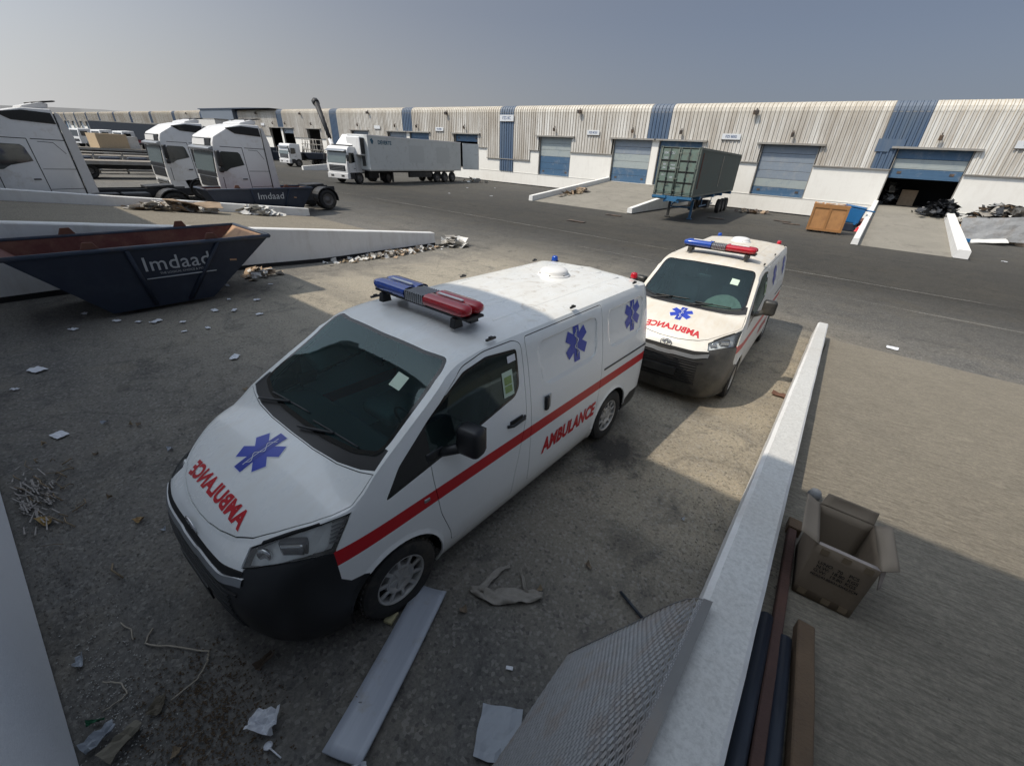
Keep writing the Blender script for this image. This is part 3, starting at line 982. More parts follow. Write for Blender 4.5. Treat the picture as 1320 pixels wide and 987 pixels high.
    wing = lambda y: .045 * sstep(.42, .63, abs(y)) - .012 * (1 - sstep(.08, .16, abs(y)))
    strip('grille_slot', .915, .958, .62, .003, BLACKG, gr, thick=.01, zf=lambda y: .02 * sstep(.4, .62, abs(y)))
    strip('chrome_wing', .850, .905, .64, .012, SILVER, gr, thick=.03, zf=wing)
    for k in range(9):
        if 3 <= k <= 4 and False: continue
        strip('grille_slat', .455 + k * .04, .468 + k * .04, .53, .013, CHASSV, gr, n=20, thick=.012)
    strip('grille_frame', .80, .825, .60, .010, CHASSV, gr, thick=.02)
    mb = MB(); mb.box((nose_x(0, .6) + .018, 0, .60), (.012, .50, .12), None, 0, .003); mb.build('number_plate', BLACKP, gr)
    mb = MB()
    for (rx, rz, cz_) in ((.085, .056, .985), (.057, .022, 1.0), (.021, .050, .987)):
        n = 28
        pts = [(nose_x(0, .985) + .014, rx * cos(2 * pi * k / n), cz_ + rz * sin(2 * pi * k / n)) for k in range(n + 1)]
        mb.tube(pts, .0065, 6, cap=False)
    mb.build('maker_emblem', CHROME, gr, smooth=True)
    # bonnet star and mirrored writing
    d = (0, 0, -1)
    # star upright direction runs towards the windscreen
    st = flatten_decal(poly_mesh([[(x * .170, y * .170) for y, x in star_pts(1, .27)]]), .04)
    HM = lambda cx_: Matrix(((0, -1, 0, cx_), (1, 0, 0, 0), (0, 0, 1, 3), (0, 0, 0, 1)))
    out = flatten_decal(poly_mesh([[(x * .177, y * .177) for y, x in star_pts(1, .30)]]), .04)
    drape(out, HM(.375), bvh, d, .002, 'star_border', WHITE_V, hood)
    drape(st, HM(.375), bvh, d, .0035, 'star_of_life', BLUE_V, hood)
    rp = bmesh.new()
    rp.faces.new([rp.verts.new(p) for p in ((-.043, -.165, 0), (.043, -.165, 0), (.043, .165, 0), (-.043, .165, 0))])
    drape(flatten_decal(rp, .05), HM(.375), bvh, d, .0045, 'star_bar', BLUE_D, hood)
    rod = bmesh.new(); rod.faces.new([rod.verts.new(p) for p in ((-.003, -.13, 0), (.003, -.13, 0), (.003, .13, 0), (-.003, .13, 0))])
    drape(flatten_decal(rod, .05), HM(.375), bvh, d, .0055, 'staff_emblem', WHITE_V, hood)
    sn = bmesh.new(); n = 26; vs = []
    for k in range(n):
        t = k / (n - 1); a, b_ = .026 * sin(t * 4.4 * pi), -.11 + .22 * t
        vs.append([sn.verts.new((a + .0035, b_, 0)), sn.verts.new((a - .0035, b_, 0))])
    for A, B in zip(vs, vs[1:]): sn.faces.new((A[0], B[0], B[1], A[1]))
    drape(sn, HM(.375), bvh, d, .0065, 'snake_emblem', WHITE_V, hood)
    tb = flatten_decal(text_mesh('AMBULANCE', .15, .0065, 0, 1.04), .04)
    bx = [v.co.x for v in tb.verts]; w0 = max(bx) - min(bx); by = [v.co.y for v in tb.verts]; h0 = max(by) - min(by)
    tb.transform(Matrix.Diagonal((-.83 / w0, .095 / h0, 1, 1)))
    drape(tb, HM(.700), bvh, d, .0035, 'mirrored_lettering', RED, hood)
    # wipers
    for (y0, y1, x0) in ((-.62, -.02, .12), (.02, .62, .12)):
        mb = MB()
        def zt(x, y):
            h = bvh.ray_cast(Vector((x, y, 3)), Vector((0, 0, -1))); return h[0].z
        P_ = [(.12 - .02 * abs(y0 + (y1 - y0) * t), y0 + (y1 - y0) * t) for t in (0, .25, .5, .75, 1)]
        mb.tube([(.105 - .10 * t, y0 + (y1 - y0) * (.0 + .55 * t), zt(.105 - .10 * t, y0 + (y1 - y0) * (.55 * t)) + .018) for t in (0, .3, .6, 1)], .010, 6)
        mb.tube([(.015 - .03 * t, y0 + (y1 - y0) * t, zt(.015 - .03 * t, y0 + (y1 - y0) * t) + .010) for t in (.1, .3, .5, .7, .9, 1)], .007, 6)
        mb.build('wiper', BLACKP, root)
    # roof swages
    mb = MB()
    for y in (-.52, -.27, 0, .27, .52):
        pts = []
        for k in range(15):
            x = -1.45 - 2.3 * k / 14
            pts.append((x, y, bvh.ray_cast(Vector((x, y, 3)), Vector((0, 0, -1)))[0].z - .034))
        mb.tube(pts, .038, 14)
    mb.build('roof_rib', WHITE_VAN, body, smooth=True)
    # roof vent dome
    zt_ = bvh.ray_cast(Vector((-3.10, 0, 3)), Vector((0, 0, -1)))[0].z
    mb = MB(); mb.lathe([(.19, 0), (.195, .015), (.185, .022), (.165, .026), (.165, .055), (.15, .075), (.10, .088), (0, .092)], (-3.10, 0, zt_ - .01), 'z', 32)
    vd = mb.build('roof_vent', DOMEW, root, smooth=True)
    mb = MB()
    for k in range(6):
        a = 2 * pi * (k + .3) / 6; mb.lathe([(.008, 0), (.008, .01), (0, .012)], (-3.10 + .17 * cos(a), .17 * sin(a), zt_ + .012), 'z', 8)
    mb.build('vent_bolt', BLACKP, vd)
    for s, L in ((1, RLENS), (-1, BLENS)):
        z = bvh.ray_cast(Vector((-4.0, .62 * s, 3)), Vector((0, 0, -1)))[0].z
        mb = MB(); mb.lathe([(.055, -.01), (.055, .022), (0, .022)], (-4.0, .62 * s, z), 'z', 20)
        be = mb.build('beacon', BLACKP, root, smooth=False)
        mb = MB(); mb.lathe([(.046, .02), (.043, .07), (.032, .085), (0, .09)], (-4.0, .62 * s, z), 'z', 20)
        mb.build('beacon_lens', L, be, smooth=True)
    # light bar
    zb = 2.05; xb = -1.17
    lb = MB(); lb.b2((xb - .10, -.60, zb), (xb + .10, .60, zb + .025), 0, .008)
    lbo = lb.build('light_bar', BLACKP, root)
    for s, L, nm in ((1, RLENS, 'red_lens'), (-1, BLENS, 'blue_lens')):
        mb = MB()
        for dx in (-.065, .065):
            prof = []
            n = 14
            seg = []
            for k, y in enumerate((.125, .14, .50, .55, .585, .60)):
                sc = (1, 1, 1, .93, .7, .25)[k]
                ring = []
                for q in range(12):
                    a = 2 * pi * q / 12
                    ring.append(mb.bm.verts.new((xb + dx + .074 * sc * math.copysign(abs(cos(a)) ** .75, cos(a)), y * s, zb + .072 + .048 * sc * math.copysign(abs(sin(a)) ** .7, sin(a)))))
                seg.append(ring)
            for A, B in zip(seg, seg[1:]):
                for q in range(12): mb.bm.faces.new((A[q], A[(q + 1) % 12], B[(q + 1) % 12], B[q])).smooth = True
            mb.bm.faces.new(seg[-1])
        mb.build(nm, L, lbo, smooth=True)
        mb = MB(); mb.b2((xb - .014, min(.17 * s, .46 * s), zb + .115), (xb + .014, max(.17 * s, .46 * s), zb + .128), 0, .004)
        mb.build('silver_strip', DOMEW, lbo)
        for dx in (-.09, .09):
            mb = MB(); mb.prism([(xb + dx - .035, zb + .005), (xb + dx + .035, zb + .005), (xb + dx + .05, zb - .075), (xb + dx - .05, zb - .075)], min(.44 * s, .50 * s), max(.44 * s, .50 * s), 'y', 0, .006)
            mb.build('mounting_foot', BLACKP, lbo)
    mb = MB(); mb.b2((xb - .10, -.125, zb + .02), (xb + .125, .125, zb + .105), 0, .02)
    mb.build('speaker_housing', SILVER, lbo, smooth=False)
    mb = MB()
    for k in range(9):
        yy = -.11 + k * .0275
        mb.b2((xb - .08, yy - .004, zb + .100), (xb + .128, yy + .004, zb + .112))
        mb.b2((xb + .118, yy - .004, zb + .03), (xb + .131, yy + .004, zb + .105))
    mb.build('speaker_grille', CHROME, lbo)
    # cabin
    mb = MB()
    mb.prism([(.0, 1.32), (.0, .9), (-.48, .9), (-.48, 1.08), (-.38, 1.22)], -.80, .80, 'y', 0, .03)
    mb.build('dashboard', INT_D, root)
    mb = MB(); n = 24
    mb.tube([(-.60 + .05 * sin(2 * pi * k / n), .40 + .18 * cos(2 * pi * k / n), 1.24 + .17 * sin(2 * pi * k / n)) for k in range(n + 1)], .014, 8, cap=False)
    mb.tube([(-.35, .40, 1.12), (-.59, .40, 1.23)], .03, 8)
    mb.build('steering_wheel', BLACKP, root, smooth=True)
    for y in (-.40, .40):
        mb = MB(); mb.box((-1.0, y, .92), (.50, .46, .14), None, 0, .05); mb.box((-1.26, y, 1.22), (.12, .46, .55), Matrix.Rotation(-.18, 3, 'Y'), 0, .05); mb.box((-1.33, y, 1.58), (.09, .26, .17), None, 0, .035)
        mb.build('seat', INT_L, root, smooth=True)
    mb = MB(); mb.b2((-1.55, -.80, .5), (-1.52, .80, 1.85)); mb.build('bulkhead', INT_L, root)
    mb = MB(); mb.b2((-1.5, -.85, .45), (.6, .85, .50)); mb.build('cab_floor', INT_D, root)
    mb = MB(); mb.box((-.60, 0, 1.70), (.03, .22, .07), None, 0, .012); mb.tube([(-.60, 0, 1.73), (-.64, 0, 1.84)], .01, 6); mb.build('rear_view_mirror', BLACKP, root, smooth=True)
    # stickers
    st = bmesh.new(); st.faces.new([st.verts.new(p) for p in ((-.06, -.05, 0), (.06, -.05, 0), (.06, .05, 0), (-.06, .05, 0))])
    drape(flatten_decal(st, .06), Matrix(((0, -1, 0, -.47), (1, 0, 0, .50), (0, 0, 1, 3), (0, 0, 0, 1))), bvh, d, .003, 'windscreen_sticker', STICK, root)
    for cx_, cz_, hw, hh, m_ in ((-1.255, 1.545, .065, .11, STICK), (-1.255, 1.575, .045, .035, STICK2), (-1.255, 1.50, .045, .03, STICK2), (-1.33, 1.74, .05, .028, WHITE_V)):
        st = bmesh.new(); st.faces.new([st.verts.new(p) for p in ((-hw, -hh, 0), (hw, -hh, 0), (hw, hh, 0), (-hw, hh, 0))])
        drape(flatten_decal(st, .06), Matrix(((-1, 0, 0, cx_), (0, 0, 0, 1), (0, 1, 0, cz_), (0, 0, 0, 1))), bvh, (0, -1, 0), .002 if m_ is not STICK2 else .004, 'window_sticker', m_, root)
    bm.free()
    return root

amb1 = make_ambulance()
amb1.location = (-2.893, 1.122, .055)
amb1.rotation_euler = (0, 0, radians(-89.8))
tag(amb1, 'near white ambulance van with a red stripe, in the shade with its roof lit behind', 'ambulance', 'ambulances parked nose to tail')
amb2 = copy_tree(amb1, (-2.042, 6.881, -.048), radians(-86.27))
tag(amb2, 'sunlit dusty ambulance van parked behind the nearer one', 'ambulance', 'ambulances parked nose to tail')
SWAP = {WHITE_VAN.name: WHITE_VAN2, BLACKP.name: BLACKP2, WIND.name: WIND2}
def swap(o):
    for c in children(o):
        if c.type == 'MESH':
            if any(m and m.name in SWAP for m in c.data.materials):
                c.data = c.data.copy()
                for i, m in enumerate(c.data.materials):
                    if m and m.name in SWAP: c.data.materials[i] = SWAP[m.name]
        swap(c)
swap(amb2)

# ================================================================= the yard
def asphalt():
    t = NT('asphalt')
    w = t.co('World')
    xyz = t.sep(w)
    big = t.noise(w, 0.13, 8, 0.62, 0.6)
    mid = t.noise(w, 0.7, 8, 0.68, 0.8)
    fine = t.noise(w, 9, 8, 0.75)
    grit = t.noise(w, 75, 3, 0.8)
    c = t.mix(fine, (0.066, 0.065, 0.063), (0.122, 0.119, 0.113))
    c = t.mix(t.ramp(big, .42, .68), c, (0.125, 0.118, 0.106))
    c = t.mix(t.math('MULTIPLY', t.ramp(mid, .50, .78), .7), c, (0.150, 0.135, 0.110))
    # blown sand gathering beside the ramp wall and in the bay (a deposit, has its own shape)
    near = t.ramp(t.math('ADD', t.math('MULTIPLY', t.math('ABSOLUTE', t.math('ADD', xyz[0], .9)), .24), t.math('MULTIPLY', mid, .9)), .55, 1.15, (1, 1, 1, 1), (0, 0, 0, 1))
    my = t.ramp(t.math('ADD', t.math('MULTIPLY', xyz[1], .06), t.math('MULTIPLY', big, .4)), .82, 1.05, (1, 1, 1, 1), (0, 0, 0, 1))
    my2 = t.ramp(t.math('MULTIPLY', xyz[1], .2), .25, .8)
    f = t.math('MULTIPLY', t.math('MULTIPLY', near, my), t.math('MULTIPLY', my2, .85))
    c = t.mix(f, c, (0.235, 0.205, 0.155))
    # pale sandy apron along the left bay wall and before the near ramp
    lf = t.ramp(t.math('ADD', t.math('MULTIPLY', t.math('ABSOLUTE', t.math('ADD', xyz[0], 9.5)), .12), t.math('MULTIPLY', mid, 1.0)), .65, 1.2, (1, 1, 1, 1), (0, 0, 0, 1))
    ly = t.math('MULTIPLY', t.ramp(xyz[1], .0, .0), 1.0)
    lm = t.ramp(t.math('MULTIPLY', t.math('ABSOLUTE', t.math('SUBTRACT', xyz[1], 8.0)), .12), .35, .95, (1, 1, 1, 1), (0, 0, 0, 1))
    c = t.mix(t.math('MULTIPLY', t.math('MULTIPLY', lf, lm), .9), c, (0.25, 0.225, 0.18))
    # tyre-worn dark lanes
    lane = t.noise(t.map(w, (.05, 1.3, 1)), 1.0, 4, .55)
    c = t.mix(t.math('MULTIPLY', t.ramp(lane, .45, .7), .35), c, (0.060, 0.059, 0.058))
    # fine pale grit and dark spots
    c = t.mix(t.math('MULTIPLY', t.ramp(grit, .66, .74), .55), c, (0.24, 0.22, 0.19))
    sp = t.voro(w, 7.0)
    c = t.mix(t.math('MULTIPLY', t.ramp(sp, .03, .09, (1, 1, 1, 1), (0, 0, 0, 1)), .5), c, (0.02, 0.02, 0.02))
    # sharp aggregate grain and dry dusty blotches
    fg = t.noise(w, 34, 6, .85)
    c = t.mix(1.0, c, t.ramp(fg, .32, .68, (.62, .62, .62, 1), (1.38, 1.37, 1.34, 1)), 'MULTIPLY')
    bl = t.noise(w, 2.3, 9, .78, 1.2)
    c = t.mix(t.math('MULTIPLY', t.ramp(bl, .52, .70), .45), c, (0.175, 0.160, 0.135))
    c = t.mix(t.math('MULTIPLY', t.ramp(t.noise(w, 1.1, 9, .75, 1.5), .53, .66), .55), c, (0.040, 0.040, 0.040))
    ag = t.voro(w, 42.0, 'F1', 'Color')
    agv = t.sep(ag)[0]
    c = t.mix(t.math('MULTIPLY', t.ramp(agv, .80, .95), .30), c, (0.26, 0.25, 0.23))
    c = t.mix(t.math('MULTIPLY', t.ramp(agv, .03, .12, (1, 1, 1, 1), (0, 0, 0, 1)), .45), c, (0.03, 0.03, 0.03))
    # wandering cracks
    wv = t.n('ShaderNodeVectorMath', operation='ADD')
    t.l(w, wv.inputs[0])
    nz_ = t.n('ShaderNodeTexNoise'); nz_.inputs['Scale'].default_value = 1.3; nz_.inputs['Detail'].default_value = 5; t.l(w, nz_.inputs['Vector'])
    t.l(nz_.outputs['Color'], wv.inputs[1])
    cr_ = t.voro(wv.outputs[0], .33, 'DISTANCE_TO_EDGE')
    crk = t.math('MULTIPLY', t.ramp(cr_, .002, .010, (1, 1, 1, 1), (0, 0, 0, 1)), t.ramp(big, .44, .56))
    c = t.mix(t.math('MULTIPLY', crk, .28), c, (0.025, 0.024, 0.023))
    # oil stains on the bay floor
    for (ox, oy, orr, amt) in ((-1.72, 4.16, .55, .85), (-2.1, 3.4, .35, .4), (-.9, 2.9, .30, .35), (-1.35, 6.1, .4, .4)):
        dx_ = t.math('SUBTRACT', xyz[0], ox); dy_ = t.math('SUBTRACT', xyz[1], oy)
        dd = t.math('SQRT', t.math('ADD', t.math('MULTIPLY', dx_, dx_), t.math('MULTIPLY', dy_, dy_)))
        fo = t.ramp(t.math('ADD', t.math('DIVIDE', dd, orr), t.math('MULTIPLY', t.math('SUBTRACT', bl, .5), 2.2)), .35, 1.0, (1, 1, 1, 1), (0, 0, 0, 1))
        c = t.mix(t.math('MULTIPLY', fo, amt), c, (0.018, 0.018, 0.019))
    # the bay aprons are paler and dustier than the tar of the road beyond them
    edge = t.math('ADD', xyz[1], t.math('MULTIPLY', t.math('SUBTRACT', mid, .5), 2.5))
    rd = t.math('MULTIPLY', t.ramp(t.math('MULTIPLY', edge, .04), .42, .74), t.ramp(t.math('MULTIPLY', edge, .02), .46, .80, (1, 1, 1, 1), (.62, .62, .62, 1)))
    c = t.mix(rd, t.mix(1.0, c, (1.36, 1.36, 1.36), 'MULTIPLY'), t.mix(1.0, c, (.47, .465, .445), 'MULTIPLY'))
    t.col(c); t.rough(0.92); t.set('Specular IOR Level', 0.25)
    h = t.math('ADD', t.math('MULTIPLY', grit, .6), t.math('MULTIPLY', fine, 1.0))
    t.bump(h, 0.55, 0.012)
    return t.m
ASPH = asphalt()

STREAK = radians(-8)
def concrete_ramp(name, a, b, lines=True, dark=(0.16, 0.145, 0.125)):
    t = NT(name)
    w = t.co('World')
    m = t.noise(w, .55, 8, .65, .5)
    f = t.noise(w, 14, 7, .75)
    ln = t.noise(t.map(t.map(w, (1, 1, 1), (0, 0, STREAK)), (2.4, 17.0, 1.0)), 3.0, 9, .72, .35)
    c = t.mix(m, a, b)
    c = t.mix(t.math('MULTIPLY', t.ramp(t.noise(w, .9, 8, .7, 1.0), .52, .75), .7), c, dark)
    if lines: c = t.mix(t.math('MULTIPLY', t.ramp(ln, .44, .58), .60), c, tuple(x * .55 for x in a))
    c = t.mix(t.math('MULTIPLY', f, .25), c, tuple(x * 1.2 for x in b))
    fg = t.noise(w, 30, 6, .85)
    c = t.mix(1.0, c, t.ramp(fg, .34, .66, (.74, .74, .74, 1), (1.24, 1.23, 1.2, 1)), 'MULTIPLY')
    sp = t.noise(w, 60, 3, .8)
    c = t.mix(t.math('MULTIPLY', t.ramp(sp, .67, .75), .5), c, (.06, .055, .05))
    t.col(c); t.rough(.9); t.set('Specular IOR Level', .25)
    t.bump(t.math('ADD', t.math('MULTIPLY', ln, 1.8 if lines else .3), t.math('MULTIPLY', f, .7)), .9, .010)
    return t.m
CONC = concrete_ramp('ramp_concrete', (0.19, 0.17, 0.138), (0.285, 0.257, 0.208), True, (0.14, 0.127, 0.108))
CONC2 = concrete_ramp('far_ramp_concrete', (0.15, 0.14, 0.122), (0.30, 0.28, 0.24), False, (0.065, 0.06, 0.055))

def plaster(name, base, speck=0.3, dirt=0.35):
    t = NT(name)
    w = t.co('World')
    f = t.noise(w, 38, 5, .8)
    m = t.noise(w, 1.2, 8, .7, .4)
    s = t.noise(t.map(w, (2.5, 2.5, .4)), 1.5, 7, .7)
    c = t.mix(t.math('MULTIPLY', t.ramp(f, .42, .75), speck), base, tuple(x * .45 for x in base))
    c = t.mix(t.math('MULTIPLY', t.ramp(t.mix(.5, m, s), .48, .75), dirt), c, (0.34, 0.29, 0.23))
    t.col(c); t.rough(.85)
    t.bump(f, .5, .006)
    return t.m
WALLW = plaster('white_masonry', (0.78, 0.765, 0.72), .10, .22)
WALLG = plaster('rough_white_coping', (0.60, 0.60, 0.58), .62, .25)
WALLS = plaster('painted_side', (0.74, 0.74, 0.73), .15, .45)
BITUM = simple('bitumen_strip', (0.012, 0.012, 0.013), .8, var=.3, dirt=(.08, .07, .06), dirt_amt=.2)
LINEP = None

def axis_vals(segs):
    out = []
    for a, b, n in segs:
        for i in range(n): out.append(a + (b - a) * i / n)
    out.append(segs[-1][1]); return out
gx = axis_vals([(-2500, -700, 3), (-700, -150, 5), (-150, -30, 10), (-30, 14, 44), (14, 80, 6), (80, 900, 4)])
gy = axis_vals([(-60, -4, 4), (-4, 20, 60), (20, 46, 8), (46, 200, 4), (200, 2500, 4)])
bm = bmesh.new()
gv = [[bm.verts.new((x, y, gz(x, y) + (0.012 * noise.noise(Vector((x * .35, y * .35, 0))) if -32 < x < 14 and y < 20 else 0))) for y in gy] for x in gx]
for A, B in zip(gv, gv[1:]):
    for j in range(len(gy) - 1): bm.faces.new((A[j], B[j], B[j + 1], A[j + 1])).smooth = True
me = bpy.data.meshes.new('ground'); bm.to_mesh(me); bm.free()
tag(link('ground', me, None, [ASPH]), kind='structure')

def worn_line():
    t = NT('worn_road_paint')
    tp = t.n('ShaderNodeBsdfTransparent'); mx = t.n('ShaderNodeMixShader')
    w = t.co('World')
    f = t.ramp(t.mix(.5, t.noise(w, 3.5, 8, .75), t.noise(w, .35, 6, .6)), .40, .72)
    t.l(t.math('MULTIPLY', f, .38), mx.inputs[0]); t.l(tp.outputs[0], mx.inputs[1]); t.l(t.b.outputs[0], mx.inputs[2]); t.l(mx.outputs[0], t.out.inputs['Surface'])
    t.col((0.40, 0.38, 0.34)); t.rough(.9)
    return t.m
LINEP = worn_line()
def ground_strip(name, x0, x1, y0, y1, w, mat, n=80, lift=.006):
    b = bmesh.new(); prev = None
    for i in range(n + 1):
        t = i / n; x = x0 + (x1 - x0) * t; y = y0 + (y1 - y0) * t
        zz = lambda yy: gz(x, yy) + lift + (0.013 if yy < 20 else 0)
        cur = [b.verts.new((x, y - w / 2, zz(y - w / 2))), b.verts.new((x, y + w / 2, zz(y + w / 2)))]
        if prev: b.faces.new((prev[0], cur[0], cur[1], prev[1]))
        prev = cur
    me = bpy.data.meshes.new(name); b.to_mesh(me); b.free()
    return tag(link(name, me, None, [mat]), kind='structure')
ground_strip('road_marking', -90, 30, 18.85, 18.85, .16, LINEP)
ground_strip('road_marking', -12, 20, 16.1, 15.6, .12, LINEP)

# ---- ramps
def ramp_solid(name, x0a, x1a, ya, za, x0b, x1b, yb, zb, mat):
    """a: foot end, b: dock end"""
    b = bmesh.new(); n = 12; rows = []
    for i in range(n + 1):
        t = i / n
        y = ya + (yb - ya) * t; z = za + (zb - za) * t
        xl = x0a + (x0b - x0a) * t; xr = x1a + (x1b - x1a) * t
        rows.append([b.verts.new((xl + (xr - xl) * k / 6, y, z)) for k in range(7)] + [b.verts.new((xr, y, -.25)), b.verts.new((xl, y, -.25))])
    for A, B in zip(rows, rows[1:]):
        for k in range(9): b.faces.new((A[k], A[(k + 1) % 9], B[(k + 1) % 9], B[k]))
    b.faces.new(rows[0]); b.faces.new(rows[-1][::-1])
    bmesh.ops.recalc_face_normals(b, faces=b.faces)
    me = bpy.data.meshes.new(name); b.to_mesh(me); b.free()
    return tag(link(name, me, None, [mat]), kind='structure')
ramp_solid('ramp', -.14, 5.4, RAMP_Y0, -.03, .12, 5.4, -.75, rz_(-.75), CONC)
ramp_solid('ramp', -22.85, -13.75, 11.3, -.02, -22.85, -13.75, -.75, 1.26, CONC)
ramp_solid('ramp', -23.2, -14.6, 29.6, -.02, -24.2, -15.2, 43.98, 1.27, CONC2)
ramp_solid('ramp', -.85, 3.15, 29.3, -.02, -1.1, 2.8, 43.98, 1.30, CONC2)

def wall_run(label, pa, pb, wa, wb, za, zb, base=.09, cap=None, side=None, bev=.022, group='low walls flanking the ramps', zlow=-.2, chip=True):
    """a sloping ramp wall from a to b (centre line points), widths, top heights"""
    root = empty('ramp_wall', (0, 0, 0), 0, label, 'low wall', group)
    n = 40
    b = bmesh.new(); rows = []
    for i in range(n + 1):
        t = i / n
        x = pa[0] + (pb[0] - pa[0]) * t; y = pa[1] + (pb[1] - pa[1]) * t
        w = (wa + (wb - wa) * t) / 2; z = za + (zb - za) * t
        j1 = noise.noise(Vector((x * 3, y * 2.1, 1))) * .006; j2 = noise.noise(Vector((x * 3, y * 2.1, 9))) * .006; jz = noise.noise(Vector((x, y * 1.3, 4))) * .006
        g = gz(x, y) + base
        g = min(g, z - .05)
        bl, br = w * .16 + .012, w * .10 + .008
        prof = [(-w - .03 + j1, g), (-w + j1, z - bl * 1.0 + jz), (-w + bl + j1, z + jz), (w - br + j2, z + jz), (w + j2, z - br + jz), (w + .02 + j2, g)]
        rows.append([b.verts.new((x + px, y, pz)) for px, pz in prof])
    for A, B in zip(rows, rows[1:]):
        for k in range(5):
            f = b.faces.new((A[k], A[k + 1], B[k + 1], B[k]))
            f.material_index = 1 if k in (2,) else 0
    b.faces.new(rows[0]); b.faces.new(rows[-1][::-1])
    bmesh.ops.recalc_face_normals(b, faces=b.faces)
    me = bpy.data.meshes.new('masonry'); b.to_mesh(me); b.free()
    link('masonry', me, root, [side or WALLS, cap or WALLW])
    b = bmesh.new(); rows = []
    for i in range(n + 1):
        t = i / n
        x = pa[0] + (pb[0] - pa[0]) * t; y = pa[1] + (pb[1] - pa[1]) * t
        w = (wa + (wb - wa) * t) / 2
        g = min(gz(x, y) + base, za + (zb - za) * t - .05)
        rows.append([b.verts.new((x - w - .022, y, zlow)), b.verts.new((x - w - .022, y, g + .003)), b.verts.new((x + w + .012, y, g + .003)), b.verts.new((x + w + .012, y, zlow))])
    for A, B in zip(rows, rows[1:]):
        for k in range(3): b.faces.new((A[k], A[k + 1], B[k + 1], B[k]))
    b.faces.new(rows[0]); b.faces.new(rows[-1][::-1])
    bmesh.ops.recalc_face_normals(b, faces=b.faces)
    me = bpy.data.meshes.new('bitumen_base'); b.to_mesh(me); b.free()
    link('bitumen_base', me, root, [BITUM])
    return root
G_W = 'low white walls flanking the loading ramps'
wall_run('rough grey topped ramp wall running away from the camera beside the cardboard box', (.165, -.69), (-.34, 11.35), .28, .20, 1.575, .33, base=.035, cap=WALLG, group=G_W)
wall_run('long white ramp wall directly behind the big dark blue skip', (-13.8, -.69), (-13.75, 11.4), .34, .30, 1.69, .44, base=.12, cap=WALLS, group=G_W)
wall_run('white ramp wall in front of the parked lorry cabs', (-23.05, -.69), (-22.95, 11.2), .30, .28, 1.60, .34, base=.06, cap=WALLS, group=G_W)
wall_run('white wall on the left of the wide concrete ramp across the yard', (-24.35, 43.97), (-23.3, 29.7), .34, .34, 1.62, .38, base=.0, group=G_W)
wall_run('white wall between the wide concrete ramp and the green container', (-15.05, 43.97), (-14.45, 29.7), .34, .34, 1.62, .38, base=.05, group=G_W)
wall_run('white wall beside the wooden crate, left of the open door ramp', (-1.25, 43.97), (-1.0, 29.2), .28, .28, 1.62, .36, base=.03, group=G_W)
wall_run('white wall between the open door ramp and the rubbish heap', (2.95, 43.97), (3.32, 29.3), .40, .50, 1.62, .42, base=.03, group=G_W)

# ================================================================= the far warehouse
def cladding_mat(name, base, streak, rust, amt=.6):
    t = NT(name)
    w = t.co('World')
    xyz = t.sep(w)
    s1 = t.noise(t.map(w, (1.5, 1, .06)), 1.6, 8, .78)
    s2 = t.noise(t.map(w, (.20, 1, .05)), 1.3, 6, .7)
    m = t.noise(w, .8, 8, .7)
    c = t.mix(t.math('MULTIPLY', t.ramp(s1, .42, .62), amt), base, streak)
    c = t.mix(t.math('MULTIPLY', t.ramp(s2, .45, .62), .75), c, streak)
    c = t.mix(t.math('MULTIPLY', t.ramp(m, .55, .8), .4), c, tuple(x * .8 for x in base))
    # rusty drip band under the eaves
    h = t.math('SUBTRACT', xyz[2], t.math('MULTIPLY', s1, 1.5))
    c = t.mix(t.math('MULTIPLY', t.ramp(t.math('MULTIPLY', h, .1), .58, .74), .75), c, rust)
    fr = t.noise(t.map(w, (3.0, 1, .35)), 2.2, 8, .8)
    c = t.mix(t.math('MULTIPLY', t.ramp(fr, .60, .78), .5), c, (0.20, 0.14, 0.085))
    t.col(c); t.rough(.6)
    return t.m
CLAD = cladding_mat('cladding_white', (0.68, 0.67, 0.64), (0.34, 0.30, 0.25), (0.52, 0.48, 0.40), .8)
CLADB = cladding_mat('cladding_blue', (0.050, 0.095, 0.175), (0.10, 0.135, 0.185), (0.15, 0.17, 0.20), .8)
GROOVE = cladding_mat('cladding_groove_dirt', (0.36, 0.32, 0.26), (0.20, 0.155, 0.10), (0.38, 0.28, 0.15))
GROOVEB = cladding_mat('cladding_groove_blue', (0.02, 0.04, 0.085), (0.03, 0.06, 0.10), (0.05, 0.06, 0.09), .5)
TRIM = simple('galvanised_trim', (0.30, 0.29, 0.27), .6, .2, var=.2, dirt=(.2, .15, .1))
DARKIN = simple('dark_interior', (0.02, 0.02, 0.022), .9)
ROOFM = simple('roof_sheet', (0.42, 0.41, 0.38), .7, var=.15)
D_BLUE = simple('door_blue', (0.055, 0.12, 0.21), .5, var=.12, dirt=(.25, .26, .27), dirt_amt=.35, co='World', dscale=1.5)
D_PALE = simple('door_pale', (0.33, 0.37, 0.37), .5, var=.1, dirt=(.2, .25, .3), dirt_amt=.4, co='World')
D_GREY = simple('door_bluegrey', (0.22, 0.26, 0.31), .5, var=.12, dirt=(.32, .33, .33), dirt_amt=.35, co='World')
SIGNW = simple('sign_white', (0.60, 0.62, 0.64), .5, var=.05, dirt=(.4, .36, .3), dirt_amt=.2)
SIGNT = simple('sign_blue_print', (0.05, 0.09, 0.2), .6)
LAMPD = simple('lamp_housing_dark', (0.06, 0.05, 0.045), .6, dirt=(.25, .15, .08), dirt_amt=.5)

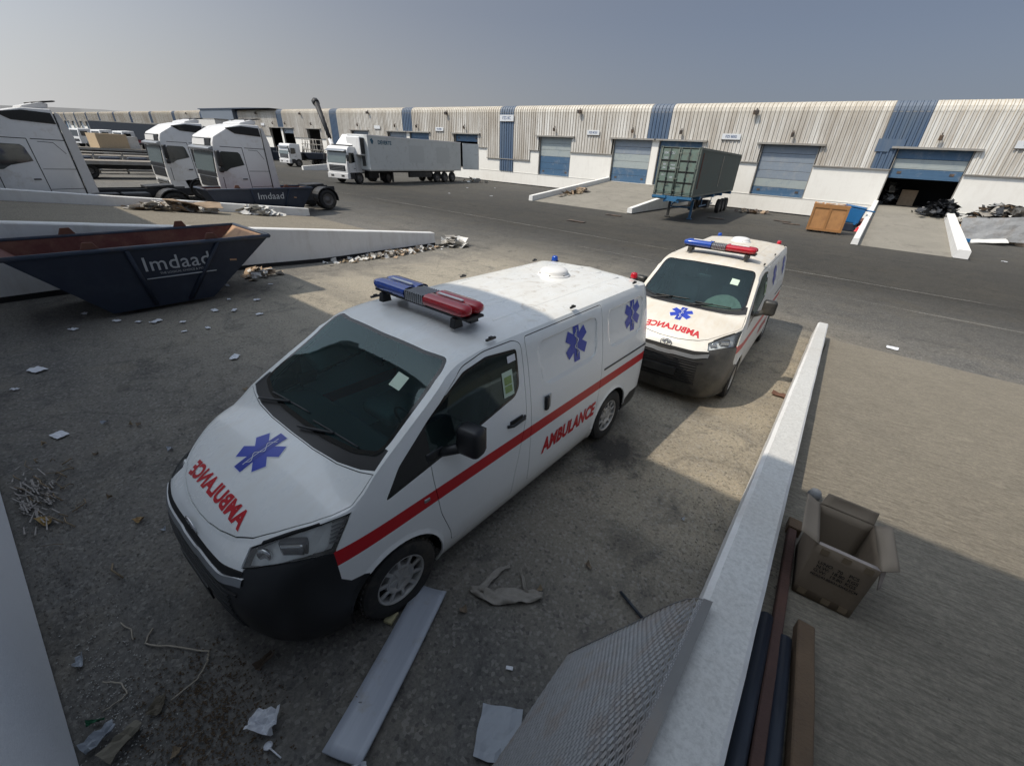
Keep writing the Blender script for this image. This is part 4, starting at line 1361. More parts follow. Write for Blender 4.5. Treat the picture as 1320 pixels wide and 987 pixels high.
WY = 44.0
whs = empty('warehouse', (0, WY, 0), 0, 'long low warehouse with ribbed rust-streaked white cladding and blue loading doors', 'warehouse')
PITCH_R = .335
_panel_cache = {}
def clad_panel(x0, x1, zb, mat, top=True, name='cladding_panel'):
    b = bmesh.new()
    n = max(1, round((x1 - x0) / PITCH_R)); p = (x1 - x0) / n
    xs = []
    for i in range(n):
        a = x0 + i * p
        xs += [(a, 0), (a + p * .50, 0), (a + p * .60, -.055), (a + p * .88, -.055), (a + p * .98, 0)]
    xs.append((x1, 0))
    if top: zz = [(zb, 0), (4.0 if zb < 3.9 else 6.0, 0), (7.25, 0), (7.5, .06), (7.70, .20), (7.82, .42), (7.88, .75)]
    else: zz = [(zb, 0), (7.25, 0)]
    rows = [[b.verts.new((x, -.06 + dy + oy, z)) for x, dy in xs] for z, oy in zz]
    for A, B in zip(rows, rows[1:]):
        for k in range(len(xs) - 1):
            f = b.faces.new((A[k], A[k + 1], B[k + 1], B[k]))
            f.material_index = 1 if k % 5 in (1, 3) else 0
    me = bpy.data.meshes.new(name); b.to_mesh(me); b.free()
    return link(name, me, whs, [mat, GROOVE if mat is CLAD else GROOVEB])

def w_door(x0, x1, cols, z0=1.3, z1=5.0, opened=0.0, vents=True, interior=False):
    """sectional loading door: its panels from the floor up; opened lifts them"""
    root = bpy.data.objects.new('loading_door', None); COL.objects.link(root); root.parent = whs
    n = len(cols); h = (z1 - z0) / n
    for i, m in enumerate(cols):
        a = z0 + i * h + opened; bb = a + h - .02
        if a >= z1: continue
        bb = min(bb, z1)
        mb = MB(); mb.b2((x0 + .02, .22, a), (x1 - .02, .28, bb), 0, .012)
        for k in range(3):
            zc = a + (bb - a) * (k + .5) / 3
            mb.b2((x0 + .04, .214, zc - .012), (x1 - .04, .222, zc + .012))
        mb.build('door_section', m, root)
        if i == 0 and vents and opened < 3:
            for xv in (x0 + .55, x1 - .55):
                mb = MB(); mb.b2((xv - .13, .195, a + .28), (xv + .13, .222, a + .44), 0, .01); mb.build('door_vent', LAMPD, root)
    if opened or interior:
        pass
    mb = MB(); mb.b2((x0 - .45, -.32, z1 + .03), (x1 + .45, -.01, z1 + .10)); mb.b2((x0 - .45, -.32, z1 - .03), (x1 + .45, -.29, z1 + .03))
    mb.build('door_canopy', TRIM, root)
    mb = MB(); mb.b2((x0 - .06, .02, z0), (x0, .27, z1)); mb.build('jamb', TRIM, root)
    mb = MB(); mb.b2((x1, .02, z0), (x1 + .06, .27, z1)); mb.build('jamb', TRIM, root)
    return root

def w_lamp(x, z, big=False):
    r = MB()
    r.tube([(x, -.06, z + .1), (x, -.25, z + .16), (x + .02, -.35, z + .05)], .03, 6)
    r.box((x + .02, -.36, z - .12), (.22, .16, .32) if not big else (.42, .25, .30), Matrix.Rotation(.2, 3, 'X'), 0, .03)
    if big: r.tube([(x, -.06, z - .3), (x, -.3, z - .25)], .025, 6)
    r.build('wall_lamp' if not big else 'flood_lamp', LAMPD, whs)

def w_sign(x, z, w, h, text=None, ts=.3, tag_=None):
    mb = MB(); mb.b2((x - w / 2, -.20, z - h / 2), (x + w / 2, -.14, z + h / 2), 0, .01)
    s = mb.build('wall_sign', SIGNW, whs)
    mb = MB(); mb.b2((x - w / 2 - .02, -.19, z - h / 2 - .035), (x + w / 2 + .02, -.12, z - h / 2 - .001)); mb.build('sign_bracket', LAMPD, s)
    if text:
        tb = text_mesh(text, ts, .008); tb.transform(Matrix(((1, 0, 0, x), (0, 0, -1, -.204), (0, 1, 0, z), (0, 0, 0, 1))))
        me = bpy.data.meshes.new('lettering'); tb.to_mesh(me); tb.free(); link('lettering', me, s, [SIGNT])

doors = [(-1.2, 2.87), (-10.32, -6.24)]
clads = []       # (x0,x1,zb,mat)
masonry = []     # (x0,x1,z1)
C3 = 3.66
B_, W_ = CLADB, CLAD
clads += [(2.95, 14.0, 3.62, W_), (-.15, 3.0, 5.1, W_), (-2.35, -.2, 5.1, B_), (-2.75, -1.45, C3, B_) , (-6.2, -2.80, C3, W_), (-10.4, -6.2, 5.1, W_)]
clads = [(2.95, 14.0, 3.62, W_), (-.20, 2.95, 5.1, W_), (-1.3, -.20, 5.1, B_), (-2.45, -1.3, C3, B_), (-6.1, -2.45, C3, W_), (-10.42, -6.1, 5.1, W_), (-15.3, -10.42, C3, W_)]
masonry = [(2.93, 14, 3.62), (-6.18, -1.26, C3), (-15.3, -10.38, C3)]
def unit(c, first=False):
    """a pair of doors at c with single doors 11.6 either side, and the blue column 18.7 to the left"""
    L = []
    doors.append((c - 4.45, c - .40)); doors.append((c + .38, c + 4.42))
    clads.extend([(c - .95, c + 1.15, 5.1, B_), (c - 4.6, c - .95, 5.1, W_), (c + 1.15, c + 4.5, 5.1, W_)])
    masonry.append((c - .34, c + .32, 5.05))
    d = c - 11.7
    doors.append((d - 2.1, d + 2.1))
    clads.extend([(d + 2.2, c - 4.6, C3, W_), (d - 2.2, d + 2.2, 5.1, W_)])
    masonry.append((d + 2.16, c - 4.51, C3))
    s = c - 18.7
    clads.extend([(s + 1.07, s + 3.6, 2.65, W_), (s + 3.6, d - 2.2, C3, W_), (s - 1.07, s + 1.07, 1.32, B_), (s - 3.2, s - 1.07, 2.6, W_), (s - 4.75, s - 3.2, C3, W_)])
    masonry.extend([(s - 3.15, s + 3.55, 2.6), (s + 3.55, d - 2.17, C3), (s - 4.62, s - 3.15, C3)])
    e = c - 25.5
    doors.append((e - 2.1, e + 2.1))
    clads.append((e - 2.2, e + 2.15, 5.1, W_))
    clads.append((e - 7.1, e - 2.2, C3, W_)); masonry.append((e - 7.06, e - 2.16, C3))
CEN = [-19.8, -56.9, -94.0, -131.1, -168.2, -205.3, -242.4, -279.5, -316.6]
for c in CEN: unit(c)
XL = CEN[-1] - 25.5 - 7.1
for x0, x1, zb, m in clads:
    clad_panel(x0, x1, zb, m)
b = MB()
for x0, x1, z1 in masonry:
    bb = MB(); bb.b2((x0, .0, .10), (x1, .30, z1 + .03), 0, 0); bb.build('wall_panel', WALLW, whs)
    bb = MB(); bb.b2((x0 - .03, -.15, z1 - .05), (x1 + .03, .0, z1 + .02)); bb.build('sheet_flashing', TRIM, whs)
plinths = sorted(set([(14, -1.26 + 4.2)] ))
bb = MB(); bb.b2((XL, .012, .10), (14, .30, 1.28)); bb.build('plinth', WALLW, whs)
bb = MB(); bb.b2((XL, -.03, 1.262), (14, .012, 1.285)); bb.build('plinth_ledge', WALLW, whs)
bb = MB(); bb.b2((XL, .05, -.15), (14, .28, .10)); bb.build('bitumen_base', BITUM, whs)
# body of the building
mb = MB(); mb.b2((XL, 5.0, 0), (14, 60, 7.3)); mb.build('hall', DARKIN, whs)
mb = MB(); mb.b2((XL, .3, 5.2), (14, 5.0, 7.25)); mb.b2((XL, .3, .0), (14, 5.0, 1.29)); mb.build('dock_floor', CONC2, whs)
mb = MB(); mb.prism([(.70, 7.86), (30, 9.3), (60, 7.9), (60, 7.3), (.70, 7.3)], XL, 14, 'x'); mb.build('roof', ROOFM, whs)
mb = MB(); mb.b2((XL, -.072, 7.17), (14, -.05, 7.19)); mb.build('eaves_seam', CLAD, whs)
PAT = {0: [D_BLUE] * 3 + [D_PALE] * 2 + [D_GREY], 1: [D_BLUE, D_BLUE, D_PALE, D_PALE, D_GREY, D_GREY], 2: [D_BLUE, D_PALE, D_GREY, D_GREY, D_GREY, D_GREY], 3: [D_GREY] * 6, 4: [D_BLUE] * 6}
for x0, x1 in doors:
    mid = (x0 + x1) / 2
    if abs(mid - .83) < .5: w_door(x0, x1, [D_BLUE, D_PALE, D_BLUE, D_BLUE, D_BLUE, D_BLUE], opened=1.85)
    elif abs(mid + 8.28) < .5: w_door(x0, x1, PAT[2])
    elif abs(mid + 22.2) < .6: w_door(x0, x1, PAT[1])
    elif abs(mid + 17.4) < .6: w_door(x0, x1, PAT[4])
    elif abs(mid + 31.5) < .5: w_door(x0, x1, [D_BLUE, D_BLUE, D_BLUE, D_PALE, D_PALE, D_PALE])
    elif abs(mid + 45.3) < .6: w_door(x0, x1, PAT[4], opened=2.9)
    elif abs(mid + 54.6) < .6: w_door(x0, x1, PAT[4])
    elif abs(mid + 59.3) < .6 or abs(mid + 68.6) < .6: w_door(x0, x1, PAT[3])
    elif abs(mid + 82.4) < .6: w_door(x0, x1, PAT[3], opened=3.7)
    elif abs(mid + 91.5) < .7: w_door(x0, x1, PAT[3], opened=2.9)
    elif abs(mid + 96.2) < .8: w_door(x0, x1, PAT[3], opened=3.7)
    else: w_door(x0, x1, PAT[random.choice((1, 3, 4))], opened=random.choice((0, 0, 3.7)), vents=False)
    if mid > -130: w_lamp(mid - (.05), 5.78)
for i, c in enumerate([17.3] + CEN[:4]):
    if i: w_lamp(c - 8.7, 7.35, True); w_sign(c - 6.9, 5.46, 1.45, .42, None if i > 1 else 'FZS BC03', .24)
    if i and i < 3: w_sign(c + 6.8, 5.42, 1.55, .42, 'FZS BE02', .24)
    w_lamp(c + 8.3, 7.25, True)
w_sign(5.3, 5.4, 1.3, .42, 'FZS B', .24)
w_sign(-38.45, 6.66, 2.1, .62, 'FZS BC', .42)
mb = MB(); mb.b2((-2.62, -.15, 4.75), (-1.75, -.10, 5.55)); mb.b2((-1.75, -.15, 4.95), (-1.0, -.10, 5.55)); mb.build('patch_sheet', CLADB, whs)

# ---- taller hall far left, dark roof behind
fh = empty('distant_hall', (0, 0, 0), 0, 'distant grey hall with a long sloping roof behind the left lorry cab', 'hall')
HALLG = simple('hall_grey', (0.22, 0.22, 0.22), .8, var=.1)
mb = MB(); mb.prism([(-900, 0), (-900, 19), (-420, 12.4), (-300, 10.5), (-262, 9.0), (-262, 0)], 62, 140, 'y'); mb.build('gable', HALLG, fh)
dr = empty('canopy_hall', (0, 0, 0), 0, 'slate blue canopy with a dark flat roof, rising above the warehouse roof line', 'canopy')
DBR = simple('dark_blue_roof', (.035, .05, .085), .6)
mb = MB(); mb.prism([(-129.5, 7.95), (-106, 7.92), (-95, 7.95), (-106, 8.08), (-129.5, 8.1)], 43.0, 52, 'y'); mb.build('roof', DBR, dr)
mb = MB(); mb.b2((-129, 43.2, 5.9), (-112, 43.85, 7.95)); mb.build('front_wall', simple('slate_cladding', (.13, .155, .19), .7, var=.15), dr)
for xx in (-128.8, -112.2):
    mb = MB(); mb.b2((xx - .15, 43.2, 0), (xx + .15, 43.5, 5.9)); mb.build('post', DBR, dr)

# ================================================================= the near warehouse that throws the shade
SHADEC = simple('near_cladding', (.42, .41, .38), .7, var=.15, co='World')
nw = empty('near_warehouse', (0, 0, 0), 0, 'white painted dock wall at the bottom left corner, base of the near warehouse', 'warehouse')
NEARW = plaster('near_wall_paint', (0.80, 0.83, 0.86), .05, .06)
mb = MB(); mb.b2((-90, -25, .13), (-.9, -.70, 3.6), 0, .0); mb.b2((5.8, -25, .13), (60, -.70, 3.6)); mb.b2((-.9, -25, 1.3), (5.8, -3.0, 3.6)); mb.build('wall', NEARW, nw)
mb = MB(); mb.b2((-90, -24.9, -.2), (-.14, -.715, .13)); mb.b2((5.8, -24.9, -.2), (60, -.715, .13)); mb.build('bitumen_base', BITUM, nw)
mb = MB(); mb.b2((-90, -24.9, 3.6), (60, -.76, 7.75)); mb.build('upper_wall', SHADEC, nw)
mb = MB(); mb.prism([(-.62, 7.75), (-.66, 8.08), (-1.3, 8.2), (-25, 8.6), (-25, 7.75)], -90, 60, 'x'); mb.build('roof', ROOFM, nw)
mb = MB(); mb.b2((-16.1, -2.6, 8.1), (-14.4, -.70, 9.42)); mb.build('rooftop_unit', ROOFM, nw)

# ================================================================= lorries, trailers and skips
CABW = simple('cab_white', (0.74, 0.74, 0.735), .4, var=.05, dirt=(.45, .40, .32), dirt_amt=.25, coat=.3)
CABG = simple('cab_side_grey', (0.60, 0.60, 0.60), .4, var=.05, dirt=(.4, .36, .3), dirt_amt=.2)
TGLASS = simple('lorry_glass', (.085, .11, .105), .06, var=.35, scale=1.2, coat=.5)
CHASS = simple('chassis_black', (0.02, 0.021, 0.024), .6, var=.3, dirt=(.13, .11, .09), dirt_amt=.3)
RUSTC = simple('rusty_brown', (0.13, 0.055, 0.04), .8, var=.3, dirt=(.20, .10, .06), dirt_amt=.6)
NAVY = simple('skip_navy', (0.009, 0.017, 0.036), .55, var=.25, dirt=(.035, .045, .065), dirt_amt=.35, dscale=1.2)
NAVY2 = simple('skip_navy_edge', (0.03, 0.045, 0.075), .6, var=.3, dirt=(.12, .08, .06), dirt_amt=.4)
SKIPIN = simple('skip_inside_red', (0.13, 0.045, 0.04), .8, var=.3, dirt=(.24, .13, .09), dirt_amt=.6, dscale=3, scale=10)
SKIPTAN = simple('skip_inside_tan', (0.42, 0.26, 0.16), .85, var=.3, scale=7, dirt=(.2, .09, .06), dirt_amt=.4)
SKIPTXT = simple('skip_lettering', (0.42, 0.45, 0.48), .6, var=.2)
REEF = simple('trailer_grey', (0.58, 0.60, 0.59), .45, var=.05, dirt=(.30, .29, .26), dirt_amt=.3, scale=.6)
REEF2 = simple('trailer_patch', (0.52, 0.54, 0.53), .45, var=.05)
GREEN = simple('container_green', (0.14, 0.195, 0.165), .6, var=.15, dirt=(.14, .11, .085), dirt_amt=.5, dscale=2.5)
GREEN2 = simple('container_green_side', (0.125, 0.15, 0.13), .65, var=.15, dirt=(.15, .12, .09), dirt_amt=.5, dscale=2.5)
TBLUE = simple('trailer_blue', (0.03, 0.14, 0.28), .5, var=.2, dirt=(.1, .1, .1), dirt_amt=.4)
DGLASS = simple('lorry_side_glass', (.03, .038, .038), .05, var=.5, scale=1.5, coat=.5)
PLATEY = simple('plate_yellow', (0.45, 0.36, 0.06), .5)

def wheel_mesh(r=.5, w=.30, dual=False):
    t = MB()
    t.lathe([(r * .56, 0), (r * .60, w * .45), (r * .80, w * .52), (r * .93, w * .47), (r, w * .36), (r, -w * .36), (r * .93, -w * .47), (r * .6, -w * .45), (r * .56, 0)], (0, 0, 0), 'y', 26)
    me1 = t
    return me1
_tm = wheel_mesh(); bmesh.ops.recalc_face_normals(_tm.bm, faces=_tm.bm.faces)
LT = bpy.data.meshes.new('tyre'); _tm.bm.to_mesh(LT); _tm.bm.free(); LT.materials.append(RUBBER)
_r = MB(); _r.lathe([(.30, .13), (.29, .15), (.27, .10), (.20, .04), (.16, .05), (.12, .09), (.07, .12), (0, .13)], (0, 0, 0), 'y', 20)
for k in range(8):
    a = 2 * pi * k / 8; _r.lathe([(.018, .04), (.018, .075), (0, .08)], (.215 * cos(a), 0, .215 * sin(a)), 'y', 6)
bmesh.ops.recalc_face_normals(_r.bm, faces=_r.bm.faces)
LR = bpy.data.meshes.new('rim'); _r.bm.to_mesh(LR); _r.bm.free(); LR.materials.append(simple('lorry_rim', (.16, .155, .15), .6, .3, dirt=(.12, .09, .07), dirt_amt=.5))
def lorry_wheel(parent, x, y, r=.5, z=None):
    s = 1 if y > 0 else -1
    w = bpy.data.objects.new('wheel', None); COL.objects.link(w); w.parent = parent; w.location = (x, y, r if z is None else z)
    w.scale = (r / .5, 1, r / .5)
    if s < 0: w.rotation_euler = (0, 0, pi)
    for nm, me in (('tyre', LT), ('rim', LR)):
        o = bpy.data.objects.new(nm, me); COL.objects.link(o); o.parent = w
    return w

def chassis(root, x0, x1, z=.95, rear=(-3.7,), front=0.0, mud=True):
    for s in (1, -1):
        mb = MB(); mb.b2((x0, .38 * s - .05, z - .14), (x1, .38 * s + .05, z + .14)); mb.build('chassis_rail', CHASS, root)
        if front is not None: lorry_wheel(root, front, 1.06 * s)
        for rx in rear:
            lorry_wheel(root, rx, 1.08 * s)
            lorry_wheel(root, rx, .74 * s)
            if mud:
                mb = MB(); n = 12
                for a0, a1 in (((-.05), 1.05),):
                    pts = [(rx + .62 * cos(pi * (a0 + (a1 - a0) * k / n)), .52 + .60 * sin(pi * (a0 + (a1 - a0) * k / n))) for k in range(n + 1)]
                    pi_ = [(rx + .58 * cos(pi * (a0 + (a1 - a0) * k / n)), .52 + .56 * sin(pi * (a0 + (a1 - a0) * k / n))) for k in range(n + 1)]
                    y0, y1 = (.60, 1.24) if s > 0 else (-1.24, -.60)
                    for k in range(n):
                        mb.prism([pts[k], pts[k + 1], pi_[k + 1], pi_[k]], y0, y1, 'y')
                mb.build('mudguard', CHASS, root)

def modern_cab(label, loc, rz, group=None):
    """tall sleeper cab tractor; x forward from the front axle"""
    root = empty('lorry_tractor', loc, rz, label, 'lorry', group)
    F = 1.38
    prof = [(F - .02, .95), (F, 1.2), (F - .01, 1.75), (F - .09, 2.60), (F - .14, 2.95), (F - .24, 3.20), (F - .95, 3.60), (F - 1.5, 3.73), (F - 2.28, 3.74), (F - 2.30, 1.0), (F - 2.0, .98), (F - 1.95, 1.06), (F - .85, 1.06), (F - .72, .95)]
    mb = MB(); mb.prism(prof, -1.235, 1.235, 'y', 0, .07, seg=3)
    cab = mb.build('cab', CABW, root, angle=40)
    # side deflectors and roof spoiler at the back of the cab
    for s in (1, -1):
        mb = MB(); mb.prism([(F - 2.32, 1.0), (F - 2.32, 3.66), (F - 2.42, 3.62), (F - 2.58, 3.0), (F - 2.66, 1.05)], min(1.17 * s, 1.235 * s), max(1.17 * s, 1.235 * s), 'y', 0, .012)
        mb.build('side_deflector', CABG, root)
        mb = MB(); mb.prism([(F - .80, 3.56), (F - 1.15, 3.35), (F - 2.25, 3.28), (F - 2.22, 3.62), (F - 1.5, 3.66)], min(1.20 * s, 1.252 * s), max(1.20 * s, 1.252 * s), 'y', 0, .012)
        mb.build('roof_side_panel', FRIT, root)
        mb = MB(); mb.prism([(F - .24, 1.98), (F - .30, 2.56), (F - .40, 2.64), (F - 1.08, 2.62), (F - 1.16, 2.54), (F - 1.24, 2.10), (F - .62, 1.98), (F - .42, 1.84), (F - .22, 1.82)], min(1.20 * s, 1.243 * s), max(1.20 * s, 1.243 * s), 'y', 0, .012)
        mb.build('door_window', DGLASS, root)
        # door seams and sleeper panel seams (thin dark grooves proud by 2 mm)
        mb = MB()
        y0, y1 = min(1.232 * s, 1.238 * s), max(1.232 * s, 1.238 * s)
        def ln(ax, az, bx, bz, w=.012):
            d = Vector((bx - ax, bz - az)).normalized(); nn = Vector((-d.y, d.x)) * w
            mb.prism([(ax - nn.x, az - nn.y), (bx - nn.x, bz - nn.y), (bx + nn.x, bz + nn.y), (ax + nn.x, az + nn.y)], y0, y1, 'y')
        ln(F - 1.34, 1.0, F - 1.30, 2.8); ln(F - 1.30, 2.8, F - .40, 2.82); ln(F - .20, 1.0, F - .22, 1.6)
        ln(F - 1.40, 2.8, F - 2.28, 2.78); ln(F - 1.38, 1.85, F - 2.28, 1.85, .008); ln(F - 1.36, 1.18, F - 2.28, 1.2, .008); ln(F - 2.29, 1.0, F - 2.29, 3.6, .016)
        ln(F - 1.55, 2.72, F - 1.95, 2.70, .008); ln(F - 1.95, 2.70, F - 2.18, 2.35, .008)
        mb.build('panel_seam', BLACKG, root)['kind'] = 'stuff'
        mb = MB(); mb.b2((F - 1.22, min(1.235 * s, 1.27 * s), 1.50), (F - 1.02, max(1.235 * s, 1.27 * s), 1.54), 0, .008); mb.build('door_handle', BLACKP, root)
        # mirrors
        mb = MB(); mb.box((F - .15, 1.45 * s, 2.35), (.16, .26, .62), None, 0, .05); mb.box((F - .15, 1.43 * s, 1.92), (.16, .25, .24), None, 0, .05)
        mb.tube([(F - .30, 1.22 * s, 2.65), (F - .18, 1.42 * s, 2.62)], .03, 6); mb.tube([(F - .30, 1.22 * s, 1.9), (F - .18, 1.42 * s, 1.9)], .03, 6)
        mb.build('wing_mirror', BLACKP, root, smooth=True)
        # wheel arch, step panel
        mb = MB(); mb.prism([(F - .02, .42), (F, 1.0), (F - .70, 1.0), (F - .82, .55), (F - .75, .40)], min(.95 * s, 1.225 * s), max(.95 * s, 1.225 * s), 'y', 0, .03); mb.build('step_panel', CABW, root)
        mb = MB(); mb.box((F - .06, .98 * s, .80), (.12, .36, .22), None, 0, .04); mb.build('headlight', CHROME, root)
        n = 12; mb = MB()
        for k in range(n):
            a = pi * k / n; a2 = pi * (k + 1) / n
            mb.prism([(.60 * cos(a), .5 + .60 * sin(a)), (.60 * cos(a2), .5 + .60 * sin(a2)), (.545 * cos(a2), .5 + .545 * sin(a2)), (.545 * cos(a), .5 + .545 * sin(a))], min(.9 * s, 1.245 * s), max(.9 * s, 1.245 * s), 'y')
        mb.build('wheel_arch', CHASS, root)
    # front: windscreen, sun visor, grilles, bumper
    mb = MB(); mb.prism([(F - .012, 1.80), (F - .105, 2.60), (F - .06, 2.60), (F + .03, 1.80)], -1.13, 1.13, 'y', 0, .01); mb.build('windscreen', [TGLASS], root)
    mb = MB(); mb.prism([(F - .05, 1.80), (F - .13, 2.60), (F - .08, 2.60), (F + .003, 1.80)], -1.16, 1.16, 'y', 0, .005); mb.build('windscreen_surround', FRIT, root)
    mb = MB(); mb.prism([(F - .12, 2.66), (F + .10, 2.66), (F + .10, 2.74), (F - .14, 2.84)], -1.22, 1.22, 'y', 0, .02); mb.build('sun_visor', SILVER, root)
    mb = MB(); mb.prism([(F - .16, 2.80), (F - .09, 2.80), (F - .14, 3.13), (F - .24, 3.13)], -1.05, 1.05, 'y', 0, .01); mb.build('roof_sign_box', [BLACKP], root)
    mb = MB(); mb.prism([(F - .10, 2.84), (F - .075, 2.84), (F - .12, 3.09), (F - .15, 3.09)], -.98, .45, 'y', 0, .0); mb.build('sign_panel', CABW, root)
    mb = MB(); mb.b2((F - .04, -1.02, 1.14), (F + .02, 1.02, 1.58), 0, .02); gr = mb.build('upper_grille', BLACKP, root)
    for k in range(3):
        mb = MB(); mb.b2((F + .02, -1.0, 1.22 + .12 * k), (F + .032, 1.0, 1.25 + .12 * k)); mb.build('grille_slat', CHASS, gr)
    mb = MB(); mb.b2((F - .03, -1.16, 1.60), (F + .015, 1.16, 1.78), 0, .02); mb.build('scuttle_panel', BLACKP, root)
    mb = MB(); mb.b2((F - .05, -.82, .42), (F + .03, .82, .98), 0, .03); gl = mb.build('lower_grille', SILVER, root)
    mb = MB()
    for i in range(9):
        for j in range(4):
            mb.b2((F + .028, -.74 + .165 * i + (.04 if j % 2 else 0), .48 + .12 * j), (F + .036, -.64 + .165 * i + (.04 if j % 2 else 0), .55 + .12 * j))
    o_ = mb.build('grille_holes', BLACKG, gl); o_['kind'] = 'stuff'
    # roof hoop and lamps, interior dark backing
    mb = MB()
    mb.prism([(F - 1.55, 3.73), (F - 2.25, 3.76), (F - 2.3, 3.90), (F - 2.1, 3.94), (F - 1.6, 3.80)], -.95, .95, 'y', 0, .02)
    mb.build('roof_spoiler', CABG, root)
    mb = MB(); mb.tube([(F - 1.9, .75, 3.9), (F - 2.5, .75, 4.0)], .03, 6); mb.tube([(F - 1.9, -.75, 3.9), (F - 2.5, -.75, 4.0)], .03, 6); mb.box((F - 2.35, 0, 3.98), (.34, 1.9, .035), Matrix.Rotation(.12, 3, 'Y')); mb.build('spoiler_blade', CHASS, root)
    chassis(root, -4.6, .9)
    mb = MB(); mb.b2((-1.9, .62, .45), (-.9, 1.2, 1.0), 0, .03); mb.b2((-2.9, .62, .45), (-2.0, 1.2, 1.0), 0, .06); mb.build('fuel_tank', CHASS, root)
    mb = MB(); mb.box((-3.5, 0, 1.16), (1.0, .9, .10), Matrix.Rotation(.05, 3, 'Y'), 0, .02); mb.build('fifth_wheel', CHASS, root)
    return root
G_T = 'white tractor units parked nose in at the bays'
tB = modern_cab('tall white lorry cab nearest the fallen open skip, front grille showing', (-25.85, 9.60, 0), radians(-90), G_T)
tB['label'] = 'rightmost of the tall white lorry cabs, standing behind the low dark blue skip'
tA = copy_tree(tB, (-32.6, 9.5, 0), radians(-90)); tA['label'] = 'middle tall white lorry cab, partly hidden by the rightmost cab'
tC = copy_tree(tB, (-26.1, 2.72, 0), radians(-90)); tC['label'] = 'white lorry cab cut off by the left edge of the photo, only its side seen'

# ---- the older tractor with the long refrigerated trailer
def old_cab(root, F=1.35, h=2.95, white=CABW, sleeper=True):
    L = 2.1 if sleeper else 1.75
    prof = [(F, .85), (F + .03, 1.3), (F + .02, 1.65), (F - .16, 2.55), (F - .30, h - .12), (F - .5, h), (F - L, h), (F - L, .95), (F - 1.9, .95), (F - .8, 1.0)]
    if not sleeper: prof = [(F, .75), (F + .03, 1.2), (F + .02, 1.5), (F - .14, 2.3), (F - .26, h - .10), (F - .42, h), (F - L, h), (F - L, .85), (F - 1.6, .85), (F - .8, .9)]
    zs = prof[2][1]; zt = prof[3][1]
    mb = MB(); mb.prism(prof, -1.2, 1.2, 'y', 0, .06, seg=3); mb.build('cab', white, root, angle=40)
    dx = -.18
    mb = MB(); mb.prism([(F + .028, zs + .02), (F + dx + .03, zt), (F + dx - .02, zt), (F - .02, zs + .02)], -1.08, 1.08, 'y', 0, .01); mb.build('windscreen', TGLASS, root)
    mb = MB(); mb.prism([(F + .022, zs + .0), (F + dx + .022, zt + .03), (F + dx - .03, zt + .03), (F - .03, zs)], -1.11, 1.11, 'y', 0, .005); mb.build('windscreen_surround', FRIT, root)
    mb = MB(); mb.prism([(F - .22, zt + .05), (F + .10, zt + .02), (F + .10, zt + .07), (F - .2, zt + .22)], -1.1, 1.1, 'y', 0, .01); mb.build('sun_visor', SILVER, root)
    mb = MB(); mb.b2((F - .02, -.95, 1.05), (F + .045, .95, 1.50), 0, .02); mb.build('grille', BLACKP, root)
    for k in range(3):
        mb = MB(); mb.b2((F + .045, -.8 + .0, 1.12 + k * .13), (F + .06, .8, 1.16 + k * .13)); mb.build('grille_slat', SILVER, root)
    mb = MB(); mb.b2((F - .25, -1.22, .42), (F + .10, 1.22, .88), 0, .05); mb.build('bumper', [CABG], root)
    for s in (1, -1):
        mb = MB(); mb.b2((F + .09, .62 * s - .18, .58), (F + .115, .62 * s + .18, .76), 0, .01); mb.build('headlight', CHROME, root)
        mb = MB(); mb.prism([(F - .22, zs + .05), (F - .34, zt - .05), (F - .95, zt - .05), (F - .98, zs + .12), (F - .6, zs + .05)], min(1.19 * s, 1.208 * s), max(1.19 * s, 1.208 * s), 'y', 0, .004); mb.build('door_window', FRIT, root)
        mb = MB(); mb.b2((F - 1.045, min(1.2 * s, 1.205 * s), 1.0), (F - 1.03, max(1.2 * s, 1.205 * s), zt + .05)); mb.b2((F - .17, min(1.2 * s, 1.205 * s), 1.0), (F - .155, max(1.2 * s, 1.205 * s), zs)); mb.build('panel_seam', BLACKG, root)['kind'] = 'stuff'
        mb = MB(); mb.box((F + .02, 1.36 * s, zs + .45), (.12, .22, .5), None, 0, .04); mb.tube([(F - .1, 1.18 * s, zt - .05), (F + .02, 1.35 * s, zs + .65)], .02, 6); mb.build('wing_mirror', BLACKP, root)
        mb = MB(); mb.b2((F - .95, min(1.2 * s, 1.235 * s), 1.25), (F - .75, max(1.2 * s, 1.235 * s), 1.29)); mb.build('door_handle', BLACKP, root)
        mb = MB(); mb.b2((F - .80, min(.7 * s, 1.21 * s), .42), (F - .28, max(.7 * s, 1.21 * s), .95), 0, .03); mb.build('step_panel', CHASS, root)
ML = empty('lorry_tractor', (-40.95, 24.62, 0), radians(-76), 'white lorry tractor coupled to the long grey refrigerated trailer', 'lorry')
old_cab(ML, 1.35, 3.0)
mb = MB(); mb.prism([(.35, 3.0), (-.15, 3.42), (-.72, 3.95), (-.78, 3.0)], -.95, .95, 'y', 0, .05); mb.build('roof_deflector', CABW, ML)
mb = MB(); mb.b2((.2, -1.0, 3.02), (.75, 1.0, 3.10), 0, .02); mb.build('roof_lamp_bar', CHASS, ML)
chassis(ML, -4.3, .9, rear=(-3.9,))
mb = MB(); mb.b2((-2.6, .62, .45), (-1.2, 1.2, 1.0), 0, .06); mb.build('fuel_tank', CHASS, ML)
TR = empty('refrigerated_trailer', (-38.77, 25.48, 0), radians(-80.2), 'long grey box trailer backed against the warehouse, blue print near its front', 'trailer')
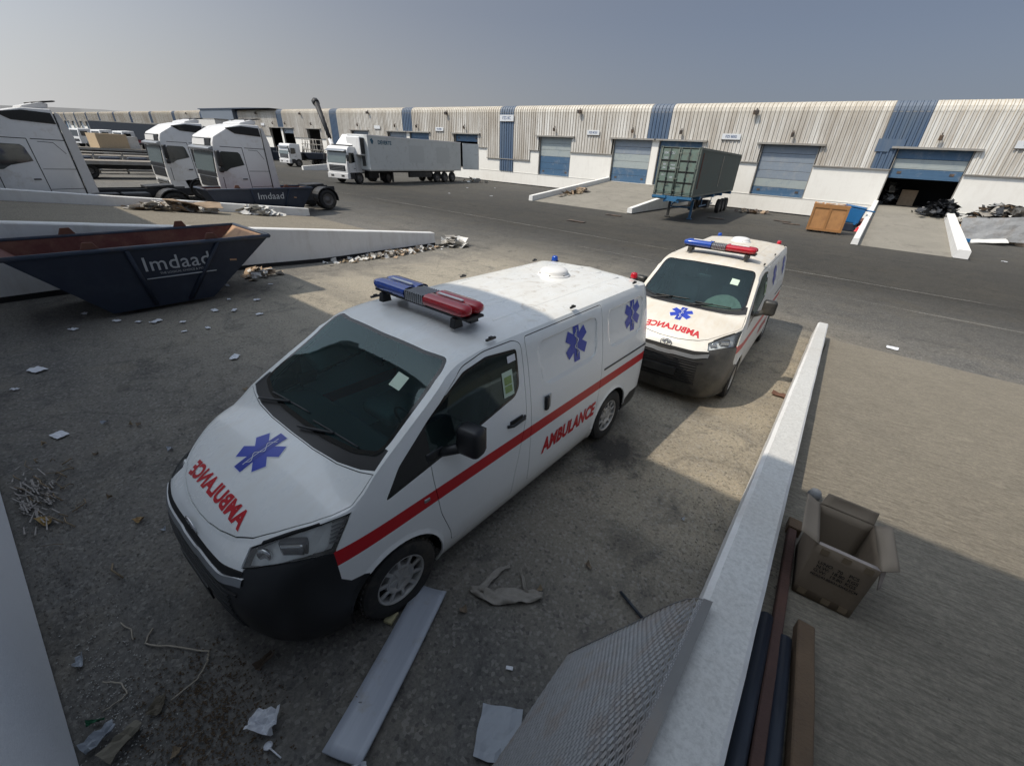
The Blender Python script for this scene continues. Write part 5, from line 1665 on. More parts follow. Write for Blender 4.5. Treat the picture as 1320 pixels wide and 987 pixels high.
# local frame: x forward, origin at the front left bottom corner; the body runs back along -x and to -y
mb = MB(); mb.b2((-13.7, -2.5, 1.22), (0, 0, 3.95), 0, .03); mb.build('box_body', REEF, TR)
for xa, xb_ in ((-5.2, -7.4), (-9.4, -11.6)):
    mb = MB(); mb.b2((xb_, .0, 1.85), (xa, .006, 3.35)); mb.build('painted_patch', REEF2, TR)
mb = MB(); mb.b2((-13.7, -2.5, 1.14), (0, .01, 1.24)); mb.build('floor_rail', SILVER, TR)
mb = MB(); mb.b2((-13.74, -2.52, 3.88), (.02, .02, 3.97)); mb.build('top_rail', CABW, TR)
mb = MB(); mb.b2((.0, -2.1, 2.35), (.55, -.4, 3.80), 0, .08); fr_ = mb.build('cooling_unit', CABW, TR)
mb = MB(); mb.b2((.05, -.42, 2.45), (.5, -.385, 3.7), 0, .02); mb.b2((.06, -.45, 1.5), (.4, -.5, 2.3)); mb.build('unit_grille', BLACKP, fr_)
mb = MB(); mb.box((-14.6, .75, 2.6), (1.9, .08, 2.6), Matrix.Rotation(-.65, 3, 'Z')); mb.build('rear_door', REEF, TR)
mb = MB(); mb.b2((-13.5, -1.5, .95), (-.5, -1.4, 1.2)); mb.b2((-13.5, -.95, .95), (-.5, -.85, 1.2)); mb.build('chassis_rail', CHASS, TR)
for x in (-9.5, -10.85, -12.2):
    for y in (-.22, -2.28):
        w = bpy.data.objects.new('wheel', None); COL.objects.link(w); w.parent = TR; w.location = (x, y, .5)
        if y < -1: w.rotation_euler = (0, 0, pi)
        for nm, me_ in (('tyre', LT), ('rim', LR)):
            o = bpy.data.objects.new(nm, me_); COL.objects.link(o); o.parent = w
for y in (-.45, -2.05):
    mb = MB(); mb.b2((-3.2, y - .06, .15), (-3.05, y + .06, 1.1)); mb.build('landing_leg', CHASS, TR)
mb = MB(); mb.b2((-8.6, -.35, .55), (-5.2, -.10, 1.05), 0, .02); mb.build('side_locker', CHASS, TR)
tb = text_mesh('DEVERTE', .42, .014); tb.transform(Matrix(((-1, 0, 0, -2.05), (0, 0, 1, .012), (0, 1, 0, 3.42), (0, 0, 0, 1))))
bmesh.ops.recalc_face_normals(tb, faces=tb.faces)
me = bpy.data.meshes.new('lettering'); tb.to_mesh(me); tb.free(); link('lettering', me, TR, [simple('print_teal', (.02, .10, .16), .5)])
mb = MB(); mb.prism([(-.42, 3.3), (-.30, 3.62), (-.52, 3.74), (-.70, 3.5), (-.58, 3.28)], .004, .012, 'y'); mb.build('logo_mark', bpy.data.materials['print_teal'], TR)

# ---- green container on its blue skeletal trailer
def corrug(root, name, x0, x1, z0, z1, y, mat, s=1, pitch=.28):
    b = bmesh.new(); n = int(abs(x1 - x0) / pitch); p = (x1 - x0) / n; xs = []
    for i in range(n):
        a = x0 + i * p; xs += [(a, 0), (a + p * .3, 0), (a + p * .5, -.036), (a + p * .8, -.036)]
    xs.append((x1, 0))
    r = [[b.verts.new((x, y + d * s, z)) for x, d in xs] for z in (z0, z1)]
    for k in range(len(xs) - 1): b.faces.new((r[0][k], r[0][k + 1], r[1][k + 1], r[1][k]))
    me = bpy.data.meshes.new(name); b.to_mesh(me); b.free(); return link(name, me, root, [mat])
CT = empty('shipping_container', (-11.08, 28.295, 1.48), radians(-84.5), 'dark green shipping container with its barred doors facing the yard', 'container')
L_, W2, H_ = 13.2, 1.219, 2.62
for zz in (0.06, H_ - .06):
    for y in (-W2 + .06, W2 - .06):
        mb = MB(); mb.b2((-L_, y - .06, zz - .06), (0, y + .06, zz + .06)); mb.build('side_rail', GREEN2, CT)
for x in (-.08, -L_ + .08):
    for y in (-W2 + .08, W2 - .08):
        mb = MB(); mb.b2((x - .08, y - .082, 0), (x + .08, y + .082, H_ + .004), 0, .01); mb.build('corner_post', GREEN2, CT)
corrug(CT, 'side_wall', -L_ + .15, -.15, .1, H_ - .1, W2 - .02, GREEN2)
corrug(CT, 'side_wall', -L_ + .15, -.15, .1, H_ - .1, -W2 + .02, GREEN2, -1)
mb = MB(); mb.b2((-L_ + .02, -W2 + .05, H_ - .06), (-.05, W2 - .05, H_ - .02)); mb.b2((-L_, -W2 + .05, .02), (0, W2 - .05, .1)); mb.b2((-L_ + .01, -W2 + .05, .1), (-L_ + .06, W2 - .05, H_ - .1)); mb.build('shell', GREEN2, CT)
for s in (1, -1):
    mb = MB(); mb.b2((-.06, min(.02 * s, 1.12 * s), .12), (-.02, max(.02 * s, 1.12 * s), H_ - .12), 0, .01)
    dr_ = mb.build('door_leaf', GREEN, CT)
    for kx in range(2):
        for kz in range(4):
            z0 = .20 + kz * .575; y0 = (.10 + kx * .52) * s; y1 = (.52 + kx * .52) * s
            mb = MB(); mb.b2((-.02, min(y0, y1), z0), (-.004, max(y0, y1), z0 + .46), 0, .008); mb.build('door_panel', GREEN, dr_)
    for yy in (.06, .575, 1.08):
        mb = MB(); mb.tube([(.035, yy * s, .05), (.035, yy * s, H_ - .05)], .022, 8)
        for z in (.3, .95, 1.55, 2.3): mb.box((.02, yy * s, z), (.05, .11, .07))
        mb.build('locking_bar', CHASS if yy == .575 else GREEN2, dr_)
    for z in (.735, 1.315, 1.89):
        mb = MB(); mb.b2((-.012, min(.08 * s, 1.08 * s), z - .035), (.006, max(.08 * s, 1.08 * s), z + .035)); mb.build('door_rib', BLACKG, dr_)
mb = MB(); mb.tube([(.05, .35, .62), (.05, .10, .62), (.05, .06, .5)], .018, 6); mb.tube([(.05, -.35, .62), (.05, -.60, .62)], .018, 6); mb.build('door_handle', CHASS, CT)
for (y, z, s_, tx) in ((-.42, 2.28, .17, 'CU'), (-.84, 2.28, .17, '204'), (-.80, 2.02, .15, '22G'), (-.30, 1.66, .12, 'MAX'), (-.82, 1.68, .13, '305'), (-.30, 1.48, .12, 'TARE'), (-.82, 1.50, .12, '224'), (-.80, 1.12, .12, '33.1'), (-.30, 1.0, .10, 'NET')):
    tb = text_mesh(tx, s_, .005); tb.transform(Matrix(((0, 0, 1, .0), (-1, 0, 0, 0), (0, 1, 0, 0), (0, 0, 0, 1))) ); tb.transform(Matrix(((1, 0, 0, .0), (0, -1, 0, -y * -1), (0, 0, 1, z), (0, 0, 0, 1))))
    bmesh.ops.recalc_face_normals(tb, faces=tb.faces)
    me = bpy.data.meshes.new('stencil_marking'); tb.to_mesh(me); tb.free(); link('stencil_marking', me, CT, [SKIPTXT])
for x, m_ in ((-.75, RUSTC), (-6.6, simple('pale_seam', (.33, .30, .25), .7, var=.3, dirt=(.1, .1, .08)))):
    mb = MB(); mb.b2((x - .09, W2 - .015, .45), (x + .09, W2 + .012, H_ - .25)); mb.build('vertical_patch', m_, CT)
SK = empty('skeletal_trailer', (-11.08, 28.295, 0), radians(-84.5), 'blue skeletal trailer standing on its front legs under the green container', 'trailer')
for s in (1, -1):
    mb = MB(); mb.b2((-12.9, .42 * s - .07, 1.12), (.0, .42 * s + .07, 1.40)); mb.build('chassis_beam', TBLUE, SK)
    mb = MB(); mb.b2((-2.6, .75 * s - .07, .12), (-2.44, .75 * s + .07, 1.15)); mb.b2((-2.66, .75 * s - .15, .03), (-2.38, .75 * s + .15, .08)); mb.tube([(-2.5, .75 * s, .6), (-3.3, .5 * s, 1.1)], .03, 6); mb.build('landing_leg', CHASS if s < 0 else TBLUE, SK)
    for x in (-9.6, -10.9, -12.2): lorry_wheel(SK, x, 1.05 * s)
    mb = MB(); mb.b2((-7.6, .95 * s - .02, .75), (-3.6, .95 * s + .02, .83)); mb.b2((-7.0, .95 * s - .02, .75), (-6.9, .95 * s + .02, 1.2)); mb.b2((-4.2, .95 * s - .02, .75), (-4.1, .95 * s + .02, 1.2)); mb.build('side_guard', TBLUE, SK)
for x in (-.12, -2.2, -6.2, -9.0, -12.6):
    mb = MB(); mb.b2((x - .14, -1.24, 1.27), (x + .14, 1.24, 1.46), 0, .02); mb.build('bolster', TBLUE, SK)
mb = MB(); mb.b2((.0, -1.23, 1.34), (.12, -.35, 1.47)); mb.b2((.0, .35, 1.34), (.12, 1.23, 1.47)); mb.b2((-.1, -.35, 1.18), (.06, .35, 1.3)); mb.build('front_beam', TBLUE, SK)
mb = MB(); mb.box((-6.0, .80, .82), (.8, .5, .5), None, 0, .05); mb.build('side_locker', CHASS, SK)
mb = MB(); mb.tube([(-1.9, -.5, .75), (-3.4, .6, .72)], .03, 6); mb.tube([(-2.5, -.75, .7), (-2.5, .75, .7)], .035, 6); mb.build('leg_brace', TBLUE, SK)

# ---- skips
def skip(label, loc, rz, Lt, Lb, W_, H, front_off, txt, tsize, group='dark blue skips', sub=True):
    """boat shaped open skip. x along its length, y=-W/2 is the lettered side"""
    root = empty('skip', loc, rz, label, 'skip', group)
    wt, wb = W_ / 2, W_ / 2 * .86
    xt0, xt1 = -Lt / 2, Lt / 2; xb0, xb1 = -Lb / 2 + front_off, Lb / 2 + front_off
    top = [(xt0, -wt, H), (xt1, -wt, H), (xt1, wt, H), (xt0, wt, H)]
    bot = [(xb0, -wb, .08), (xb1, -wb, .08), (xb1, wb, .08), (xb0, wb, .08)]
    def shell(name, off, mats, flip):
        b = bmesh.new()
        T_ = [b.verts.new((x - math.copysign(off, x), y - math.copysign(off, y), z)) for x, y, z in top]
        B_2 = [b.verts.new((x, y - math.copysign(off, y), z + off)) for x, y, z in bot]
        for i in range(4):
            f = b.faces.new((B_2[i], B_2[(i + 1) % 4], T_[(i + 1) % 4], T_[i]) if not flip else (T_[i], T_[(i + 1) % 4], B_2[(i + 1) % 4], B_2[i]))
            if len(mats) > 1 and i == 1: f.material_index = 1
        b.faces.new(B_2 if flip else B_2[::-1])
        me = bpy.data.meshes.new(name); b.to_mesh(me); b.free(); return link(name, me, root, mats)
    shell('outer_shell', 0, [NAVY], False)
    shell('inner_shell', .035, [SKIPIN, SKIPTAN], True)
    mb = MB()
    for a, b_ in ((0, 1), (1, 2), (2, 3), (3, 0)):
        mb.tube([top[a], top[b_]], .045, 6)
    mb.build('rim_bar', NAVY2, root)
    # ribs down both long sides, lettered panel ledge, lifting lugs
    mb = MB(); mb.box((xt0 + Lt * .80, -(wb + (wt - wb) * .62) - .01, H * .66), (.13, .008, .035), Matrix.Rotation(.1, 3, 'Y')); mb.build('label_scrap', SKIPTAN, root)
    for s in (-1, 1):
        for t in (.385, .75):
            x1 = xt0 + Lt * t; x0 = xb0 + Lb * ((t - .5) * 1.0 + .5 + (.02 if t < .5 else 0))
            mb = MB(); mb.tube([(x1, s * (wt + .01), H - .03), (x0, s * (wb + .015), .12)], .05, 4); mb.build('side_rib', NAVY, root)
        for t in (.27, .73):
            x1 = xt0 + Lt * t
            mb = MB(); y = s * (wt - .02); mb.prism([(x1 - .16, H - .02), (x1 + .16, H - .02), (x1 + .07, H + .16), (x1 - .07, H + .16)], min(y, y + .03), max(y, y + .03), 'y', 0, .01); mb.build('lifting_lug', RUSTC, root)
    if sub:
        k = .52
        yy = -(wb + (wt - wb) * k) - .02
        mb = MB(); mb.tube([(xt0 + Lt * .42, yy, H * k), (xt0 + Lt * .71, yy, H * k)], .012, 4); mb.build('panel_ledge', SKIPTXT, root)
    tb = text_mesh(txt, tsize, .004 * tsize, 0, 1.05)
    sl = atan2(wt - wb, H - .08)
    M = Matrix.Translation((xt0 + Lt * .56, -(wb + (wt - wb) * .73) - .012, H * .73)) @ Matrix.Rotation(pi / 2 + sl, 4, 'X')
    tb.transform(M)
    me = bpy.data.meshes.new('lettering'); tb.to_mesh(me); tb.free(); link('lettering', me, root, [SKIPTXT])
    if sub:
        tb = text_mesh('THE LOGICAL CHOICE & MORE', tsize * .15, .0)
        M = Matrix.Translation((xt0 + Lt * .575, -(wb + (wt - wb) * .585) - .016, H * .585)) @ Matrix.Rotation(pi / 2 + sl, 4, 'X')
        tb.transform(M); me = bpy.data.meshes.new('small_lettering'); tb.to_mesh(me); tb.free(); link('small_lettering', me, root, [SKIPTXT])
    return root
skip('large open dark blue skip in the bay, its inside red-brown', (-12.08, 2.30, .055), radians(90), 4.2, 1.72, 1.95, 1.26, -.16, 'Imdaad', .39)
skip('low dark blue skip in front of the rightmost tall lorry cab', (-24.06, 9.55, 0), radians(90), 4.7, 3.3, 1.30, 1.20, -.05, 'Imdaad', .40, sub=False)

# ---- small white truck in the distance with a skip on its back, and things round it
ST = empty('skip_lorry', (-67.9, 32.6, 0), radians(-84), 'small old white lorry in the distance, dark skip on its back', 'lorry')
old_cab(ST, 1.25, 2.75, sleeper=False)
chassis(ST, -5.5, .8, rear=(-3.9,), mud=False)
mb = MB(); mb.prism([(-6.3, 1.75), (-.9, 1.75), (-1.5, 1.0), (-5.7, 1.0)], -1.05, 1.25, 'y', 0, .03); mb.build('skip_body', NAVY, ST)
mb = MB(); mb.prism([(-6.25, 1.76), (-4.3, 1.76), (-4.3, 1.2), (-5.8, 1.2)], 1.2, 1.27, 'y'); mb.build('rust_patch', RUSTC, ST)
mb = MB(); mb.tube([(-.95, .7, 1.1), (-1.3, .7, 2.5)], .08, 6); mb.tube([(-.95, -.7, 1.1), (-1.3, -.7, 2.5)], .08, 6); mb.build('lift_arm', CHASS, ST)
skip('dark skip with a rusty end, parked left of the small white lorry', (-86.0, 38.0, 0), radians(84), 5.0, 3.6, 2.2, 1.9, 0, 'Imdaad', .4, sub=False)
BP = empty('leaning_beam', (0, 0, 0), 0, 'long dark beam leaning up past the warehouse roof line', 'beam')
mb = MB(); mb.tube([(-66.9, 38.6, 1.2), (-68.5, 38.8, 3.6)], .30, 6); mb.build('lower_section', CABG, BP)
mb = MB(); mb.tube([(-68.4, 38.8, 3.5), (-70.95, 39, 8.0)], .27, 6, r2=.42); mb.tube([(-70.9, 39, 7.95), (-71.4, 39, 8.25)], .5, 6); mb.build('upper_section', CHASS, BP)
rk = empty('scaffold_rack', (0, 0, 0), 0, 'pale lattice racks stacked in front of the warehouse behind the small lorry', 'rack')
mb = MB(); random.seed(3)
for i in range(28):
    x = -84.5 + i * .8 + (8 if i > 8 else 0)
    mb.tube([(x, 42.6, .1), (x + random.uniform(-.5, .5), 42.8, 3.5)], .06, 4)
for z in (.3, 1.1, 1.9, 2.7, 3.4):
    mb.tube([(-84.5, 42.5, z), (-77.5, 42.5, z)], .06, 4); mb.tube([(-71, 42.5, z), (-57, 42.5, z)], .06, 4)
for i in range(26):
    x = -84 + i * .85 + (7.5 if i > 7 else 0)
    mb.tube([(x, 42.4, random.uniform(.2, 1.5)), (x + 1.0, 42.4, random.uniform(1.6, 3.3))], .05, 4)
o_ = mb.build('lattice_bar', TRIM, rk); o_['kind'] = 'stuff'
wall_run('low white ramp wall in the distance behind the lorry cab with the refrigerated trailer', (-60.9, 43.97), (-60.0, 29.7), .34, .34, 1.62, .45, base=.0, group='low white walls flanking the loading ramps')

# ---- far left yard: curtain-sided trailers, flatbeds, racks
def box_trailer(label, x0, y0, x1, y1, z0, z1, mat, band=None):
    r = empty('curtain_trailer', (x0, y0, 0), 0, label, 'trailer', 'dark trailers far down the yard')
    d = Vector((x1 - x0, y1 - y0)); L = d.length; a = atan2(d.y, d.x); r.rotation_euler = (0, 0, a)
    mb = MB(); mb.b2((0, 0, z0), (L, 2.5, z1), 0, .03); mb.build('body', mat, r)
    mb = MB(); mb.b2((0, -.02, z1 - .12), (L, 2.52, z1 + .02)); mb.b2((.0, -.015, z0), (.18, 0, z1)); mb.b2((L - .18, -.015, z0), (L, 0, z1)); mb.build('corner_trim', TRIM, r)
    mb = MB(); mb.b2((1.0, .5, .6), (L - 1, 2.0, z0)); mb.build('chassis', band or CHASS, r)
    for x in (L * .12, L * .2, L * .72, L * .80, L * .88): lorry_wheel(r, x, -.0 + .16, .5)
    return r
BOXN = simple('curtain_navy', (.025, .033, .048), .6, var=.2, dirt=(.05, .06, .07), dirt_amt=.4)
box_trailer('long dark curtain-sided trailer far down the yard, red strip along its base', -150, 27.0, -137, 37, 1.3, 4.6, BOXN, simple('red_base', (.25, .02, .03), .6))
box_trailer('short dark trailer behind the middle tall lorry cab', -126, 37, -118, 42, 1.2, 4.6, BOXN)
PC = simple('pale_container', (.62, .61, .58), .7, var=.1, dirt=(.4, .35, .3))
r = empty('white_container', (-114, 38.0, 0), radians(2), 'white container standing beyond the two tall lorry cabs', 'container')
mb = MB(); mb.b2((-6, 0, .2), (6, 2.4, 5.8), 0, .03); mb.build('body', PC, r)
mb = MB(); mb.b2((-6.1, -.05, 5.8), (6.1, 2.5, 5.95)); mb.build('roof_rail', TRIM, r)
def flatbed(label, x0, y0, ang, L=12, deck_z=1.15, extras=0):
    r = empty('flatbed_trailer', (x0, y0, 0), ang, label, 'trailer', 'empty flatbed trailers at the far left')
    mb = MB(); mb.b2((0, 0, deck_z - .10), (L, 2.5, deck_z), 0, .01); mb.build('deck', simple('flatbed_deck', (.25, .22, .18), .8, var=.25, dirt=(.1, .07, .05)), r)
    mb = MB(); mb.b2((0, -.03, deck_z - .22), (L, .03, deck_z + .02)); mb.b2((0, 2.47, deck_z - .22), (L, 2.53, deck_z + .02)); mb.build('side_rail', TRIM, r)
    mb = MB(); mb.b2((.3, .8, .6), (L, .95, deck_z - .1)); mb.b2((.3, 1.55, .6), (L, 1.7, deck_z - .1)); mb.build('chassis_beam', CHASS, r)
    for x in (L * .1, L * .19, L * .28): lorry_wheel(r, x, 2.2, .48); lorry_wheel(r, x, -2.2 + 2.5 - .05, .48)
    if extras:
        mb = MB(); mb.b2((L - .1, 0, deck_z), (L, 2.5, deck_z + 1.2)); mb.build('headboard', TRIM, r)
    return r
flatbed('nearest empty flatbed trailer beyond the left cab', -47.5, 4.5, radians(80), 11)
flatbed('middle flatbed trailer seen between the left lorry cabs', -57.0, 6.0, radians(78), 12, 1.15, 1)
flatbed('farthest flatbed trailer, below the white lorries at the left', -78, 10.0, radians(75), 13, 1.15, 1)
r = empty('wooden_case', (-79.0, 15.5, 1.16), radians(15), 'pale wooden case standing on the farthest flatbed trailer', 'case')
mb = MB(); mb.b2((-1, -1.6, 0), (1, 1.6, 1.5)); mb.build('body', simple('pale_ply', (.52, .40, .26), .8, var=.2), r)
mb = MB(); mb.b2((-.9, 1.65, 0), (.9, 2.8, 1.3)); mb.build('side_case', PC, r)
# steel frame sheds between
r = empty('steel_rack', (-52.5, 9.0, 0), radians(78), 'open pale steel frame with dark drums, seen between the left cabs', 'rack')
for x in (-3.6, -1.8, 0, 1.8, 3.6):
    mb = MB(); mb.tube([(x, 0, 0), (x, 0, 1.55)], .07, 4); mb.build('upright', TRIM, r)
for z in (.25, 1.5):
    mb = MB(); mb.tube([(-3.7, 0, z), (3.7, 0, z)], .07, 4); mb.build('cross_bar', TRIM, r)
for x in (-2.7, -.9, .9, 2.7):
    mb = MB(); mb.b2((x - .7, .2, .3), (x + .7, 1.2, 1.2), 0, .15); mb.build('dark_drum', NAVY, r)
def far_truck(label, x, y):
    r = empty('parked_lorry', (x, y, 0), radians(-70), label, 'lorry', 'white lorries far away at the left')
    mb = MB(); mb.prism([(1.2, .6), (1.2, 1.6), (1.0, 2.9), (-1, 3.0), (-1, .6)], -1.2, 1.2, 'y', 0, .05); mb.build('cab', CABW, r)
    mb = MB(); mb.prism([(1.21, 1.7), (1.03, 2.7), (.98, 2.7), (1.16, 1.7)], -1.0, 1.0, 'y'); mb.build('windscreen', FRIT, r)
    mb = MB(); mb.b2((1.2, -.9, .9), (1.23, .9, 1.3)); mb.build('grille', BLACKP, r)
    for s in (1, -1):
        mb = MB(); mb.b2((-.3, min(1.2 * s, 1.215 * s), 1.8), (.8, max(1.2 * s, 1.215 * s), 2.6)); mb.build('door_window', FRIT, r)
        lorry_wheel(r, 0, 1.05 * s); lorry_wheel(r, -3.5, 1.05 * s)
    mb = MB(); mb.b2((-5, -1.1, .9), (-1.1, 1.1, 1.2)); mb.build('chassis', CHASS, r)
    return r
far_truck('leftmost of the white lorries far away behind the left cab', -122, 20.5)
far_truck('second white lorry far away, nearer the dark curtain trailer', -117, 22.5)
far_truck('white lorry far away standing in front of the dark curtain trailer', -112, 24.5)

# ================================================================= near things
PAPER = simple('white_paper', (.66, .68, .72), .8, var=.06)
PAPER2 = simple('grey_wrap', (.33, .36, .40), .55, var=.15, bump=.3)
BOARDM = NT('pale_board')
_w = BOARDM.co()
_l = BOARDM.noise(BOARDM.map(_w, (1, 12, 1)), 3, 7, .7)
_c = BOARDM.mix(_l, (.33, .36, .42), (.44, .475, .53))
_c = BOARDM.mix(BOARDM.ramp(BOARDM.noise(_w, 5, 8, .7), .58, .75), _c, (.33, .32, .30))
BOARDM.col(_c); BOARDM.rough(.35); BOARDM.bump(_l, .25, .004); BOARDM = BOARDM.m
CLOTH = simple('grey_plastic_sheeting', (.27, .25, .22), .55, var=.3, scale=14, bump=.4)
KRAFT = simple('cardboard', (.18, .14, .10), .85, var=.10, scale=3, dirt=(.09, .065, .04), dirt_amt=.35, dscale=3, bump=.15)
KRAFT_IN = simple('cardboard_inside', (.25, .205, .155), .85, var=.08, scale=3)
KRAFT_EDGE = simple('cardboard_flap_pale', (.33, .285, .255), .85, var=.08)
PRINT = simple('box_print', (.02, .016, .014), .8)
STEELM = simple('expanded_metal', (.23, .235, .24), .45, .35, var=.35, scale=25, dirt=(.20, .14, .10), dirt_amt=.45, dscale=4)
STEELF = simple('sheet_edge_bar', (.20, .20, .195), .5, .5, var=.2, dirt=(.25, .2, .16), dirt_amt=.4)
WOODB = simple('weathered_beam', (.13, .085, .05), .85, var=.35, scale=12, dirt=(.05, .035, .025), dirt_amt=.5, dscale=6, bump=.6)
RUSTB = simple('rusty_angle', (.075, .04, .032), .8, var=.3, scale=10, dirt=(.12, .055, .035), dirt_amt=.4, bump=.4)
PIPEB = simple('dark_blue_pipe', (.018, .025, .038), .45, var=.2, dirt=(.06, .06, .06), dirt_amt=.3)
TWIG = simple('dry_twig', (.22, .17, .11), .9, var=.3)
STRING = simple('pale_string', (.36, .32, .26), .9, var=.2)
CRATEM = simple('plywood_crate', (.40, .20, .075), .7, var=.2, scale=3, dirt=(.25, .12, .05), dirt_amt=.5, dscale=2.5)
CRATEF = simple('crate_batten', (.30, .145, .05), .75, var=.2)
BLUEP = simple('blue_plastic', (.012, .12, .30), .45, var=.1)
GREENP = simple('green_plastic', (.02, .12, .06), .5)
BAGB = simple('black_bag', (.022, .024, .028), .4, var=.4, bump=.5)
GREYS = simple('grey_sheet', (.22, .225, .23), .7, var=.25, dirt=(.12, .1, .08), dirt_amt=.4)
random.seed(11)

def crumpled(name, w, l, n, m, amp, mat, parent=None, seed=0, thick=.003, fold=0.0, corner=0.0, lift=0.0):
    """a thin crumpled sheet with thickness, centred on its own origin, resting on z = 0"""
    b = bmesh.new(); sd = Vector((seed * 7.3, seed * 3.1, seed))
    P = []
    for i in range(n + 1):
        row = []
        for j in range(m + 1):
            u, v = i / n - .5, j / m - .5
            e = 1 + .10 * noise.noise(Vector((u * 3, v * 3, 5)) + sd)
            x, y = u * w * e, v * l * e
            z = amp * (noise.noise(Vector((u * 3.1, v * 3.1, 0)) + sd) + .5 * noise.noise(Vector((u * 8, v * 8, 2)) + sd) + .75)
            if fold: z += fold * max(0, abs(u + .6 * v) - .22) * 2
            if corner and u > .2 and v > .2: z += corner * (u - .2) * (v - .2) * 10
            row.append(Vector((x, y, max(.001, z + lift))))
        P.append(row)
    T = [[b.verts.new(p + Vector((0, 0, thick))) for p in r] for r in P]
    B = [[b.verts.new(p) for p in r] for r in P]
    for i in range(n):
        for j in range(m):
            b.faces.new((T[i][j], T[i + 1][j], T[i + 1][j + 1], T[i][j + 1])); b.faces.new((B[i][j], B[i][j + 1], B[i + 1][j + 1], B[i + 1][j]))
    for i in range(n):
        b.faces.new((T[i][0], B[i][0], B[i + 1][0], T[i + 1][0])); b.faces.new((T[i + 1][m], B[i + 1][m], B[i][m], T[i][m]))
    for j in range(m):
        b.faces.new((T[0][j + 1], B[0][j + 1], B[0][j], T[0][j])); b.faces.new((T[n][j], B[n][j], B[n][j + 1], T[n][j + 1]))
    me = bpy.data.meshes.new(name); b.to_mesh(me); b.free()
    return link(name, me, parent, [mat] if not isinstance(mat, list) else mat)

def gp(x, y, z=0.0): return (x, y, gz(x, y) + .013 + z)

# pale board by the front wheel
bd = MB()
for i in range(16):
    t0, t1 = i / 16, (i + 1) / 16
    def cz(t, u): return .012 + .030 * (2 * t - 1) ** 2 * .6 + .016 * (2 * u - 1) ** 2
    for j in range(5):
        u0, u1 = j / 5, (j + 1) / 5
        q = [(-.60 + 1.2 * t0, -.128 + .256 * u0, cz(t0, u0)), (-.60 + 1.2 * t1, -.128 + .256 * u0, cz(t1, u0)), (-.60 + 1.2 * t1, -.128 + .256 * u1, cz(t1, u1)), (-.60 + 1.2 * t0, -.128 + .256 * u1, cz(t0, u1))]
        bd.quad(q); bd.quad([(x, y, z - .010) for x, y, z in q][::-1])
for q in ([(-.6, -.128), (.6, -.128)], [(-.6, .128), (.6, .128)]):
    pass
bo = bd.build('board', BOARDM, None, smooth=True, weld=True)
sm = bo.modifiers.new('t', 'SOLIDIFY'); sm.thickness = .006
bo.location = gp(-1.66, .800); bo.rotation_euler = (0, 0, radians(-66.5))
tag(bo, 'long pale grey board lying by the front wheel of the near ambulance', 'board')
yl = MB(); yl.box((0, 0, .015), (.10, .07, .03), None, 0, .004); yo = yl.build('wood_block', simple('pale_block', (.42, .38, .22), .8), None)
yo.location = gp(-1.955, .985); yo.rotation_euler = (0, 0, 1.9); tag(yo, 'small yellowish block under the edge of the pale board', 'block')

# sheeting scrap
def ribbon(name, path, w, mat, label, cat, seed=0, amp=.03, parent=None):
    b = bmesh.new(); rows = []; n = len(path)
    m = 7; sub = 5; pts = []
    for i in range(n - 1):
        for k in range(sub): pts.append(tuple(path[i][a] + (path[i + 1][a] - path[i][a]) * k / sub for a in range(3)))
    pts.append(path[-1])
    for i, (x, y, ww) in enumerate(pts):
        a = pts[max(0, i - 1)]; c = pts[min(len(pts) - 1, i + 1)]
        d = Vector((c[0] - a[0], c[1] - a[1])).normalized(); nn = Vector((-d.y, d.x))
        row = []
        for j in range(m):
            u = j / (m - 1) - .5
            z = .012 + amp * (1 + sin(u * 9 + i * .7 + seed) + noise.noise(Vector((i * .5, u * 5, seed)))) * .5 * (1 - abs(u) * .8)
            row.append(b.verts.new((x + nn.x * u * ww * w, y + nn.y * u * ww * w, z)))
        rows.append(row)
    for A, B in zip(rows, rows[1:]):
        for j in range(m - 1): b.faces.new((A[j], B[j], B[j + 1], A[j + 1])).smooth = True
    me = bpy.data.meshes.new(name); b.to_mesh(me); b.free()
    o = link(name, me, parent, [mat]); md = o.modifiers.new('t', 'SOLIDIFY'); md.thickness = .003
    if label: tag(o, label, cat)
    return o
o = ribbon('plastic_sheeting', [(-1.675, 1.565, .35), (-1.57, 1.60, .9), (-1.46, 1.64, 1.1), (-1.34, 1.76, 1.2), (-1.23, 1.84, .8), (-1.165, 1.905, .5)], .125, CLOTH, 'twisted grey sheeting scrap lying in the open between board and ramp wall', 'sheeting', 1, .05)
o.location.z = gz(0, 1.6) + .01
o2 = ribbon('sheeting_strand', [(-1.585, 1.60, .7), (-1.61, 1.74, .8), (-1.60, 1.86, .5), (-1.56, 1.95, .25)], .085, CLOTH, None, None, 3, .04, parent=o)
o3 = ribbon('sheeting_strand', [(-1.47, 1.99, .3), (-1.40, 1.93, .5), (-1.33, 1.87, .6), (-1.28, 1.85, .3)], .055, CLOTH, None, None, 5, .03, parent=o)

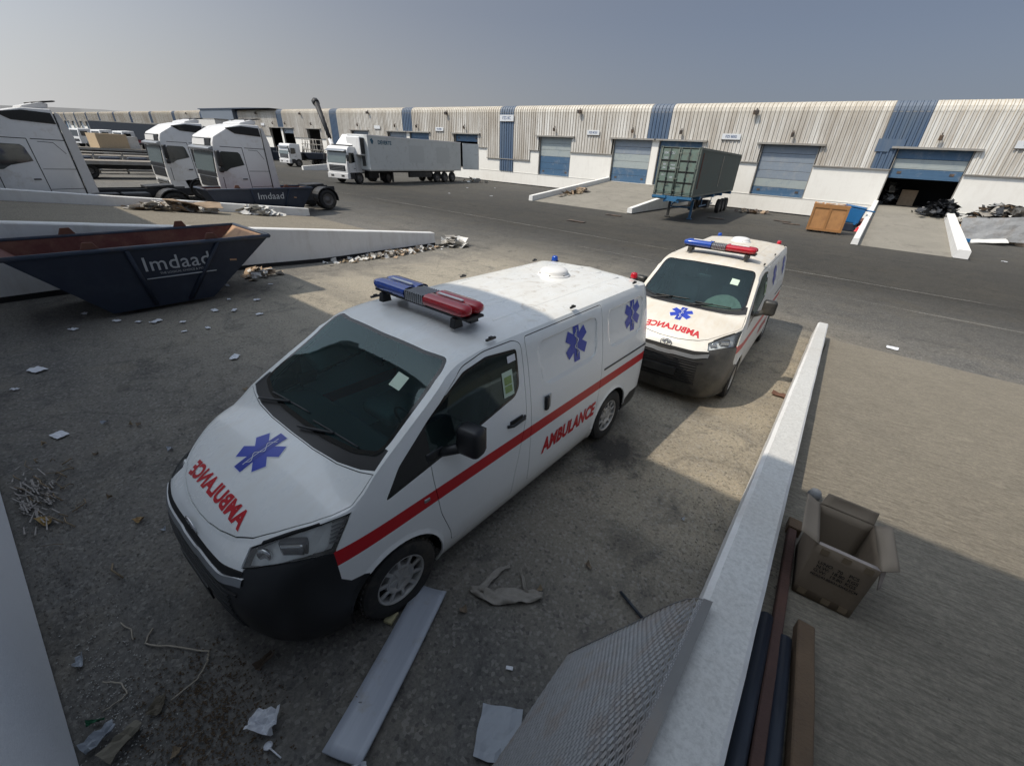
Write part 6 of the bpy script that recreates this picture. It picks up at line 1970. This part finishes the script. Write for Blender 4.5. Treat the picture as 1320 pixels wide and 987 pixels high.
# loose papers: bigger ones
def paper(x, y, w, l, rz, label, seed, mat=PAPER, amp=.02, group=None, fold=0.0, cat='paper'):
    o = crumpled('paper_scrap', w, l, 8, 8, amp, mat, None, seed, .002, fold)
    o.location = gp(x, y); o.rotation_euler = (0, 0, rz); tag(o, label, cat, group)
    return o
paper(-.80, .955, .27, .30, .55, 'grey wrapping sheet lying beside the expanded metal sheet', 3, PAPER2, .02, cat='wrapper')
paper(-1.955, .055, .16, .13, .7, 'crumpled bluish white paper at the bottom of the photo, left of the board', 5, PAPER, .06, fold=.06)
paper(-1.30, .245, .09, .17, -.5, 'crumpled white paper at the lower end of the pale board', 8, PAPER, .05, fold=.05)
paper(-.985, .235, .05, .04, .2, 'tiny tan card scrap between the board and the metal sheet', 9, KRAFT_IN, .005)
paper(-1.005, 1.30, .05, .025, .5, 'tiny white scrap left of the metal sheet tip', 10, PAPER, .004)
paper(-6.86, -.16, .17, .12, .3, 'single white sheet near the left edge, closest to the dock wall', 12, PAPER, .01)
scr = [(-11.8, .93), (-10.9, .62), (-10.95, 1.24), (-10.65, 1.50), (-10.45, 1.72), (-9.55, 1.91), (-9.45, 2.26), (-10.6, 3.62), (-9.62, 3.26), (-7.75, 2.08), (-11.7, 4.40), (-10.2, 3.0), (-10.45, 2.72), (-12.2, 3.6), (-10.1, 2.05), (-11.0, 3.2)]
for i, (x, y) in enumerate(scr):
    paper(x, y, random.uniform(.07, .19), random.uniform(.05, .11), random.uniform(0, 3), 'torn scrap of white paper on the asphalt near the large open skip', 20 + i, PAPER, random.uniform(.01, .03), 'torn paper scraps by the large skip')
paper(-9.23, -.05, .22, .16, .4, 'pair of white sheets left of the paper scraps, well in front of the large skip', 50, PAPER, .02)
paper(-8.65, -.34, .10, .05, .8, 'small white scrap near the left edge of the photo', 51)
# far scraps on the yard
for i, (x, y) in enumerate([(1.05, 11.9), (-27, 29), (-30, 27), (5, 30.5), (-34, 33), (-33, 36)]):
    paper(x, y, .22, .14, i, 'pale scrap of litter out on the open asphalt', 60 + i, PAPER, .02, 'scattered litter out on the open asphalt')
sp = MB(); sp.lathe([(0, 0), (.020, .003), (.026, .010), (.022, .014)], (0, 0, .004), 'z', 12); sp.tube([(.02, 0, .012), (.12, .01, .012)], .0045, 6)
so = sp.build('plastic_spoon', PAPER, None); so.location = gp(-1.83, .012); so.rotation_euler = (0, 0, .1); tag(so, 'white plastic spoon beside the crumpled paper', 'spoon')

# string and twigs
def wire(name, pts, r, mat, label, cat):
    m = MB(); P = []
    for a, b_ in zip(pts, pts[1:]):
        for k in range(4):
            t = k / 4; P.append(gp(a[0] + (b_[0] - a[0]) * t + random.uniform(-.006, .006), a[1] + (b_[1] - a[1]) * t + random.uniform(-.006, .006), r + .004))
    P.append(gp(*pts[-1], r))
    m.tube(P, r, 5); o = m.build(name, mat, None); return tag(o, label, cat)
wire('string', [(-3.44, -.33), (-3.32, -.30), (-3.22, -.31)], .005, STRING, 'short bent end of pale string nearest the dock wall corner', 'string')
wire('string', [(-3.22, -.20), (-3.12, -.27), (-2.98, -.17), (-2.72, .0), (-2.66, -.03), (-2.57, -.12), (-2.56, -.27)], .006, STRING, 'long kinked pale string in front of the near ambulance', 'string')
wire('string', [(-3.02, -.52), (-2.93, -.44), (-2.82, -.43), (-2.80, -.50), (-2.80, -.56)], .005, STRING, 'hooked pale string lying close under the dock wall', 'string')
tg = MB()
for i in range(28):
    x = random.gauss(-5.7, .45); y = random.gauss(-.42, .14)
    if y < -.64: y = -.62
    a = random.gauss(.5, .7); L = random.uniform(.06, .30)
    tg.tube([gp(x, y, .01), gp(x + L * cos(a) * .5, y + L * sin(a) * .5, random.uniform(.01, .05)), gp(x + L * cos(a + .3), y + L * sin(a + .3) * .6, .008)], random.uniform(.003, .008), 4)
tag(tg.build('dry_twigs', TWIG, None), 'heap of dry twigs and strips against the dock wall', 'twigs', kind='stuff')
fib = MB()
for i in range(110):
    x = random.gauss(-5.75, .26); y = random.gauss(-.52, .07)
    a = random.gauss(.3, .5); L = random.uniform(.06, .24)
    if y < -.66: y = -.64
    z = random.uniform(.003, .03)
    fib.quad([gp(x, y, z), gp(x + L * cos(a), y + L * sin(a) * .5, z + .02), gp(x + L * cos(a) - .004, y + L * sin(a) * .5 + .010, z + .012), gp(x - .005, y + .008, z)])
tag(fib.build('shredded_strips', simple('shredded_grey', (.30, .28, .26), .8, var=.4, scale=20), None), 'shredded grey strips heaped on the twigs by the dock wall', 'strips', kind='stuff')
# grit and crumbs: too small and many to count
def grit(name, spots, mat, smin, smax, label, flat=.5):
    b = bmesh.new()
    for (x, y, zf) in spots:
        s = random.uniform(smin, smax); z = zf(x, y) if callable(zf) else zf
        a = random.uniform(0, 6.28)
        q = [b.verts.new((x + s * cos(a + k * 2.09) * random.uniform(.6, 1.2), y + s * sin(a + k * 2.09) * random.uniform(.6, 1.2), z)) for k in range(3)]
        t = b.verts.new((x, y, z + s * flat))
        for k in range(3): b.faces.new((q[k], q[(k + 1) % 3], t))
    me = bpy.data.meshes.new(name); b.to_mesh(me); b.free()
    return tag(link(name, me, None, [mat]), label, 'grit', kind='stuff')
gzz = lambda x, y: gz(x, y) + .010
S1 = []
for i in range(2600):
    S1.append((random.uniform(-6, -.4), -.68 + abs(random.gauss(0, .45)), gzz))
for i in range(1500): S1.append((-.12 - abs(random.gauss(0, .35)) - .02 * random.random(), random.uniform(.5, 11), gzz))
for i in range(2600): S1.append((random.uniform(-10, 0), random.uniform(-.6, 9), gzz))
grit('gravel', S1, simple('grit_grey', (.15, .135, .115), .9, var=.5, scale=40), .003, .011, 'scattered grit on the asphalt')
S1 = [(random.gauss(-2.25, .30), random.gauss(-.15, .16), gzz) for i in range(1500)]
grit('dry_leaf_litter', S1, simple('leaf_brown', (.065, .042, .022), .9, var=.5, scale=50), .005, .013, 'brown patch of crumbled leaves at the bottom of the photo', .3)
S1 = [(random.gauss(-2.9, .4), random.gauss(-.50, .10), gzz) for i in range(500)]
grit('pale_grit', S1, simple('grit_pale', (.42, .42, .40), .9, var=.3, scale=40), .003, .009, 'pale crumbs in the corner by the dock wall')
rzz = lambda x, y: rz_(y) + .002
S1 = [(random.uniform(.35, 4.5), random.uniform(.8, 11), rzz) for i in range(900)] + [(.27 - .045 * y_ + abs(random.gauss(.02, .06)), y_, rzz) for y_ in [random.uniform(1, 10.5) for i in range(500)]]
grit('ramp_grit', S1, simple('grit_ramp', (.16, .14, .12), .9, var=.6, scale=40), .003, .010, 'grit scattered over the concrete ramp')
# shards, stones and leaves near the camera
def leafy(x, y, w, l, rz, mat, label, seed, cat='scrap', group=None, amp=.02):
    o = crumpled('scrap', w, l, 4, 6, amp, mat, None, seed, .003, .03); o.location = gp(x, y); o.rotation_euler = (0, 0, rz); return tag(o, label, cat, group)
leafy(-2.50, -.52, .10, .20, .4, simple('dry_husk', (.17, .155, .12), .8, var=.2), 'grey-brown dry husk in the bottom left corner', 70, 'husk', amp=.04)
leafy(-2.62, -.60, .07, .16, .2, PAPER2, 'shiny torn wrapper beside the dry husk', 71, 'wrapper', amp=.05)
leafy(-5.15, -.50, .16, .07, .3, simple('tan_leaf', (.30, .20, .07), .8), 'tan strip of card close to the twig heap', 72, 'card')
leafy(-4.55, .05, .06, .07, .3, simple('tan_leaf2', (.30, .20, .09), .8), 'small tan scrap out from the twig heap', 73, 'card')
leafy(-2.58, -.33, .07, .12, .9, simple('brown_wrap', (.10, .085, .06), .7), 'brown scrap at the end of the long string', 74, 'scrap')
leafy(-3.30, -.58, .04, .10, 1.3, PAPER2, 'little pale wrapper against the dock wall', 75, 'wrapper')
leafy(-2.76, -.60, .02, .09, -.6, GREENP, 'small green strip among the grit by the dock wall', 76, 'strip')
leafy(-2.35, .22, .05, .13, .2, simple('brown_husk', (.09, .065, .045), .8), 'brown dry leaf in front of the near bumper', 77, 'leaf')
rd = MB(); rd.tube([gp(-.68, 2.37, .02), gp(-.40, 2.26, .02)], .013, 8); tag(rd.build('rod', PIPEB, None), 'short black rod poking out beyond the metal sheet tip', 'rod')
for i in range(26):
    x, y = random.uniform(-7, -.5), random.uniform(-.4, 3.6)
    if -4 < x < -1.8 and y > .1: continue
    leafy(x, y, random.uniform(.02, .06), random.uniform(.02, .08), random.uniform(0, 3), random.choice((TWIG, KRAFT, BAGB, PAPER2)), 'tiny dark or brown crumb of litter on the shaded asphalt', 100 + i, 'litter', 'tiny crumbs of litter on the shaded asphalt', .01)

# expanded metal sheet leaning on the ramp wall
em = empty('metal_sheet', (0, 0, 0), 0, 'expanded metal mesh sheet leaning on the ramp wall', 'mesh sheet')
prof = pchip([(0, -.030), (.07, -.095), (.16, -.165), (.5, -.351), (.85, -.543), (1.2, -.735)])
profz = pchip([(0, 1.375), (.07, 1.34), (.16, 1.24), (.5, .859), (.85, .467), (1.2, .075)])
def emp(s, y, up=0.0):
    """s in 0..1 from the wall top down to the ground"""
    k = (.23 - .045 * 0)
    zt = 1.0 + (1.655 - y) * .105 / 1.37
    return Vector((prof(s * 1.2) - .02 * (y - 1.6), y + .0, profz(s * 1.2) * (zt if s < .2 else 1 + (zt - 1) * (1 - s)) + up))
b = bmesh.new()
SW, LW = .0205, .060
NS = int(1.42 / SW); Y0, Y1 = .1, 1.66; NL = int((Y1 - Y0) / LW)
def strand(p, q, r=.0020):
    d = (q - p).normalized(); u = Vector((.8, 0, .6)); v = d.cross(u).normalized(); u = v.cross(d)
    A = [p + v * r * 1.1, p - v * r * 1.1, p + u * r * 2.2]; B = [q + v * r * 1.1, q - v * r * 1.1, q + u * r * 2.2]
    A = [b.verts.new(x) for x in A]; B = [b.verts.new(x) for x in B]
    for k in range(3): b.faces.new((A[k], A[(k + 1) % 3], B[(k + 1) % 3], B[k]))
for i in range(NS):
    for j in range(NL):
        y = Y1 - (j + .5) * LW; s = max(.03, (i + .5) / NS); off = SW / 1.42 / 2
        yo = LW / 2 if i % 2 else 0
        c = lambda ss, yy: emp(min(1, max(0, ss)), yy)
        a0 = c(s - off, y + yo - LW * .09 - LW / 2 + LW / 2); 
        pL = c(s, y + yo - LW / 2); pR = c(s, y + yo + LW / 2); pT = c(s - off, y + yo); pB = c(s + off, y + yo)
        if y + yo + LW / 2 > Y1 + .01: continue
        strand(pL, pT); strand(pT, pR); strand(pL, pB); strand(pB, pR)
me = bpy.data.meshes.new('mesh_strands'); b.to_mesh(me); b.free()
o_ = link('mesh_strands', me, em, [STEELM]); o_['kind'] = 'stuff'
mb = MB()
for (s0, s1) in ((-.0, .030),):
    n = 16
    for k in range(n):
        ya, yb = Y0 + (Y1 - Y0) * k / n, Y0 + (Y1 - Y0) * (k + 1) / n
        p = [emp(0, ya, .010) + Vector((.012, 0, 0)), emp(0, yb, .010) + Vector((.012, 0, 0)), emp(.028, yb, .012), emp(.028, ya, .012)]
        mb.quad(p); mb.quad([q - Vector((0, 0, .004)) for q in p][::-1])
mb.build('edge_bar', STEELF, em)
mb = MB(); mb.tube([emp(k / 20, Y1, .002) for k in range(21)], .0035, 5); mb.build('end_wire', STEELM, em)

# timbers and pipes beside the ramp wall
def ramp_pt(x, y, dz): return (x, y, rz_(y) + dz)
def beam(name, a, c, w, h, mat, label, cat, lift=0.0, n=14, seed=0):
    b = bmesh.new(); rows = []
    for i in range(n + 1):
        t = i / n; x = a[0] + (c[0] - a[0]) * t; y = a[1] + (c[1] - a[1]) * t
        z = rz_(y) + .003 + lift
        j = lambda k: noise.noise(Vector((t * 6, k, seed))) * w * .05
        rows.append([b.verts.new((x - w / 2 + j(1), y, z)), b.verts.new((x - w / 2 + j(2), y, z + h + j(3))), b.verts.new((x + w / 2 + j(4), y, z + h + j(5))), b.verts.new((x + w / 2 + j(6), y, z))])
    for A, B in zip(rows, rows[1:]):
        for k in range(4): b.faces.new((A[k], A[(k + 1) % 4], B[(k + 1) % 4], B[k]))
    b.faces.new(rows[0]); b.faces.new(rows[-1][::-1])
    bmesh.ops.recalc_face_normals(b, faces=b.faces)
    es = [e for e in b.edges if len(e.link_faces) == 2 and e.calc_face_angle() > 1]
    bmesh.ops.bevel(b, geom=es, offset=.006, segments=1, affect='EDGES')
    me = bpy.data.meshes.new(name); b.to_mesh(me); b.free(); return tag(link(name, me, None, [mat]), label, cat)
beam('wooden_beam', (.60, .3), (.43, 2.14), .085, .085, WOODB, 'weathered wooden beam with rounded end, rightmost of the long pieces beside the ramp wall', 'beam', 0, seed=2)
beam('steel_angle', (.415, .3), (.245, 3.05), .055, .065, RUSTB, 'long rusty brown steel bar reaching the cardboard box', 'bar', 0, seed=4)
beam('wood_offcut', (.255, 3.03), (.245, 3.16), .09, .08, WOODB, 'short dark block at the far end of the rusty bar', 'block', 0, 3, seed=5)
mb = MB(); mb.tube([ramp_pt(.49, .3, .045), ramp_pt(.355, 1.97, .045)], .036, 12); tag(mb.build('pipe', PIPEB, None), 'dark blue pipe lying between the rusty bar and the wooden beam', 'pipe')
mb = MB(); mb.tube([ramp_pt(.335, .3, .05), ramp_pt(.245, 2.05, .05)], .038, 12); tag(mb.build('pipe', PIPEB, None), 'dark blue pipe squeezed against the ramp wall', 'pipe')

# cardboard box
cb = empty('cardboard_box', (.475, 2.70, rz_(2.70)), radians(3), 'open brown cardboard box with raised flaps on the ramp', 'box')
cb.rotation_euler = (-math.atan(RAMP_K), radians(2), radians(4))
bw, bl, bh = .155, .245, .39
def panel(name, pts, mat, t=.004, parent=cb, bow=0.0):
    b = bmesh.new(); n = 6
    P = [Vector(p) for p in pts]
    G = [[(P[0] * (1 - u) + P[1] * u) * (1 - v) + (P[3] * (1 - u) + P[2] * u) * v for u in [i / n for i in range(n + 1)]] for v in [j / n for j in range(n + 1)]]
    nn = (P[1] - P[0]).cross(P[3] - P[0]).normalized()
    V = [[b.verts.new(G[j][i] + nn * (bow * sin(pi * i / n) * sin(pi * j / n) + .0022 * noise.noise(Vector((i, j, len(name) * 1.7))))) for i in range(n + 1)] for j in range(n + 1)]
    for j in range(n):
        for i in range(n): b.faces.new((V[j][i], V[j][i + 1], V[j + 1][i + 1], V[j + 1][i])).smooth = True
    me = bpy.data.meshes.new(name); b.to_mesh(me); b.free()
    o = link(name, me, parent, [mat]); m_ = o.modifiers.new('t', 'SOLIDIFY'); m_.thickness = t; m_.offset = 0; return o
front = panel('side_panel', [(-bw, -bl, 0), (bw, -bl, 0), (bw, -bl, bh), (-bw, -bl, bh)], KRAFT, bow=.006)
panel('side_panel', [(bw, -bl, 0), (bw, bl, 0), (bw, bl, bh), (bw, -bl, bh)], KRAFT, bow=.01)
panel('side_panel', [(bw, bl, 0), (-bw, bl, 0), (-bw, bl, bh), (bw, bl, bh)], KRAFT_IN)
panel('side_panel', [(-bw, bl, 0), (-bw, -bl, 0), (-bw, -bl, bh), (-bw, bl, bh)], KRAFT)
panel('bottom_panel', [(-bw, -bl, .004), (-bw, bl, .004), (bw, bl, .004), (bw, -bl, .004)], KRAFT_IN)
panel('flap', [(-bw, -bl, bh), (bw, -bl, bh), (bw - .01, -bl + .05, bh - .012), (-bw + .01, -bl + .05, bh - .012)], KRAFT_EDGE)
panel('flap', [(-bw, bl, bh), (-bw, -bl + .0, bh), (-bw - .11, -bl - .01, bh + .045), (-bw - .10, bl - .06, bh + .07)], KRAFT_IN, bow=.008)
panel('flap', [(bw, bl, bh), (-bw, bl, bh), (-bw + .02, bl + .03, bh + .085), (bw + .0, bl + .035, bh + .08)], KRAFT_IN, bow=.01)
panel('flap', [(bw, -bl, bh), (bw, bl, bh), (bw + .075, bl - .03, bh + .055), (bw + .085, -bl + .05, bh + .02)], KRAFT_IN, bow=-.03)
panel('torn_strip', [(bw + .0, -bl + .02, bh), (bw + .03, -bl + .04, bh), (bw + .05, -bl + .03, bh - .12), (bw + .035, -bl + .01, bh - .13)], KRAFT_EDGE)
tl = [('U/NO.', -.075, .300), ('70', .0, .296), ('PCS', .070, .300), ('N.W:', -.080, .270), ('18.80', .0, .268), ('KGS', .075, .268), ('G.W:', -.085, .240), ('19.80', .0, .238), ('KGS', .075, .238), ('MEAS:43.00X31.5X43.5CM', .0, .208)]
for i, (s_, x, z) in enumerate(tl):
    tb = text_mesh(s_, .030 if i < 9 else .022, .0006)
    tb.transform(Matrix.Translation((x, -bl - .0105, z - .02)) @ Matrix.Rotation(pi / 2, 4, 'X'))
    me = bpy.data.meshes.new('printing'); tb.to_mesh(me); tb.free(); link('printing', me, front, [PRINT])
for x, z in ((-.11, .355), (.11, .36), (0, .36), (-.11, .03), (.11, .03), (0.02, .03)):
    mb = MB(); mb.b2((x - .022, -bl - .0045, z - .02), (x + .022, -bl - .0030, z + .02)); mb.build('tape_patch', simple('tape', (.19, .145, .095), .4), front)

# rubbish heaps
def heap(name, label, cx_, cy_, sx, sy, sz, n, mats, smin, smax, zf=lambda x, y: 0.0, flatc=False, group=None):
    r = empty(name, (0, 0, 0), 0, label, 'rubbish', group)
    by = {}
    for i in range(n):
        u, v = random.gauss(0, .42), random.gauss(0, .42)
        x, y = cx_ + u * sx, cy_ + v * sy
        h = max(0, 1 - (u * u + v * v)) ** .5 * sz
        z = random.uniform(.15, 1) * h
        m = random.choice(mats); b = by.setdefault(m.name, (m, bmesh.new()))[1]
        s = random.uniform(smin, smax); R = Matrix.Rotation(random.uniform(0, 6.3), 3, 'Z') @ Matrix.Rotation(random.gauss(0, .55), 3, 'X') @ Matrix.Rotation(random.gauss(0, .4), 3, 'Y')
        k = 3; asp = random.uniform(.5, 1.5)
        G = [[b.verts.new(Vector((x, y, max(.02, z) + zf(x, y))) + R @ Vector(((a / k - .5) * s * asp, (c / k - .5) * s, .16 * s * noise.noise(Vector((a * .9, c * .9, i)))))) for c in range(k + 1)] for a in range(k + 1)]
        for v_ in [q for row in G for q in row]:
            v_.co.z = max(v_.co.z, zf(v_.co.x, v_.co.y) + .01)
        for a in range(k):
            for c in range(k): b.faces.new((G[a][c], G[a + 1][c], G[a + 1][c + 1], G[a][c + 1]))
    for m, b in by.values():
        me = bpy.data.meshes.new('scraps'); b.to_mesh(me); b.free(); o = link('scraps', me, r, [m]); o['kind'] = 'stuff'
    return r
KB = simple('brown_card_litter', (.34, .25, .17), .85, var=.3)
WL = simple('white_litter', (.62, .61, .58), .7, var=.1)
gz0 = lambda x, y: gz(x, y)
heap('rubbish_heap', 'mixed white and brown litter strewn along the foot of the long ramp wall', -13.25, 9.2, .35, 2.4, .10, 330, [WL, WL, KB, CLOTH, CLOTH, TWIG], .05, .18, gz0)
heap('rubbish_heap', 'white crumpled plastic at the far end of the long ramp wall', -13.2, 12.0, .5, .5, .35, 40, [WL, CLOTH], .2, .45, gz0)
heap('rubbish_heap', 'white and brown packing lying by the right end of the large skip', -12.7, 4.6, .4, .4, .20, 45, [WL, KB, WL], .08, .22, gz0)
zr2 = lambda x, y: max(0, .107 * (11.3 - y))
heap('rubbish_heap', 'litter with brown card on the ramp behind the long white wall', -22.2, 5.6, .5, 1.6, .25, 110, [WL, KB, WL, CLOTH], .12, .40, zr2)
o = crumpled('card_sheet', 1.9, .7, 6, 4, .10, KB, None, 201, .02, .1); o.location = (-22.0, 6.2, zr2(0, 6.2) + .2); o.rotation_euler = (0, .15, 1.45); tag(o, 'folded brown card sheet on top of the ramp litter', 'card')
heap('rubbish_heap', 'lumpy white plastic bundle at the foot of the wall before the lorry cabs', -22.2, 8.6, .40, .8, .36, 80, [WL], .18, .38, zr2)
zr3 = lambda x, y: max(0, (y - 29.5) * .089)
heap('rubbish_heap', 'dark brown scrap along the left wall of the wide concrete ramp', -22.5, 35.0, .6, 2.5, .25, 50, [KB, LAMPD, TWIG], .2, .5, zr3)
heap('rubbish_heap', 'dark litter beside the rear of the green container', -9.0, 41.5, 1.6, 1.2, .18, 40, [KB, LAMPD, LAMPD], .2, .5)
heap('rubbish_heap', 'scattered pale litter in front of the warehouse near the refrigerated trailer', -40.5, 40.5, 1.2, 1.6, .4, 30, [WL, KB], .2, .6)
heap('black_bags', 'black plastic bags heaped over the wall top left of the rubbish heap', 2.5, 41.6, 1.2, 1.3, .9, 260, [BAGB, BAGB, BAGB], .16, .42, lambda x, y: 1.15 if x < 3.2 else .9)
hp = heap('rubbish_heap', 'big heap of grey sheets, black plastic and card at the right', 5.3, 41.0, 2.0, 1.6, 2.1, 520, [BAGB, BAGB, GREYS, KB, KB, GREYS, WL, CLOTH, BAGB], .15, .62)
gs = crumpled('grey_panel', 3.0, 1.5, 8, 6, .12, GREYS, None, 210, .03, .08); gs.location = (5.2, 39.3, .72); gs.rotation_euler = (1.05, -.10, .12); tag(gs, 'large grey sheet sloping down the front of the right heap', 'sheet')
gs = crumpled('white_board', 1.9, .55, 6, 4, .05, WL, None, 211, .02); gs.location = (5.0, 38.4, .12); gs.rotation_euler = (.3, -.16, .15); tag(gs, 'long white panel at the foot of the grey sheet on the heap', 'panel')
gs = crumpled('orange_card', 1.4, .9, 6, 4, .08, simple('orange_card', (.42, .24, .09), .8, var=.2), None, 212, .02); gs.location = (4.3, 39.1, .45); gs.rotation_euler = (1.0, 0, .1); tag(gs, 'orange brown card propped at the left foot of the heap', 'card')
gs = MB(); gs.b2((3.6, 37.9, .03), (4.3, 38.3, .20)); tag(gs.build('blue_tray', BLUEP, None), 'pale blue tray at the foot of the heap', 'tray')
bx_ = empty('carton', (7.0, 41.2, 0), radians(-6), 'brown carton with white packing at the right edge of the photo', 'carton')
mb = MB(); mb.b2((-.9, -.5, 0), (.9, .5, .75), 0, .02); mb.build('body', simple('carton_brown', (.40, .24, .10), .8, var=.15), bx_)
for x in (-.4, .45):
    o = crumpled('packing', .5, .5, 4, 4, .2, WL, bx_, 220 + int(x * 10), .02); o.location = (x, 0, .76)
# plywood crate and blue bin
cr = empty('plywood_crate', (-3.0, 33.55, 0), radians(6), 'orange brown plywood crate standing on the asphalt left of the open door ramp', 'crate')
mb = MB(); mb.b2((-.92, -.5, .12), (.92, .5, 1.50), 0, .01); mb.build('body', CRATEM, cr)
for x in (-.88, 0, .88):
    mb = MB(); mb.b2((x - .06, -.54, .12), (x + .06, -.50, 1.50)); mb.build('batten', CRATEF, cr)
for z in (.18, 1.44):
    mb = MB(); mb.b2((-.94, -.545, z - .06), (.94, -.501, z + .06)); mb.build('batten', CRATEF, cr)
mb = MB(); mb.b2((-.96, -.54, 1.50), (.96, .54, 1.56)); mb.build('lid', CRATEF, cr)
for x in (-.7, -.1, .5):
    o = crumpled('torn_ply', .5, .4, 3, 3, .06, CRATEM, cr, 230 + int(x * 10), .01); o.location = (x, 0, 1.57)
for x in (-.8, 0, .8):
    mb = MB(); mb.b2((x - .06, -.5, 0), (x + .06, .5, .12)); mb.build('skid', CHASS, cr)
bn = empty('blue_bin', (-1.95, 36.5, 0), 0, 'blue plastic bin tipped beside the plywood crate', 'bin')
mb = MB(); mb.box((0, 0, .95), (1.0, .8, .9), Matrix.Rotation(.1, 3, 'Y'), 0, .06, taper=(1.15, 1.1)); mb.build('body', BLUEP, bn)
mb = MB(); mb.box((0, 0, 1.44), (1.22, .95, .07), Matrix.Rotation(.1, 3, 'Y'), 0, .02); mb.build('rim', BLUEP, bn)
mb = MB(); mb.tube([(.5, -.3, 1.3), (1.1, -.3, 1.25)], .05, 6); mb.tube([(.3, -.5, .5), (.3, .5, .5)], .09, 8); mb.build('handle', BLUEP, bn)
mb = MB(); mb.b2((-.5, -.4, 0), (.4, .4, .5), 0, .05); mb.build('base', NAVY, bn)
gs = crumpled('red_strap', .25, 1.1, 3, 6, .1, RED, None, 240, .02); gs.location = (-1.2, 35.6, .45); gs.rotation_euler = (.8, 0, -.5); tag(gs, 'red strap hanging beside the blue bin', 'strap')
mb = MB(); mb.tube([(-1.6, 37.8, .45), (-.95, 37.8, .45)], .30, 10); tag(mb.build('brown_drum', RUSTC, None), 'brown drum lying behind the blue bin', 'drum')
mb = MB(); mb.b2((.0, 46.6, 1.32), (1.0, 47.2, 2.4)); tag(mb.build('carton', KB, None), 'brown carton just inside the open loading door', 'carton')
heap('rubbish_heap', 'grey clutter in the dark just inside the open loading door', -.6, 46.8, .5, .8, 1.6, 40, [GREYS, CLOTH, BAGB], .3, .6, lambda x, y: 1.3)
for x, y in ((-9.6, 33.5), (-6.0, 37.2), (-5.2, 36.0), (-14.5, 27.5), (-14.2, 22.5)):
    o = crumpled('flat_scrap', 1.1, .35, 6, 4, .03, LAMPD, None, int(x * 3), .02); o.location = (x, y, .01); o.rotation_euler = (0, 0, .1); tag(o, 'flat dark scrap lying on the asphalt between the near ambulances and the green container' if y < 34 else 'flat dark scrap on the asphalt before the door left of the crate', 'scrap', 'flat dark scraps on the yard')
sb = MB(); sb.lathe([(.05, 0), (.055, .02), (.04, .06), (.0, .07)], (0, 0, 0), 'z', 8); o = sb.build('stone', GREYS, None); o.location = (.33, 3.78, rz_(3.78)); tag(o, 'grey stone in the shade edge against the ramp wall', 'stone')
o = crumpled('brown_scrap', .22, .12, 4, 4, .03, simple('rusty_scrap', (.12, .06, .04), .8), None, 260, .01); o.location = gp(-.42, 7.6); tag(o, 'rust coloured scrap against the barrier where the rear van shadow ends', 'scrap')
# crumpled beige half-disc just inside the rear van's windscreen
b = bmesh.new(); rows = []
for i in range(13):
    a = pi * i / 12
    row = []
    for j in range(7):
        r_ = j / 6
        u = .30 * cos(a) * r_; v = .36 * sin(a) * r_
        x = -.03 - v * .82; z = 1.385 + v * .55
        row.append(b.verts.new((x - .02 + .008 * noise.noise(Vector((u * 20, v * 20, 1))), .47 + u, z - .045 + .010 * noise.noise(Vector((u * 25, v * 25, 7))))))
    rows.append(row)
for A, B in zip(rows, rows[1:]):
    for j in range(6): b.faces.new((A[j], A[j + 1], B[j + 1], B[j]))
me = bpy.data.meshes.new('beige_half_disc'); b.to_mesh(me); b.free(); link('beige_half_disc', me, amb2, [SHEETP])
